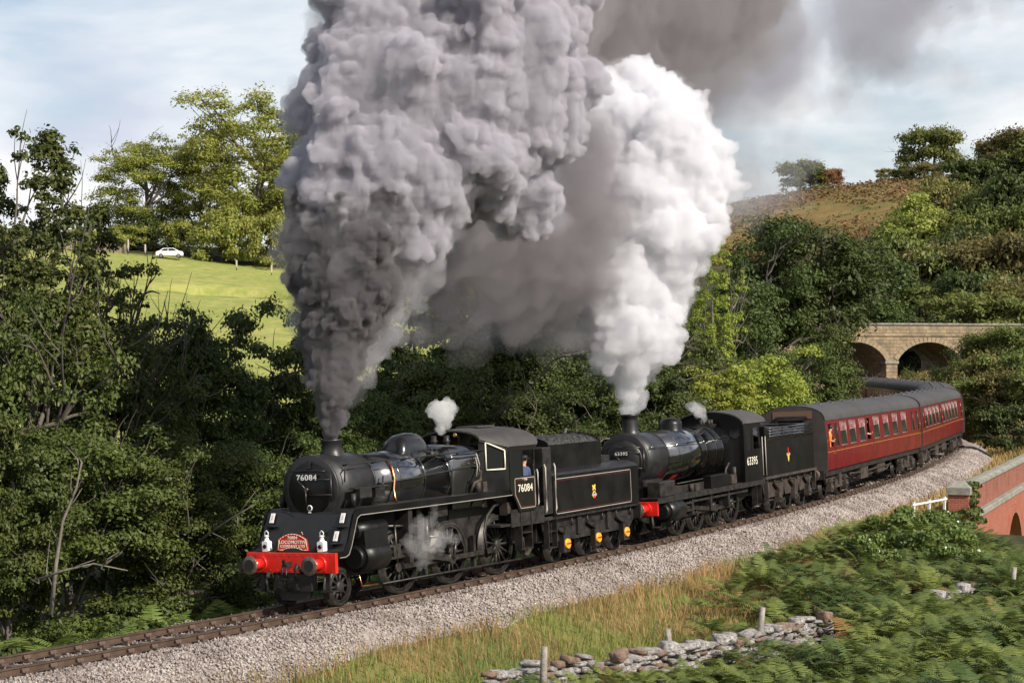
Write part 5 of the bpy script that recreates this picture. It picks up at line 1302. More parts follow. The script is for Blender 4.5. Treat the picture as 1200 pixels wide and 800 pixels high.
wall_run('short mossy length of drystone wall among the bracken below the brambles', [(1095, 690), (1120, 684), (1140, 680), (1156, 679)], 4)
for (px, py, top, lean, lab) in ((636, 800, 757, .05, 'short grey fence post standing in front of the drystone wall, wall end side'), (784, 766, 736, -.05, 'grey fence post beside the middle of the drystone wall'), (889, 752, 711, .12, 'leaning grey fence post at the far end of the drystone wall'), (1184, 700, 664, .14, 'leaning grey fence post in the bracken near the brick arch'), (1098, 642, 628, 0, '')):
    if not lab: continue
    Y = 2196.24 * 6.9 / (py - 409.9); p = unpx(px, py, Y); h = (py - top) * Y / 2196.24
    b = MB(); b.tube([(0, 0, -.5), (lean * .5 * h, 0, h * .5), (lean * h, .02, h)], .07, 7, [.085, .078, .062])
    tag(b.build('fence_post', M_POST, None, loc=(p[0], p[1], p[2])), lab, 'post', 'weathered fence posts')

# ---------------------------------------------------------------- car on the hill, hill wall, posts
def build_car():
    X, Y = -50.6, 277.0; z = ground_z(X, Y, False)[0] + .12
    root = empty('parked_car', (X, Y, z), (0, 0, R(8)), 'white hatchback car parked on the hilltop beyond the field', 'car')
    M_CAR = mat('car_paint', (.80, .81, .82), .25, coat=.5); M_TY = mat('tyre_rubber', (.02, .02, .02), .8)
    side = [(-2.0, .35), (-2.02, .75), (-1.85, .95), (-1.55, 1.02), (-.95, 1.42), (.55, 1.47), (1.35, 1.05), (1.85, .95), (2.0, .75), (2.0, .35)]
    b = MB(); rows = []
    for y, k in ((-.84, .93), (-.80, 1), (.80, 1), (.84, .93)): rows.append([(x * (.985 if k < 1 else 1), y * (1 - .17 * max(0, z_ - .95) / .5), .35 + (z_ - .35) * (.97 if k < 1 else 1)) for x, z_ in side])
    b.grid(rows, True, True); b.cap(rows[0]); b.cap(rows[-1]); b.build('body', M_CAR, root)
    for sd in (-1, 1):
        for pts in ([(-1.35, 1.03), (-.85, 1.34), (-.25, 1.38), (-.25, 1.03)], [(-.17, 1.03), (-.17, 1.38), (.5, 1.40), (1.1, 1.05)]):
            b = MB(); b.add([(x, sd * (.865 * (1 - .17 * max(0, z_ - .95) / .5)), z_) for x, z_ in pts], [(0, 1, 2, 3)]); b.build('side_window', M_GLS, root)
        for x in (-1.25, 1.3):
            b = MB(); b.cyl((x, sd * .74, .31), (x, sd * .88, .31), .31, n=20); w = b.build('wheel', M_TY, root)
            b = MB(); b.cyl((x, sd * .88, .31), (x, sd * .89, .31), .19, n=14); b.build('rim', M_WFRM, w)
        b = MB(); b.box(1.86, 1.98, sd * .62 - .16, sd * .62 + .16, .70, .84); b.build('headlight', M_WFRM, root)
        b = MB(); b.box(-2.03, -1.93, sd * .66 - .12, sd * .66 + .12, .75, .95); b.build('tail_light', M_RED, root)
    b = MB(); b.add([(.62, -.66, 1.435), (.62, .66, 1.435), (1.36, .74, 1.07), (1.36, -.74, 1.07)], [(0, 1, 2, 3)]); b.build('windscreen', M_GLS, root)
    return root
build_car()
M_HW = mat('hill_wall_stone', (.33, .27, .19), .95, col2=(.20, .16, .11), scale=1.2, bump=.8, bscale=3)
def hill_wall(label, pts, h):
    P = [np.array([*unpx(px, 300, Y)[:2]]) for px, Y in pts]; b = MB(); rows = []
    for p, q in zip(P[:-1], P[1:]):
        for t in np.linspace(0, 1, 12, endpoint=False):
            c = p + (q - p) * t; z = ground_z(c[0], c[1], False)[0]; hh = h + random.uniform(-.12, .12)
            rows.append([(c[0], c[1] - .3, z - .6), (c[0], c[1] - .25, z + hh), (c[0], c[1] + .25, z + hh), (c[0], c[1] + .3, z - .6)])
    b.grid(rows, False, True); tag(b.build('field_wall', M_HW), label, 'wall')
hill_wall('low tan stone field wall on the hilltop beside the hedge', [(20, 283), (100, 282), (152, 281)], 1.5)
M_HP = mat('gate_post', (.38, .34, .28), .9)
for px, Y, h, lab in ((150, 280, 2.2, 'tall pale gate post at the end of the hilltop wall'), (170, 279, 1.7, 'pale gate post just behind the white car'), (277, 272, 1.5, 'thin fence post standing in the top of the field under the trees'), (318, 268, 1.5, 'thin fence post by the field corner close to the smoke')):
    p = unpx(px, 300, Y); z = ground_z(p[0], p[1], False)[0]
    b = MB(); b.tube([(0, 0, -.4), (.03, 0, h * .5), (0, 0, h)], .13, 6, [.16, .14, .12]); tag(b.build('gate_post', M_HP, None, loc=(p[0], p[1], z)), lab, 'post', 'hilltop posts')

# ---------------------------------------------------------------- people
M_SKIN = mat('skin', (.55, .30, .22), .6); M_OVR = mat('blue_overalls', (.05, .07, .14), .8); M_HIV = mat('orange_jacket', (.85, .20, .02), .7); M_CAP = mat('dark_cap', (.02, .02, .025), .7); M_SHIRT = mat('pale_shirt', (.60, .62, .68), .8)
def person_mesh(name, mc, reach, lean):
    """standing body leaning on a sill: one skin; clothes by height"""
    me = bpy.data.meshes.new(name)
    V = [(0, 0, .95), (0, 0, 1.15), (0, 0, 1.40), (0, 0, 1.50), (0, 0, 1.58), (.01, 0, 1.68),
         (0, .18, 1.42), (0, .26, 1.18), (.06, .22, .95), (.1, .2, .88), (0, -.18, 1.42), (.06, -.26, 1.20), (reach, -.22, 1.14), (reach + .09, -.18, 1.15),
         (0, .10, .90), (.02, .11, .50), (0, .11, .08), (.12, .12, .04), (0, -.10, .90), (.02, -.11, .50), (0, -.11, .08), (.12, -.12, .04)]
    E = [(0, 1), (1, 2), (2, 3), (3, 4), (4, 5), (2, 6), (6, 7), (7, 8), (8, 9), (2, 10), (10, 11), (11, 12), (12, 13), (0, 14), (14, 15), (15, 16), (16, 17), (0, 18), (18, 19), (19, 20), (20, 21)]
    rad = [.15, .15, .14, .06, .075, .085, .07, .05, .04, .035, .07, .05, .042, .035, .09, .065, .05, .04, .09, .065, .05, .04]
    V = [(x + lean * max(0, z - .9), y, z) for x, y, z in V]
    me.from_pydata(V, E, []); me.update()
    o = link(name, me)
    sk = o.modifiers.new('skin', 'SKIN'); o.modifiers.new('sub', 'SUBSURF').levels = 1
    if not me.skin_vertices: me.attributes
    for i, s_ in enumerate(me.skin_vertices[0].data): s_.radius = (rad[i], rad[i]); s_.use_root = (i == 0)
    m2 = bpy.data.meshes.new_from_object(o.evaluated_get(bpy.context.evaluated_depsgraph_get()))
    bpy.data.objects.remove(o)
    m2.materials.clear(); m2.materials.append(mc); m2.materials.append(M_SKIN)
    for p in m2.polygons:
        p.use_smooth = True; c = p.center
        p.material_index = 1 if (c.z > 1.50 or (c.x > reach - .02 + lean * .2 and abs(c.z - 1.15) < .12 and c.y < -.1) or (abs(c.z - .9) < .06 and c.y > .15)) else 0
    return m2
def person(veh, loc, rz, label, mc, cap=True, reach=.26, lean=.12, shirt=False):
    bpy.context.view_layer.update()
    me = person_mesh('person', mc, reach, lean)
    o = link('person', me); tag(o, label, 'person')
    o.matrix_world = veh.matrix_world @ Matrix.Translation(loc) @ Matrix.Rotation(rz, 4, 'Z')
    hx = .01 + lean * .78
    b = MB(); b.ball((hx - .012, 0, 1.70), .096, 1, 1, .95, 12, 8) if not cap else (b.lathe([(.095, 0), (.10, .05), (.10, .08), (0, .09)], (hx - .01, 0, 1.70), 'z', 14), b.box(hx + .05, hx + .16, -.06, .06, 1.70, 1.712))
    b.build('cap' if cap else 'hair', M_CAP, o)
    b = MB(); b.ball((hx + .085, 0, 1.655), .018, 1.2, .8, 1.2, 6, 4); b.build('nose', M_SKIN, o)
    b = MB()
    for sd in (-1, 1): b.ball((hx + .076, sd * .032, 1.68), .011, .6, 1, .7, 6, 4)
    b.build('eyes', M_CAP, o)
    return o
person(loco1, (9.46, -1.12, 1.36), R(-105), 'driver in dark blue overalls leaning out of the leading cab side window', M_OVR)
person(coaches[0], (.74, -1.16, 1.22), R(-95), 'person in an orange jacket leaning out of the first coach door window', M_HIV, cap=False, lean=.25)
person(coaches[0], (7.8, -1.12, 1.22), R(-90), 'person in a pale shirt standing at the middle door window of the first coach', M_SHIRT, cap=False)
for ci in (0,):
    ws = [c for c in coaches[ci].children if c.name.startswith('window')]
    k = 0
    for w in ws[:12]:
        for ch in list(w.children):
            pass
    doors = [w for w in ws[:12]]
    for j in (0, 5):
        for ch in list(doors[j].children): bpy.data.objects.remove(ch)
# ---------------------------------------------------------------- foliage
def leaf_mat(name, a, b, transl=.28, attr='tone'):
    m = bpy.data.materials.new(name); m.use_nodes = True
    N = m.node_tree.nodes; L = m.node_tree.links; p = N['Principled BSDF']; p.inputs['Roughness'].default_value = .55; p.inputs['Specular IOR Level'].default_value = .3
    at = N.new('ShaderNodeAttribute'); at.attribute_name = attr
    oi = N.new('ShaderNodeObjectInfo')
    mx_ = N.new('ShaderNodeMix'); mx_.data_type = 'RGBA'; mx_.inputs[6].default_value = (*a, 1); mx_.inputs[7].default_value = (*b, 1); L.new(at.outputs['Fac'], mx_.inputs[0])
    hs = N.new('ShaderNodeHueSaturation'); L.new(mx_.outputs[2], hs.inputs['Color'])
    r1 = N.new('ShaderNodeMapRange'); r1.inputs[3].default_value = .485; r1.inputs[4].default_value = .512; L.new(oi.outputs['Random'], r1.inputs[0]); L.new(r1.outputs[0], hs.inputs['Hue'])
    r2 = N.new('ShaderNodeMapRange'); r2.inputs[3].default_value = .85; r2.inputs[4].default_value = 1.15; L.new(oi.outputs['Random'], r2.inputs[0]); L.new(r2.outputs[0], hs.inputs['Value'])
    L.new(hs.outputs[0], p.inputs['Base Color'])
    tr = N.new('ShaderNodeBsdfTranslucent'); L.new(hs.outputs[0], tr.inputs['Color']); ms = N.new('ShaderNodeMixShader'); ms.inputs[0].default_value = transl
    L.new(p.outputs[0], ms.inputs[1]); L.new(tr.outputs[0], ms.inputs[2]); L.new(ms.outputs[0], N['Material Output'].inputs['Surface'])
    return m
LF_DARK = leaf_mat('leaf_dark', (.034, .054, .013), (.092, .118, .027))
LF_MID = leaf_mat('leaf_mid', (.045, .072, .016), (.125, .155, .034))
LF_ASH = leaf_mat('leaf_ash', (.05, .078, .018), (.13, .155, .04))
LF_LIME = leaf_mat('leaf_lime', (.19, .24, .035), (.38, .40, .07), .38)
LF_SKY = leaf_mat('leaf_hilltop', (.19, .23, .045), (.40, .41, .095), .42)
LF_OLIVE = leaf_mat('leaf_olive', (.11, .11, .03), (.22, .19, .055))
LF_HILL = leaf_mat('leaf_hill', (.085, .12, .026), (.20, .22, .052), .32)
LF_RUST = leaf_mat('leaf_rust', (.17, .07, .035), (.26, .12, .05))
LF_BRAM = leaf_mat('leaf_bramble', (.065, .10, .022), (.17, .21, .05))
M_BARK = mat('bark', (.13, .11, .088), .95, col2=(.065, .055, .045), scale=3, bump=.6)
M_BARKP = mat('pale_bark', (.20, .175, .14), .9, col2=(.11, .095, .08), scale=4, bump=.5)

def leaf_cards(P_, Nrm, size, g, asp=.55, zl=1.0):
    """one folded diamond quad per leaf"""
    n = len(P_)
    nr = Nrm + g.normal(0, .55, (n, 3)); nr /= np.linalg.norm(nr, axis=1, keepdims=True) + 1e-9
    a = np.cross(nr, g.normal(size=(n, 3))); a /= np.linalg.norm(a, axis=1, keepdims=True) + 1e-9
    c = np.cross(nr, a); s = size * g.uniform(.6, 1.35, (n, 1))
    k = np.array([1, 1, zl]); V = np.stack([P_ - a * s * k, P_ + (nr * s * .12 - c * s * asp) * k, P_ + a * s * k, P_ + (c * s * asp + nr * s * .12) * k], 1).reshape(-1, 3)
    return V, np.arange(n * 4).reshape(-1, 4)

def make_tree(seed, nleaf, leaf, kind='round', n_clump=60, spread=.36, base=.22, bare=0.0, clump_r=.11, limbs=7, limb_share=.3, zf=1.0, zl=None):
    """unit tree (height 1): trunk mesh with limbs, crown mesh of leaf clumps"""
    g = np.random.default_rng(seed); b = MB()
    clumps = []
    def limb(p, d, L_, r_, lvl):
        n = 4; pts = [p]; q = np.array(p, float); dd = np.array(d, float)
        for i in range(n):
            dd = dd + g.normal(0, .16, 3) + np.array([0, 0, .05]); dd /= np.linalg.norm(dd)
            q = q + dd * L_ / n; pts.append(tuple(q))
        b.tube(pts, r_, 6 if lvl < 2 else 4, [r_ * (1 - .17 * i) for i in range(n + 1)], caps=False)
        if lvl < 2:
            for k in range(3 if lvl else 3):
                i = g.integers(2, n + 1); e = dd + g.normal(0, .55, 3); e[2] = abs(e[2]) * .7; e /= np.linalg.norm(e)
                limb(pts[i], e, L_ * g.uniform(.5, .75), r_ * .5, lvl + 1)
        clumps.append(q.copy())
    lean = g.normal(0, .03, 2)
    tp = [(0, 0, -.06), (lean[0] * .3, lean[1] * .3, base * .5), (lean[0], lean[1], base), (lean[0] * 2, lean[1] * 2, .5), (lean[0] * 2.5, lean[1] * 2.5, .72)]
    b.tube(tp, .03, 8, [.034, .027, .022, .014, .007])
    for k in range(limbs):
        a = 2 * math.pi * (k + g.random() * .6) / limbs; zz = base * .8 + g.random() * (.55 - base * .5)
        limb((lean[0] * 1.5, lean[1] * 1.5, zz), (math.cos(a) * .8, math.sin(a) * .8, .65), g.uniform(.24, .4) * spread / .36, .013, 0)
    # clump centres: on limbs' ends plus an uneven shell
    C = [c for c in clumps if c[2] > base and (c[0] ** 2 + c[1] ** 2) < (spread * 1.05) ** 2 and c[2] < 1.0]
    g.shuffle(C); C = C[:int(n_clump * limb_share)]
    while len(C) < n_clump:
        v = g.normal(size=3); v /= np.linalg.norm(v); rr = g.uniform(.45, 1.0) ** .6
        if kind == 'round': c = np.array([v[0] * spread * rr, v[1] * spread * rr, base + (1 - base) * .5 + v[2] * (1 - base) * .46 * rr])
        elif kind == 'tall':
            zz = g.random(); w = spread * (1 - zz) ** .6 * (.5 + .5 * min(1, zz * 3)); c = np.array([v[0] * w, v[1] * w, base + (1 - base) * zz * .96])
        else:
            zz = g.random() ** .8; w = spread * math.sqrt(max(.02, 1 - zz ** 2)); c = np.array([v[0] * w, v[1] * w, base + (1 - base) * zz * .9])
        C.append(c)
    C = np.array(C); R_ = clump_r * g.uniform(.55, 1.25, len(C))
    wts = R_ ** 2 / (R_ ** 2).sum(); idx = g.choice(len(C), nleaf, p=wts)
    v = g.normal(size=(nleaf, 3)); v /= np.linalg.norm(v, axis=1, keepdims=True)
    v[:, 2] = np.where(v[:, 2] < -.3, -v[:, 2] * .6, v[:, 2])
    rr = g.uniform(.35, 1.0, (nleaf, 1)) ** .5
    P_ = C[idx] + v * np.array([1, 1, .72 * zf]) * R_[idx][:, None] * rr * (1 + .25 * g.normal(size=(nleaf, 1)))
    V, Fc = leaf_cards(P_, v + np.array([0, 0, .5]), leaf, g, zl=zl or zf)
    tone = np.clip(g.random(nleaf) * .55 + g.random(len(C))[idx] * .45, 0, 1)
    cm = np_mesh('crown', V, Fc, LF_MID, False, {'tone': np.repeat(tone, 4)})
    tm = b.mesh('trunk', M_BARK)
    return tm, cm
T_NEAR = [make_tree(11, 46000, .0098, 'dome', 150, .42, .03, clump_r=.085), make_tree(12, 46000, .0098, 'round', 150, .42, .06, clump_r=.08), make_tree(13, 44000, .0098, 'dome', 120, .44, .02, clump_r=.095)]
T_SQN = [make_tree(14, 30000, .0105, 'dome', 110, .42, .0, clump_r=.085, zf=1.7), make_tree(15, 30000, .0105, 'dome', 110, .42, .0, clump_r=.08, zf=1.7)]
T_SQF = [make_tree(44, 11000, .017, 'dome', 90, .40, .0, clump_r=.10, zf=2.2), make_tree(45, 11000, .017, 'dome', 70, .40, .0, clump_r=.11, zf=2.2)]
T_OPEN = [make_tree(21, 24000, .0115, 'tall', 300, .36, .14, clump_r=.042, limbs=12, zl=.45, zf=.7), make_tree(22, 24000, .0115, 'tall', 300, .38, .16, clump_r=.042, limbs=12, zl=.45, zf=.7)]
T_MID = [make_tree(31, 20000, .0135, 'round', 100, .38, .12, clump_r=.105), make_tree(32, 20000, .0135, 'dome', 100, .44, .08, clump_r=.105), make_tree(33, 18000, .0135, 'round', 80, .36, .18, clump_r=.12)]
T_FAR = [make_tree(41, 11000, .018, 'round', 90, .40, .04, clump_r=.12), make_tree(42, 11000, .018, 'dome', 80, .42, .0, clump_r=.13), make_tree(43, 10000, .018, 'round', 80, .38, .06, clump_r=.12)]
T_GAP = [make_tree(51, 30000, .0092, 'round', 170, .40, .05, clump_r=.075, limbs=11, limb_share=.35, zf=1.25, zl=1.0), make_tree(52, 30000, .0092, 'round', 160, .42, .04, clump_r=.078, limbs=11, limb_share=.35, zf=1.25, zl=1.0)]

def tree(var, px, Y, top, wpx, m, label, group, name='tree', sink=0.0, bark=None, ratio=.42):
    p = unpx(px, top, Y); z0 = ground_z(p[0], p[1], False)[0] - sink
    H_ = max(1.0, p[2] - z0) * .95; Wm = wpx * Y / 2196.24
    root = empty(name, (p[0], p[1], z0), (0, 0, random.uniform(0, 6.28)), label, 'bush' if 'bush' in name else 'tree', group)
    sc = (Wm / (2 * ratio), Wm / (2 * ratio), H_)
    if sc[0] / sc[2] > 1.25 and var not in T_OPEN: var = random.choice(T_SQF if Y > 110 else T_SQN)
    for nm, me in (('trunk', var[0]), ('crown', var[1])):
        o = link(nm, me, root); o.scale = sc
        if nm == 'crown': o.material_slots[0].link = 'OBJECT'; o.material_slots[0].material = m
        elif bark: o.material_slots[0].link = 'OBJECT'; o.material_slots[0].material = bark
    return root
G1 = 'trees beside the line'
# beside the line, left
for a in [
 (T_OPEN[0], 58, 50, 108, 230, LF_ASH, 'tall thin open-crowned tree with bare twigs rising above the field hedge'),
 (T_OPEN[1], -8, 51, 150, 190, LF_ASH, 'open-crowned tree rising beside the tall thin tree at the wood edge'),
 (T_OPEN[1], 116, 53, 200, 160, LF_ASH, 'slender sparse tree in front of the sunny field'),
 (T_GAP[0], 40, 49, 330, 230, LF_MID, 'leafy ash with gaps showing the field, below the tall thin tree'),
 (T_GAP[1], 140, 54, 375, 180, LF_MID, 'loose-leaved small tree whose side twigs reach over the field'),
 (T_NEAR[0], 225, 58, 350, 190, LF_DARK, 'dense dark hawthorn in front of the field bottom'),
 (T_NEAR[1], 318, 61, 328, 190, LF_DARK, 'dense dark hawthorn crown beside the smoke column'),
 (T_NEAR[2], 90, 47, 480, 230, LF_MID, 'low spreading ash bush with pale dead branches by the line'),
 (T_NEAR[1], 5, 46, 470, 170, LF_MID, 'low leafy bush at the end of the wood by the line'),
 (T_NEAR[0], 200, 49, 505, 190, LF_MID, 'leafy bush behind the ferns in front of the hawthorns'),
 (T_NEAR[2], 285, 52, 500, 170, LF_MID, 'leafy bush overhanging the line just ahead of the locomotive'),
 (T_NEAR[1], 370, 60, 440, 150, LF_MID, 'leafy tree behind the leading smokebox'),
 (T_NEAR[0], 445, 64, 445, 150, LF_ASH, 'sunlit leafy tree behind the leading boiler'),
 (T_NEAR[2], 505, 70, 400, 170, LF_MID, 'shaded tree behind the leading dome'),
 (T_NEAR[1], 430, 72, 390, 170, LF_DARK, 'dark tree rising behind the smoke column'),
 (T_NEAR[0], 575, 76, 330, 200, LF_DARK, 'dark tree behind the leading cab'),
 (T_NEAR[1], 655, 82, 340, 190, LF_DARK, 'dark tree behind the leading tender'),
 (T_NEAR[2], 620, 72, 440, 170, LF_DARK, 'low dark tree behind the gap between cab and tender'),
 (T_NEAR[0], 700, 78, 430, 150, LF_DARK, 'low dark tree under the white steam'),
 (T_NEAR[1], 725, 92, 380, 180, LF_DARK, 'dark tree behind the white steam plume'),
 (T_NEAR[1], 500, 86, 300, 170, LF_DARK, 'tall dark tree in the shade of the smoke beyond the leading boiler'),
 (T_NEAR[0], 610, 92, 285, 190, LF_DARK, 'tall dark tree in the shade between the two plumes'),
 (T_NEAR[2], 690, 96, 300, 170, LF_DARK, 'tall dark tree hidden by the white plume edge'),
 (T_MID[1], 780, 92, 440, 110, LF_MID, 'bush behind the second dome'),
 (T_MID[0], 800, 104, 375, 110, LF_MID, 'mid green tree beside the bare forked tree'),
]:
    tree(a[0], a[1], a[2], a[3], a[4], a[5], a[6], G1)
for a in [
 (T_OPEN[0], 838, 106, 258, 90, LF_LIME, 'thin half-dead tree with pale forked limbs and lime leaves', 'tree', M_BARKP),
 (T_MID[1], 895, 104, 400, 120, LF_LIME, 'bright yellow-green bush above the second tender', 'bush_yellow', None),
 (T_MID[0], 840, 101, 428, 110, LF_LIME, 'yellow-green bush above the second cab', 'bush_yellow', None),
 (T_MID[2], 950, 146, 236, 190, LF_DARK, 'large dark oak towering beside the stone bridge', 'tree', None),
 (T_MID[0], 898, 142, 262, 130, LF_DARK, 'dark oak wreathed in drifting smoke', 'tree', None),
 (T_MID[1], 860, 132, 330, 120, LF_DARK, 'dark tree behind the half-dead forked tree', 'tree', None),
 (T_MID[1], 972, 138, 368, 76, LF_MID, 'green tree hiding the end of the stone bridge', 'tree', None),
 (T_MID[0], 945, 128, 400, 100, LF_MID, 'green bush under the large oak above the coach roof', 'bush_green', None),
 (T_MID[2], 992, 146, 412, 34, LF_MID, 'small bush against the bridge beside the train', 'bush_green', None),
]:
    tree(a[0], a[1], a[2], a[3], a[4], a[5], a[6], 'trees beyond the second locomotive', 'bush' if 'bush' in a[7] else 'tree', bark=a[8])
# behind the bridge and up the right hill
g = np.random.default_rng(77)
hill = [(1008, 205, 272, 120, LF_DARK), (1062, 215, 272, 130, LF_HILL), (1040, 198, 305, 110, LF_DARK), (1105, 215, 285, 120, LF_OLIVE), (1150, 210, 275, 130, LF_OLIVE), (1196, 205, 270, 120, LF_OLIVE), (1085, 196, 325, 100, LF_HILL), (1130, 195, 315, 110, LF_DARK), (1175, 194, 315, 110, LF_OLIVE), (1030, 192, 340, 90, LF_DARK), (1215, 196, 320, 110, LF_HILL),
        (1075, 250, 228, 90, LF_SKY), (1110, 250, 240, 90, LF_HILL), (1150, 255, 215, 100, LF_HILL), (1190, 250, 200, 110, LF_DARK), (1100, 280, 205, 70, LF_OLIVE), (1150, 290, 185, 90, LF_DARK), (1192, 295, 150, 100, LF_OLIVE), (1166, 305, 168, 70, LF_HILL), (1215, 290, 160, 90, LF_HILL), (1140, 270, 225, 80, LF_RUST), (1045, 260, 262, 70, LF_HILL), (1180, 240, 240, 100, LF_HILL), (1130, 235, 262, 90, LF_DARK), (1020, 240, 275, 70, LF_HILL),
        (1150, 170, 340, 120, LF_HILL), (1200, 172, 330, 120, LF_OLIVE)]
for i, (px, Y, top, w, m) in enumerate(hill):
    tone = {'leaf_dark': 'dark green', 'leaf_hill': 'mid green', 'leaf_olive': 'olive brown', 'leaf_hilltop': 'bright green', 'leaf_rust': 'rusty brown'}[m.name]
    tree(T_FAR[i % 3], px, Y, top, w, m, tone + ' tree in the wood on the hillside behind the stone bridge', 'hillside wood behind the stone bridge: ' + tone)
for a in [(T_FAR[1], 943, 430, 186, 66, LF_HILL, 'round oak standing alone on the heather skyline'), (T_FAR[1], 976, 428, 197, 30, LF_RUST, 'small reddish bush beside the round skyline oak'), (T_GAP[0], 1092, 430, 147, 78, LF_HILL, 'loose-crowned tall tree on the heather skyline above the wood'), (T_FAR[1], 1041, 430, 197, 28, LF_OLIVE, 'small round bush on the heather skyline between the tall trees'), (T_FAR[1], 1084, 415, 190, 44, LF_OLIVE, 'olive bush at the foot of the loose-crowned skyline tree'), (T_FAR[1], 1060, 428, 195, 26, LF_MID, 'low bush on the heather skyline next to the tall loose-crowned tree')]:
    tree(*a, 'trees on the heather skyline', 'bush' if 'bush' in a[6] else 'tree')
for a in [(T_GAP[1], 178, 300, 158, 130, LF_SKY, 'large sycamore on the hilltop behind the white car'), (T_GAP[0], 296, 296, 98, 170, LF_SKY, 'tallest sunny hilltop tree with visible limbs near the smoke'), (T_GAP[1], 236, 306, 150, 100, LF_SKY, 'hilltop tree between the large sycamore and the tallest tree'), (T_GAP[0], 350, 300, 150, 120, LF_SKY, 'hilltop tree partly behind the smoke column'), (T_FAR[1], 150, 296, 262, 60, LF_SKY, 'low hilltop bush beside the tall gate post'), (T_FAR[1], 265, 285, 240, 80, LF_SKY, 'bushy low growth under the tallest hilltop tree'), (T_FAR[1], 320, 282, 245, 70, LF_SKY, 'bushy low growth at the field corner by the smoke'), (T_FAR[1], 215, 293, 255, 60, LF_SKY, 'low hilltop bush behind the car bonnet'), (T_FAR[1], 175, 297, 250, 60, LF_MID, 'low hilltop bush behind the car boot')]:
    tree(*a, 'hilltop trees above the field', 'bush' if ('bush' in a[6]) else 'tree')
for i, (px, w) in enumerate(((20, 60), (62, 60), (102, 56), (132, 40))):
    tree(T_FAR[1], px, 290, 268 + 3 * (i % 2), w, LF_SKY, 'clipped green hedge bush behind the hilltop field wall', 'hedge behind the field wall', 'hedge_bush')
bank = [(1062, 152, 428, 30, LF_HILL), (1100, 150, 425, 44, LF_HILL), (1138, 148, 390, 56, LF_HILL), (1168, 146, 382, 70, LF_HILL), (1200, 144, 374, 80, LF_HILL), (1085, 147, 434, 50, LF_OLIVE), (1128, 143, 415, 66, LF_HILL), (1160, 140, 412, 90, LF_OLIVE), (1200, 138, 405, 90, LF_HILL), (1150, 136, 438, 70, LF_HILL), (1185, 134, 432, 80, LF_OLIVE), (1105, 146, 440, 60, LF_HILL), (1215, 132, 425, 80, LF_HILL)]
for i, (px, Y, top, w, m) in enumerate(bank):
    tree(T_FAR[1], px, Y, top, w, m, ('olive' if m is LF_OLIVE else 'green') + ' scrub bush on the bank in front of the right-hand bridge arch', 'scrub on the bridge bank: ' + m.name.split('_')[1], 'bush')
tree(T_MID[1], 1192, 118, 472, 90, LF_DARK, 'dark round bush in the grass beside the curve of the line', None, 'bush')

tree(T_MID[1], 1078, 178, 392, 80, LF_DARK, 'dark bush filling the right-hand bridge arch from behind', 'trees behind the arches', 'bush')
tree(T_MID[0], 1020, 180, 388, 80, LF_DARK, 'dark bush filling the left-hand bridge arch from behind', 'trees behind the arches', 'bush')
# pale dead branches in the left wood
def branch(pts, r_, label):
    g = np.random.default_rng(int(pts[0][0])); W_ = [np.array(unpx(*p)) for p in pts]; b = MB(); root = W_[0]
    L_ = [tuple(w - root) for w in W_]
    b.tube(L_, r_, 6, [r_ * (1 - .75 * i / (len(L_) - 1)) for i in range(len(L_))])
    for i in range(1, len(L_)):
        for k in range(2):
            d = np.array(L_[i]) - np.array(L_[i - 1]); d /= np.linalg.norm(d) + 1e-9; e = d + g.normal(0, .6, 3); e /= np.linalg.norm(e); q = np.array(L_[i - 1]) + d * g.uniform(.1, .6)
            ln = g.uniform(.4, 1.0); b.tube([tuple(q), tuple(q + e * ln * .5), tuple(q + (e + g.normal(0, .2, 3)) * ln)], r_ * .4, 4, [r_ * .45, r_ * .3, r_ * .12])
    tag(b.build('dead_branch', M_BARKP, None, loc=tuple(root)), label, 'branch', 'pale dead branches in the wood')
branch([(60, 720, 44.5), (66, 660, 44.6), (74, 610, 44.6), (90, 570, 44.5), (96, 540, 44.4)], .06, 'pale bare stem rising from the ferns at the wood edge')
branch([(40, 680, 44), (75, 668, 43.8), (110, 660, 43.6), (150, 668, 43.4)], .045, 'pale bare branch sweeping low over the ferns')
branch([(215, 650, 49), (245, 625, 47), (270, 608, 46), (300, 590, 45.2)], .045, 'pale dead branch reaching up towards the smokebox')
branch([(120, 420, 52), (160, 402, 50), (185, 385, 49.5), (197, 340, 49.5)], .035, 'thin twiggy branch reaching across the field view')

# ---------------------------------------------------------------- bracken
def frond(g, L_=1.0, npn=15):
    """arching fern frond from the origin: rachis + tapering pinnae quads"""
    t = np.linspace(0, 1, npn + 1); rise = g.uniform(.45, .8)
    px = L_ * t * .85; pz = L_ * rise * (t - .62 * t * t) * 1.25
    V = []; Fc = []
    up = np.array([0, 0, 1.])
    for i in range(npn):
        c = np.array([px[i + 1], 0, pz[i + 1]]); d = np.array([px[i + 1] - px[i], 0, pz[i + 1] - pz[i]]); d /= np.linalg.norm(d)
        if i < 2: continue
        ln = L_ * .30 * math.sin(math.pi * min(1, (1 - t[i + 1]) * .62 + .12)) ** 1.1 * g.uniform(.85, 1.1); w = L_ * .040
        for sd in (-1, 1):
            o = np.array([.35 * ln, sd * ln, -ln * g.uniform(.05, .35)])
            b = len(V); V += [c - d * w * .5, c + d * w * .5, c + o * .62 + d * w * .42, c + o, c + o * .55 - d * w * .55]; Fc += [(b, b + 1, b + 2), (b, b + 2, b + 4), (b + 2, b + 3, b + 4)]
    for i in range(npn):
        b = len(V); V += [np.array([px[i], -.008, pz[i]]), np.array([px[i], .008, pz[i]]), np.array([px[i + 1], 0, pz[i + 1]])]; Fc.append((b, b + 1, b + 2))
    return np.array(V), np.array(Fc)
gf = np.random.default_rng(5); FR = [frond(gf) for _ in range(6)]
LF_FERN = leaf_mat('bracken', (.065, .105, .026), (.20, .24, .055), .30)
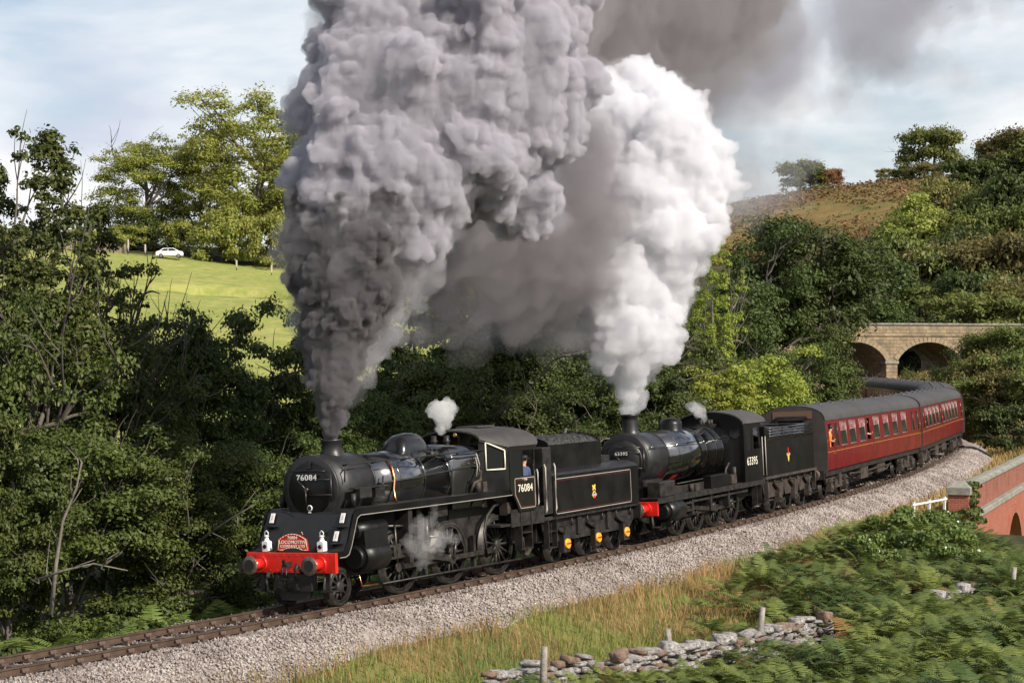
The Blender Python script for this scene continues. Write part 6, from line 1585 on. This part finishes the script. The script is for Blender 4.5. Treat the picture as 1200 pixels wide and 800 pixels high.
LF_FERN2 = leaf_mat('bracken_turning', (.10, .12, .035), (.30, .17, .055), .3)
def scatter_fronds(name, pts, size, m, label, cat, seed, tone_off=0.0):
    g = np.random.default_rng(seed); n = len(pts); Vs = []; Fs = []; Ts = []; base = 0
    var = g.integers(0, 6, n)
    for k in range(6):
        s = np.where(var == k)[0]
        if not len(s): continue
        V, Fc = FR[k]; a = g.uniform(0, 2 * math.pi, len(s)); sc = size[s] * g.uniform(.7, 1.25, len(s)); tl = g.normal(0, .22, len(s))
        x = V[None, :, 0] * np.cos(tl)[:, None] - V[None, :, 2] * np.sin(tl)[:, None]; z = V[None, :, 0] * np.sin(tl)[:, None] + V[None, :, 2] * np.cos(tl)[:, None]; y = np.broadcast_to(V[None, :, 1], x.shape)
        X_ = (x * np.cos(a)[:, None] - y * np.sin(a)[:, None]) * sc[:, None] + pts[s, 0][:, None]; Y_ = (x * np.sin(a)[:, None] + y * np.cos(a)[:, None]) * sc[:, None] + pts[s, 1][:, None]; Z_ = z * sc[:, None] + pts[s, 2][:, None]
        Vs.append(np.stack([X_, Y_, Z_], 2).reshape(-1, 3)); Fs.append((Fc[None] + (np.arange(len(s)) * len(V))[:, None, None]).reshape(-1, 3) + base); base += len(s) * len(V)
        pn = vnoise(np.stack([pts[s, 0] * .6, pts[s, 1] * .6, pts[s, 0] * 0], 1), 44); Ts.append(np.repeat(np.clip(g.random(len(s)) * .6 + (pn - .3) * .9 + tone_off, 0, 1), len(V)))
    o = link(name, np_mesh(name, np.concatenate(Vs), np.concatenate(Fs), m, False, {'tone': np.concatenate(Ts)}))
    return tag(o, label, cat, kind='stuff')
def wall_side(x, y):
    """metres on the camera side of the drystone wall line"""
    a = np.array([-1.0, 38.2]); c = np.array([9.2, 46.8]); d = (c - a) / np.linalg.norm(c - a)
    return (x - a[0]) * d[1] - (y - a[1]) * d[0]
def cand(n, x0, x1, y0, y1, seed):
    g = np.random.default_rng(seed); x = g.uniform(x0, x1, n); y = g.uniform(y0, y1, n); d, s = near_track(x, y)
    vis = (np.abs(x) < .30 * y + 1.0) & (y > 26)
    return g, x, y, d, s, vis
g, x, y, d, s, vis = cand(130000, -14, 26, 28, 92, 61)
ws = wall_side(x, y)
out = (np.stack([x, y], 1) - BW0) @ BWN
patch = vnoise(np.stack([x * .35, y * .35, x * 0], 1), 31)
rt = x / y
m_for = vis & (d > 3.4) & (((ws > .5) & (x < 8.2)) | ((rt > .07 + .06 * patch + .06 * vnoise(np.stack([x * 1.3, y * 1.3, x * 0], 1), 35)) & (d > 3.9 + 2.0 * patch) & ((ws < -.9) | (ws > .5) | (x > 8.2))))
m_for &= ~((x > 16.2) & (y > 57.5)) & ~((out < .3) & (y > 66)) & ~((np.abs(x - 20) < 5) & (np.abs(y - 75) < 5) & (out > -.5) & (out < 3))
dens = np.where(ws > 0, .75, .70) * np.clip(patch * 2.4, .45, 1)
keep = m_for & (g.random(len(x)) < dens * np.clip(46 / y, .6, 1.2) * .85)
P_ = np.stack([x[keep], y[keep], ground_z(x[keep], y[keep]) + .02], 1)
P_[:, 2] += .55 * vnoise(np.stack([P_[:, 0] * .7, P_[:, 1] * .7, P_[:, 0] * 0], 1), 9)
print('bracken fronds', len(P_))
wsk = ws[keep]
scatter_fronds('bracken', P_, np.where((np.abs(wsk) < 3.5) & (P_[:, 0] < 8.5), .46 + .08 * np.abs(wsk), .74), LF_FERN, 'dense green bracken covering the near bank', 'bracken', 62)
k2 = m_for & (g.random(len(x)) < np.where(ws < 1.5, .05, .012))
P_ = np.stack([x[k2], y[k2], ground_z(x[k2], y[k2]) + .1], 1)
scatter_fronds('turning_bracken', P_, np.full(len(P_), .9), LF_FERN2, 'scattered orange turning bracken near the ballast', 'bracken', 63)
g, x, y, d, s, vis = cand(26000, -16, 4, 30, 60, 64)
mk = vis & (d < -2.8) & (d > -7.5) & (g.random(len(x)) < .42)
P_ = np.stack([x[mk], y[mk], ground_z(x[mk], y[mk])], 1)
scatter_fronds('lineside_bracken', P_, np.full(len(P_), .95), LF_FERN, 'ferns along the far side of the rails under the trees', 'bracken', 65, .15)

# ---------------------------------------------------------------- grass
def scatter_grass(name, x, y, hgt, wid, m, label, seed, z=None):
    g = np.random.default_rng(seed); n = len(x); z = ground_z(x, y) - .03 if z is None else z
    a = g.uniform(0, 6.28, n); h = hgt * g.uniform(.5, 1.3, n); w = wid * g.uniform(.6, 1.3, n); lx = g.normal(0, .28, n) * h; ly = g.normal(0, .28, n) * h
    ca, sa = np.cos(a), np.sin(a); p = np.stack([x, y, z], 1)
    V = np.stack([p + np.stack([ca * w, sa * w, 0 * w], 1), p - np.stack([ca * w, sa * w, 0 * w], 1), p + np.stack([lx * .4 - ca * w * .7, ly * .4 - sa * w * .7, h * .6], 1), p + np.stack([lx * .4 + ca * w * .7, ly * .4 + sa * w * .7, h * .6], 1), p + np.stack([lx, ly, h], 1)], 1).reshape(-1, 3)
    b = (np.arange(n) * 5)[:, None]; Fc = np.concatenate([b + np.array([[0, 1, 2]]), b + np.array([[0, 2, 3]]), b + np.array([[3, 2, 4]])], 0)
    tn = np.clip(vnoise(np.stack([x * .5, y * .5, x * 0], 1), 17) * .7 + g.random(n) * .5 - .1, 0, 1)
    return tag(link(name, np_mesh(name, V, Fc, m, False, {'tone': np.repeat(tn, 5)})), label, 'grass', kind='stuff')
GR_STRAW = leaf_mat('straw_grass', (.22, .19, .06), (.56, .37, .16), .3)
GR_GREEN = leaf_mat('green_grass', (.10, .15, .03), (.27, .27, .07), .3)
g, x, y, d, s, vis = cand(240000, -16, 16, 28, 72, 66)
ws = wall_side(x, y); pz = vnoise(np.stack([x * .45, y * .45, x * 0], 1), 23)
mk = vis & (d > 2.45 + .6 * pz) & (d < 8.5) & (ws < .6) & (g.random(len(x)) < .62)
st = mk & (pz + g.normal(0, .12, len(x)) > .37) & (s < 30)
scatter_grass('straw_grass', x[st], y[st], .38, .011, GR_STRAW, 'dry straw-coloured grass between the ballast and the drystone wall', 67)
st = mk & ~st
scatter_grass('verge_grass', x[st], y[st], .30, .013, GR_GREEN, 'short green verge grass along the ballast edge', 68)
g, x, y, d, s, vis = cand(150000, 12, 42, 64, 165, 69)
out = (np.stack([x, y], 1) - BW0) @ BWN
mk = vis & (d > 3.0) & (d < 13) & ((out < -.5) | (y > 100)) & (g.random(len(x)) < .7)
scatter_grass('curve_grass', x[mk], y[mk], .42, .03, GR_STRAW, 'long pale grass beside the curve beyond the brick parapet', 70)
g, x, y, d, s, vis = cand(60000, -18, 12, 30, 90, 71)
mk = vis & (d < -2.6) & (d > -5.5) & (g.random(len(x)) < .5)
scatter_grass('far_verge_grass', x[mk], y[mk], .32, .014, GR_GREEN, 'green grass along the far side of the rails', 72)

# ---------------------------------------------------------------- brambles, ivy
def bramble(name, ctr, rad, n, leaf, m, label, cat, seed, flowers=0, loc=None):
    g = np.random.default_rng(seed); ctr = np.array(ctr); rad = np.array(rad)
    i = g.integers(0, len(ctr), n); v = g.normal(size=(n, 3)); v /= np.linalg.norm(v, axis=1, keepdims=True); v[:, 2] = np.abs(v[:, 2])
    P_ = ctr[i] + v * rad[i][:, None] * np.array([1, 1, .75]) * g.uniform(.6, 1.05, (n, 1)); V, Fc = leaf_cards(P_, v, leaf, g, .7)
    o0 = ctr.mean(0)
    o = link(name, np_mesh(name, V - o0, Fc, m, False, {'tone': np.repeat(g.random(n), 4)}), None, tuple(o0)); tag(o, label, cat)
    if flowers:
        i = g.integers(0, len(ctr), flowers); v = g.normal(size=(flowers, 3)); v /= np.linalg.norm(v, axis=1, keepdims=True); v[:, 2] = np.abs(v[:, 2]); v[:, 1] = -np.abs(v[:, 1])
        P_ = ctr[i] + v * rad[i][:, None] * np.array([1, 1, .78]) * 1.05; V, Fc = leaf_cards(P_, v, .05, g, .9)
        link('blossom', np_mesh('blossom', V - o0, Fc, M_WHT), o)['kind'] = 'stuff'
    return o
bc = [(1040, 622, 61, .8), (1070, 617, 62, .8), (1098, 622, 62, .8), (1060, 640, 59, .7), (1095, 648, 58, .8), (1122, 640, 60, .7), (1085, 614, 65, .5), (1012, 640, 58, .6), (1112, 612, 66, .5), (1140, 655, 58, .5), (1030, 655, 56, .5), (1125, 622, 64, .5)]
gb = np.random.default_rng(80); bs = []
for px, py, Y, r_ in bc:
    c_ = unpx(px, py, Y); bs.append((*c_, r_))
    for k in range(5):
        v = gb.normal(size=3); v /= np.linalg.norm(v); v[2] = abs(v[2]) * .8; bs.append((*(c_ + v * r_ * .8), r_ * gb.uniform(.25, .55)))
bramble('bramble', [b_[:3] for b_ in bs], [b_[3] for b_ in bs], 14000, .055, LF_BRAM, 'bright green bramble thicket with white blossom in front of the brick pier', 'bramble', 81, 26)
cs = [unpx(px, py, Y) for px, py, Y in ((1136, 572, 69.8), (1136, 590, 69.6), (1133, 604, 69.2), (1139, 582, 69.8), (1140, 600, 69.8), (1146, 612, 69.6), (1142, 570, 70.2))]
bramble('ivy', cs, [.34, .36, .42, .34, .36, .34, .25], 2600, .06, LF_MID, 'dark ivy climbing between the brick pier and the parapet', 'ivy', 82)
g = np.random.default_rng(83)
for i in range(16):
    x_ = g.uniform(-13, -3.5); y_ = 0
    s_ = g.uniform(-22, 2); of = -g.uniform(3.2, 6.5); px_, py_, t_ = path(s_); x_, y_ = px_ + of * math.cos(t_), py_ - of * math.sin(t_)
    c = np.array([x_, y_, ground_z(x_, y_)[0] + .2]); bramble('undergrowth', [c, c + [.5, .2, .1], c + [-.3, .4, .15]], [.55, .45, .5], 900, .07, LF_MID, 'low leafy undergrowth at the foot of the lineside trees', 'bush', 84 + i)['group'] = 'undergrowth along the far side of the rails'

g = np.random.default_rng(120); n = 9000
x = g.uniform(20, 140, n); y = g.uniform(300, 426, n); pz = vnoise(np.stack([x * .05, y * .05, x * 0], 1), 91); kp = g.random(n) < np.clip((pz - .3) * 2.5, .05, 1); x, y = x[kp], y[kp]; pz = pz[kp]
idx = np.repeat(np.arange(len(x)), 5); P_ = np.stack([x, y, ground_z(x, y, False) + .2], 1)[idx] + g.normal(0, .7, (len(idx), 3)) * np.array([1, 1, .35])
V, Fc = leaf_cards(P_, np.tile([0, 0, 1.], (len(P_), 1)), .34, g, .7)
tag(link('heather', np_mesh('heather', V, Fc, leaf_mat('heather', (.13, .14, .04), (.25, .15, .06), .2), False, {'tone': np.repeat(np.clip(g.random(len(x))[idx] * .7 + (pz[idx] - .35), 0, 1), 4)})), 'rusty heather and bracken covering the moor slope', 'heather', kind='stuff')
# ---------------------------------------------------------------- smoke and steam
def billow(S0, seed, k1=26, k2=14, k3=0, f1=(.30, .55), f2=(.28, .5), f3=(.3, .5), voxel=.1, disp=.12, name='smoke_billow', dscale=2.6):
    """cauliflower hull: spheres on spheres on spheres, fused and ruffled. S0 = [(x,y,z,r)]"""
    g = np.random.default_rng(seed)
    S = [np.array(S0, float)]
    allS = S[0]
    for k, fr in ((k1, f1), (k2, f2), (k3, f3)):
        if not k: continue
        B = S[-1]
        d = g.normal(size=(len(B), k, 3)); d /= np.linalg.norm(d, axis=2, keepdims=True)
        rr = B[:, None, 3] * (fr[0] + (fr[1] - fr[0]) * g.random((len(B), k)) ** 1.8)
        c = B[:, None, :3] + d * (B[:, None, 3, None] - rr[..., None] * .25)
        N_ = np.concatenate([c, rr[..., None]], 2).reshape(-1, 4)
        keep = np.ones(len(N_), bool)
        for q in S[:-1] + [S[0]] if len(S) > 1 else [S[0]]:
            for a in range(0, len(N_), 4000):
                dd = np.linalg.norm(N_[a:a + 4000, None, :3] - q[None, :, :3], axis=2) - q[None, :, 3]
                keep[a:a + 4000] &= (dd.min(1) > -N_[a:a + 4000, 3] * .75)
        S.append(N_[keep])
    Vs = []; Fs = []; b = 0
    for lv, B in enumerate(S):
        iv, if_ = ICO[3 if lv == 0 else 2 if lv == 1 else 1]
        V = (B[:, None, :3] + iv[None] * B[:, None, 3, None]).reshape(-1, 3)
        Fc = (if_[None] + (np.arange(len(B)) * len(iv))[:, None, None]).reshape(-1, 3) + b
        Vs.append(V); Fs.append(Fc); b += len(V)
    me = np_mesh(name, np.concatenate(Vs), np.concatenate(Fs))
    o = link(name, me)
    md = o.modifiers.new('remesh', 'REMESH'); md.mode = 'VOXEL'; md.voxel_size = voxel
    dg = bpy.context.evaluated_depsgraph_get()
    m2 = bpy.data.meshes.new_from_object(o.evaluated_get(dg))
    bpy.data.objects.remove(o); bpy.data.meshes.remove(me)
    n = len(m2.vertices)
    V = np.empty(n * 3, np.float32); m2.vertices.foreach_get('co', V); V = V.reshape(-1, 3).astype(float)
    Nn = np.empty(n * 3, np.float32); m2.vertices.foreach_get('normal', Nn); Nn = Nn.reshape(-1, 3)
    q = V * dscale
    d1 = np.abs(vnoise(q, seed) * 2 - 1); d2 = np.abs(vnoise(q * 2.1 + 7, seed + 1) * 2 - 1)
    hh = (d1 - .35) + .5 * (d2 - .35)
    V = V + Nn * (disp * hh)[:, None]
    m2.vertices.foreach_set('co', V.astype(np.float32).ravel()); m2.update()
    if voxel > .15:      # drop tiny detached islands of the thin hulls
        ne = len(m2.edges); E_ = np.empty(ne * 2, np.int32); m2.edges.foreach_get('vertices', E_); E_ = E_.reshape(-1, 2)
        lab = np.arange(n)
        while True:
            old = lab.copy(); mn = np.minimum(lab[E_[:, 0]], lab[E_[:, 1]])
            np.minimum.at(lab, E_[:, 0], mn); np.minimum.at(lab, E_[:, 1], mn); lab = lab[lab]
            if (old == lab).all(): break
        cnt = np.bincount(lab, minlength=n)[lab]
        k = len(m2.polygons); lt = np.empty(k, np.int32); m2.polygons.foreach_get('loop_total', lt)
        if (lt == 4).all() and (cnt < 150).any():
            q4 = np.empty(k * 4, np.int32); m2.loops.foreach_get('vertex_index', q4); q4 = q4.reshape(-1, 4)
            q4 = q4[cnt[q4[:, 0]] >= 150]; bpy.data.meshes.remove(m2); m2 = np_mesh(name, V, q4)
    m2.name = name
    return m2

def vol_mat(name, col, dens, aniso=0.0, absorb=None):
    m = bpy.data.materials.new(name); m.use_nodes = True
    N = m.node_tree.nodes; L = m.node_tree.links
    N.clear()
    out = N.new('ShaderNodeOutputMaterial'); v = N.new('ShaderNodeVolumePrincipled')
    v.inputs['Color'].default_value = (*col, 1)
    v.inputs['Density'].default_value = dens
    v.inputs['Anisotropy'].default_value = aniso
    v.inputs['Density Attribute'].default_value = ''
    L.new(v.outputs[0], out.inputs['Volume'])
    try: m.volume_intersection_method = 'FAST'
    except Exception: pass
    return m

def chain(ctrl, n):
    """ctrl rows (px,py,Y,r) on the photograph -> interpolated spheres in world"""
    c = np.array(ctrl, float); t = np.linspace(0, len(c) - 1, n)
    q = np.stack([np.interp(t, np.arange(len(c)), c[:, i]) for i in range(4)], 1)
    return q

def W(rows):
    return [(*unpx(a, b, c), d) for a, b, c, d in rows]

SMOKE_DARK = vol_mat('smoke_dark', (.28, .268, .278), 9.0)
SMOKE_GREY = vol_mat('smoke_grey', (.70, .685, .73), 5.0)
STEAM = vol_mat('steam_white', (.95, .95, .975), 2.4)

pl = empty('smoke_plume', trk(2.28, 0, 3.9), label='dark grey coal smoke column billowing from the leading locomotive chimney', cat='smoke', kind='stuff')
def part_world(name, me, parent, m):
    o = link(name, me, parent)
    o.matrix_parent_inverse = Matrix.Translation(-Vector(parent.location))
    me.materials.clear(); me.materials.append(m)
    o['kind'] = 'stuff'
    return o
low = W([(389, 505, 45.5, .20), (390, 490, 45.5, .30), (391, 470, 45.5, .38), (390, 446, 45.6, .50), (391, 420, 45.7, .64), (396, 392, 45.8, .78), (398, 362, 46, .92), (404, 330, 46.1, 1.05), (404, 295, 46.2, 1.25), (428, 300, 46.6, 1.0), (380, 320, 46.0, .65), (425, 262, 46.4, 1.2), (380, 268, 46.2, .9), (440, 345, 46.5, .6)])
part_world('smoke_column', billow(low, 3, 30, 16, 5, voxel=.055, disp=.13, dscale=4.2, f1=(.2, .62), f2=(.22, .55)), pl, SMOKE_DARK)
part_world('smoke_fringe', billow([(x + .12, y, z, r_ * 1.12 + .05) for x, y, z, r_ in low[3:]], 4, 24, 10, voxel=.09, disp=.3, dscale=2.6, f1=(.2, .6)), pl, vol_mat('smoke_fringe_grey', (.48, .465, .485), .5))
part_world('smoke_fringe', billow(W([(425, 430, 46.3, .45), (440, 405, 46.5, .5), (455, 375, 46.7, .6), (470, 345, 46.9, .55), (350, 375, 46, .35), (352, 320, 46, .4), (482, 315, 47, .6), (500, 285, 47.2, .6)]), 6, 20, 10, voxel=.08, disp=.35, dscale=2.2), pl, vol_mat('smoke_wisp', (.72, .71, .75), .8))
up = W([(404, 235, 46.6, 1.05), (440, 240, 46.8, 1.4), (485, 215, 47.4, 1.2), (418, 185, 46.8, 1.25), (465, 178, 47.2, 1.6), (530, 172, 48.2, 1.5), (580, 195, 49, .9), (424, 130, 47, 1.3), (475, 112, 47.6, 1.9), (550, 112, 48.6, 1.8), (610, 135, 49.6, 1.2), (442, 72, 47.4, 1.5), (505, 48, 48.2, 2.0), (580, 55, 49.2, 1.8), (640, 100, 50.4, 1.0), (418, 35, 47.8, .9), (464, 0, 48, 1.7), (540, -30, 49, 2.3), (600, 0, 50, 1.6), (500, -90, 50, 2.5), (420, -60, 49, 1.5), (560, -110, 52, 2.5), (620, 240, 50, .7), (560, 225, 49, .8), (600, 255, 50.5, .5)])
part_world('smoke_billow', billow(up, 5, 24, 15, 8, voxel=.07, disp=.2, dscale=3.0, f1=(.22, .75), f2=(.16, .6), f3=(.2, .6)), pl, SMOKE_GREY)
part_world('smoke_fringe', billow([(x, y + .1, z, r_ * 1.06 + .1) for x, y, z, r_ in up], 7, 26, 10, voxel=.13, disp=.45, dscale=1.8, f1=(.18, .6)), pl, vol_mat('smoke_fringe_light', (.69, .68, .73), .35))

st = empty('steam_plume', trk(18.9, 0, 4.0), label='white steam plume billowing from the second locomotive chimney', cat='steam', kind='stuff')
wh = W([(737, 478, 60, .24), (738, 462, 60, .38), (738, 440, 60.1, .58), (736, 415, 60.2, .8), (742, 385, 60.5, 1.15), (742, 350, 60.8, 1.4), (740, 310, 61.2, 1.6), (745, 265, 61.6, 1.75), (770, 225, 62, 1.7), (735, 215, 62, 1.5), (790, 190, 62.6, 1.4), (755, 165, 62.6, 1.7), (720, 160, 62.6, 1.1), (740, 125, 63, 1.2), (765, 140, 63, 1.1), (700, 310, 61.5, 1.0), (775, 300, 61.5, 1.0)])
part_world('steam_billow', billow(wh, 9, 26, 15, 7, voxel=.075, disp=.24, dscale=2.6, f1=(.2, .75), f2=(.18, .6), f3=(.2, .6)), st, STEAM)
part_world('steam_halo', billow([(x, y + .2, z, r_ * 1.13) for x, y, z, r_ in wh[3:]], 10, 26, 10, voxel=.14, disp=.4, dscale=1.8), st, vol_mat('steam_halo', (.93, .93, .965), .3))

# thin drifting smoke: nested soft hulls of low density
def drift(name, parent, spheres, dens, col, seed, levels=(1.0, .78, .55), voxel=.35):
    for i, k in enumerate(levels):
        sp_ = [(x, y, z, r_ * k) for x, y, z, r_ in spheres]
        me = billow(sp_, seed + i, 16, 8, voxel=voxel, disp=.6, dscale=1.1, name=name, f1=(.3, .6), f2=(.3, .55))
        part_world(name, me, parent, vol_mat(name, col, dens * (.6 + .5 * i)))
def band(seed, pts, n, spread, r0, r1):
    g = np.random.default_rng(seed); c = np.array(pts, float); t = g.uniform(0, len(c) - 1, n)
    q = np.stack([np.interp(t, np.arange(len(c)), c[:, i]) for i in range(4)], 1)
    return W([(a + g.normal(0, spread) , b_ + g.normal(0, spread * d_), y_ + g.normal(0, 2.0), g.uniform(r0, r1)) for a, b_, y_, d_ in q])
dr_ = empty('drifting_smoke', (4.0, 62.0, 10.0), label='brown-grey smoke drifting back over the train and hanging across the sky', cat='smoke', kind='stuff')
drift('smoke_shade', dr_, W([(560, 300, 57, 1.8), (610, 300, 58, 2.0), (650, 270, 59, 2.0), (600, 240, 57, 2.0), (640, 345, 60, 1.7), (540, 250, 55, 1.6), (665, 200, 59, 1.8), (590, 355, 59, 1.3), (690, 330, 59, 1.2), (690, 250, 59, 1.4), (500, 300, 56, 1.3), (520, 340, 57, 1.2), (672, 160, 59, 1.3)]), .40, (.45, .425, .445), 20, voxel=.2)  # grey-brown smoke, its colour darkened for the shadow between the plumes
drift('smoke_shade', dr_, band(45, [(500, 350, 58, 1), (560, 375, 60, 1), (640, 380, 61, 1), (700, 380, 61, 1)], 26, 22, .35, .95), .22, (.45, .43, .45), 60, (1.0, .6), voxel=.16)
drift('smoke_bank', dr_, W([(690, 40, 68, 2.8), (760, 25, 71, 3.0), (830, 15, 75, 2.8), (720, -20, 70, 3.2), (800, -40, 74, 3.2), (690, 110, 67, 2.0), (870, -10, 78, 2.6), (640, 10, 63, 2.4), (720, 180, 68, 2.4), (755, 250, 69, 2.2), (700, 270, 66, 2.0), (780, 130, 71, 1.8)]), .42, (.47, .445, .46), 30, voxel=.28)
drift('smoke_veil', dr_, band(41, [(800, 80, 82, 1), (870, 70, 86, 1), (940, 50, 92, 1), (1020, 30, 98, .8), (1120, -5, 106, .6)], 40, 30, .8, 2.4), .12, (.52, .52, .585), 40, (1.0, .7, .45), voxel=.3)
drift('smoke_veil', dr_, band(43, [(830, 150, 84, 1), (860, 220, 86, 1), (890, 240, 90, .6)], 16, 22, .7, 1.9), .09, (.60, .60, .65), 50, (1.0, .65), voxel=.25)
drift('smoke_veil', dr_, band(47, [(790, 110, 82, 1), (880, 110, 86, 1), (960, 90, 92, 1), (1040, 70, 98, 1), (1120, 30, 106, .8)], 44, 48, .3, 1.3), .10, (.58, .58, .63), 70, (1.0, .6), voxel=.22)
sv = empty('steam_wisp', trk(7.15, 0, 3.9), label='small puff of white steam from the leading safety valves', cat='steam', kind='stuff')
part_world('steam_puff', billow([(*trk(7.15, 0, 3.95), .14), (*trk(7.3, 0, 4.15), .2), (*trk(7.4, 0, 4.4), .3), (*trk(7.1, 0, 4.45), .26), (*trk(7.6, 0, 4.55), .22)], 50, 24, 8, voxel=.04, disp=.07, dscale=6), sv, vol_mat('steam_thin', (.98, .98, .98), 2.2))
sv2 = empty('steam_wisp', trk(25.5, 0, 3.6), label='small puff of white steam from the second locomotive safety valves', cat='steam', kind='stuff')
part_world('steam_puff', billow([(*trk(25.5, 0, 3.65), .14), (*trk(25.2, 0, 3.85), .2), (*trk(24.9, 0, 4.0), .22), (*trk(24.4, 0, 4.1), .2)], 51, 20, 6, voxel=.05, disp=.08, dscale=5), sv2, vol_mat('steam_thin2', (.98, .98, .98), 1.3))
sv3 = empty('steam_wisp', trk(4.0, 1.4, 1.2), label='thin steam leaking round the leading cylinder and motion', cat='steam', kind='stuff')
part_world('steam_puff', billow([(*trk(3.3, 1.42, 1.35), .2), (*trk(3.7, 1.45, 1.15), .26), (*trk(4.2, 1.5, 1.25), .3), (*trk(4.7, 1.5, 1.3), .24), (*trk(3.8, 1.42, 1.65), .24), (*trk(4.3, 1.45, 1.75), .2), (*trk(5.2, 1.5, 1.25), .16), (*trk(3.9, 1.45, .85), .2), (*trk(4.5, 1.4, 2.0), .13)], 52, 16, 6, voxel=.04, disp=.16, dscale=4), sv3, vol_mat('steam_thin3', (.98, .98, .98), .5))
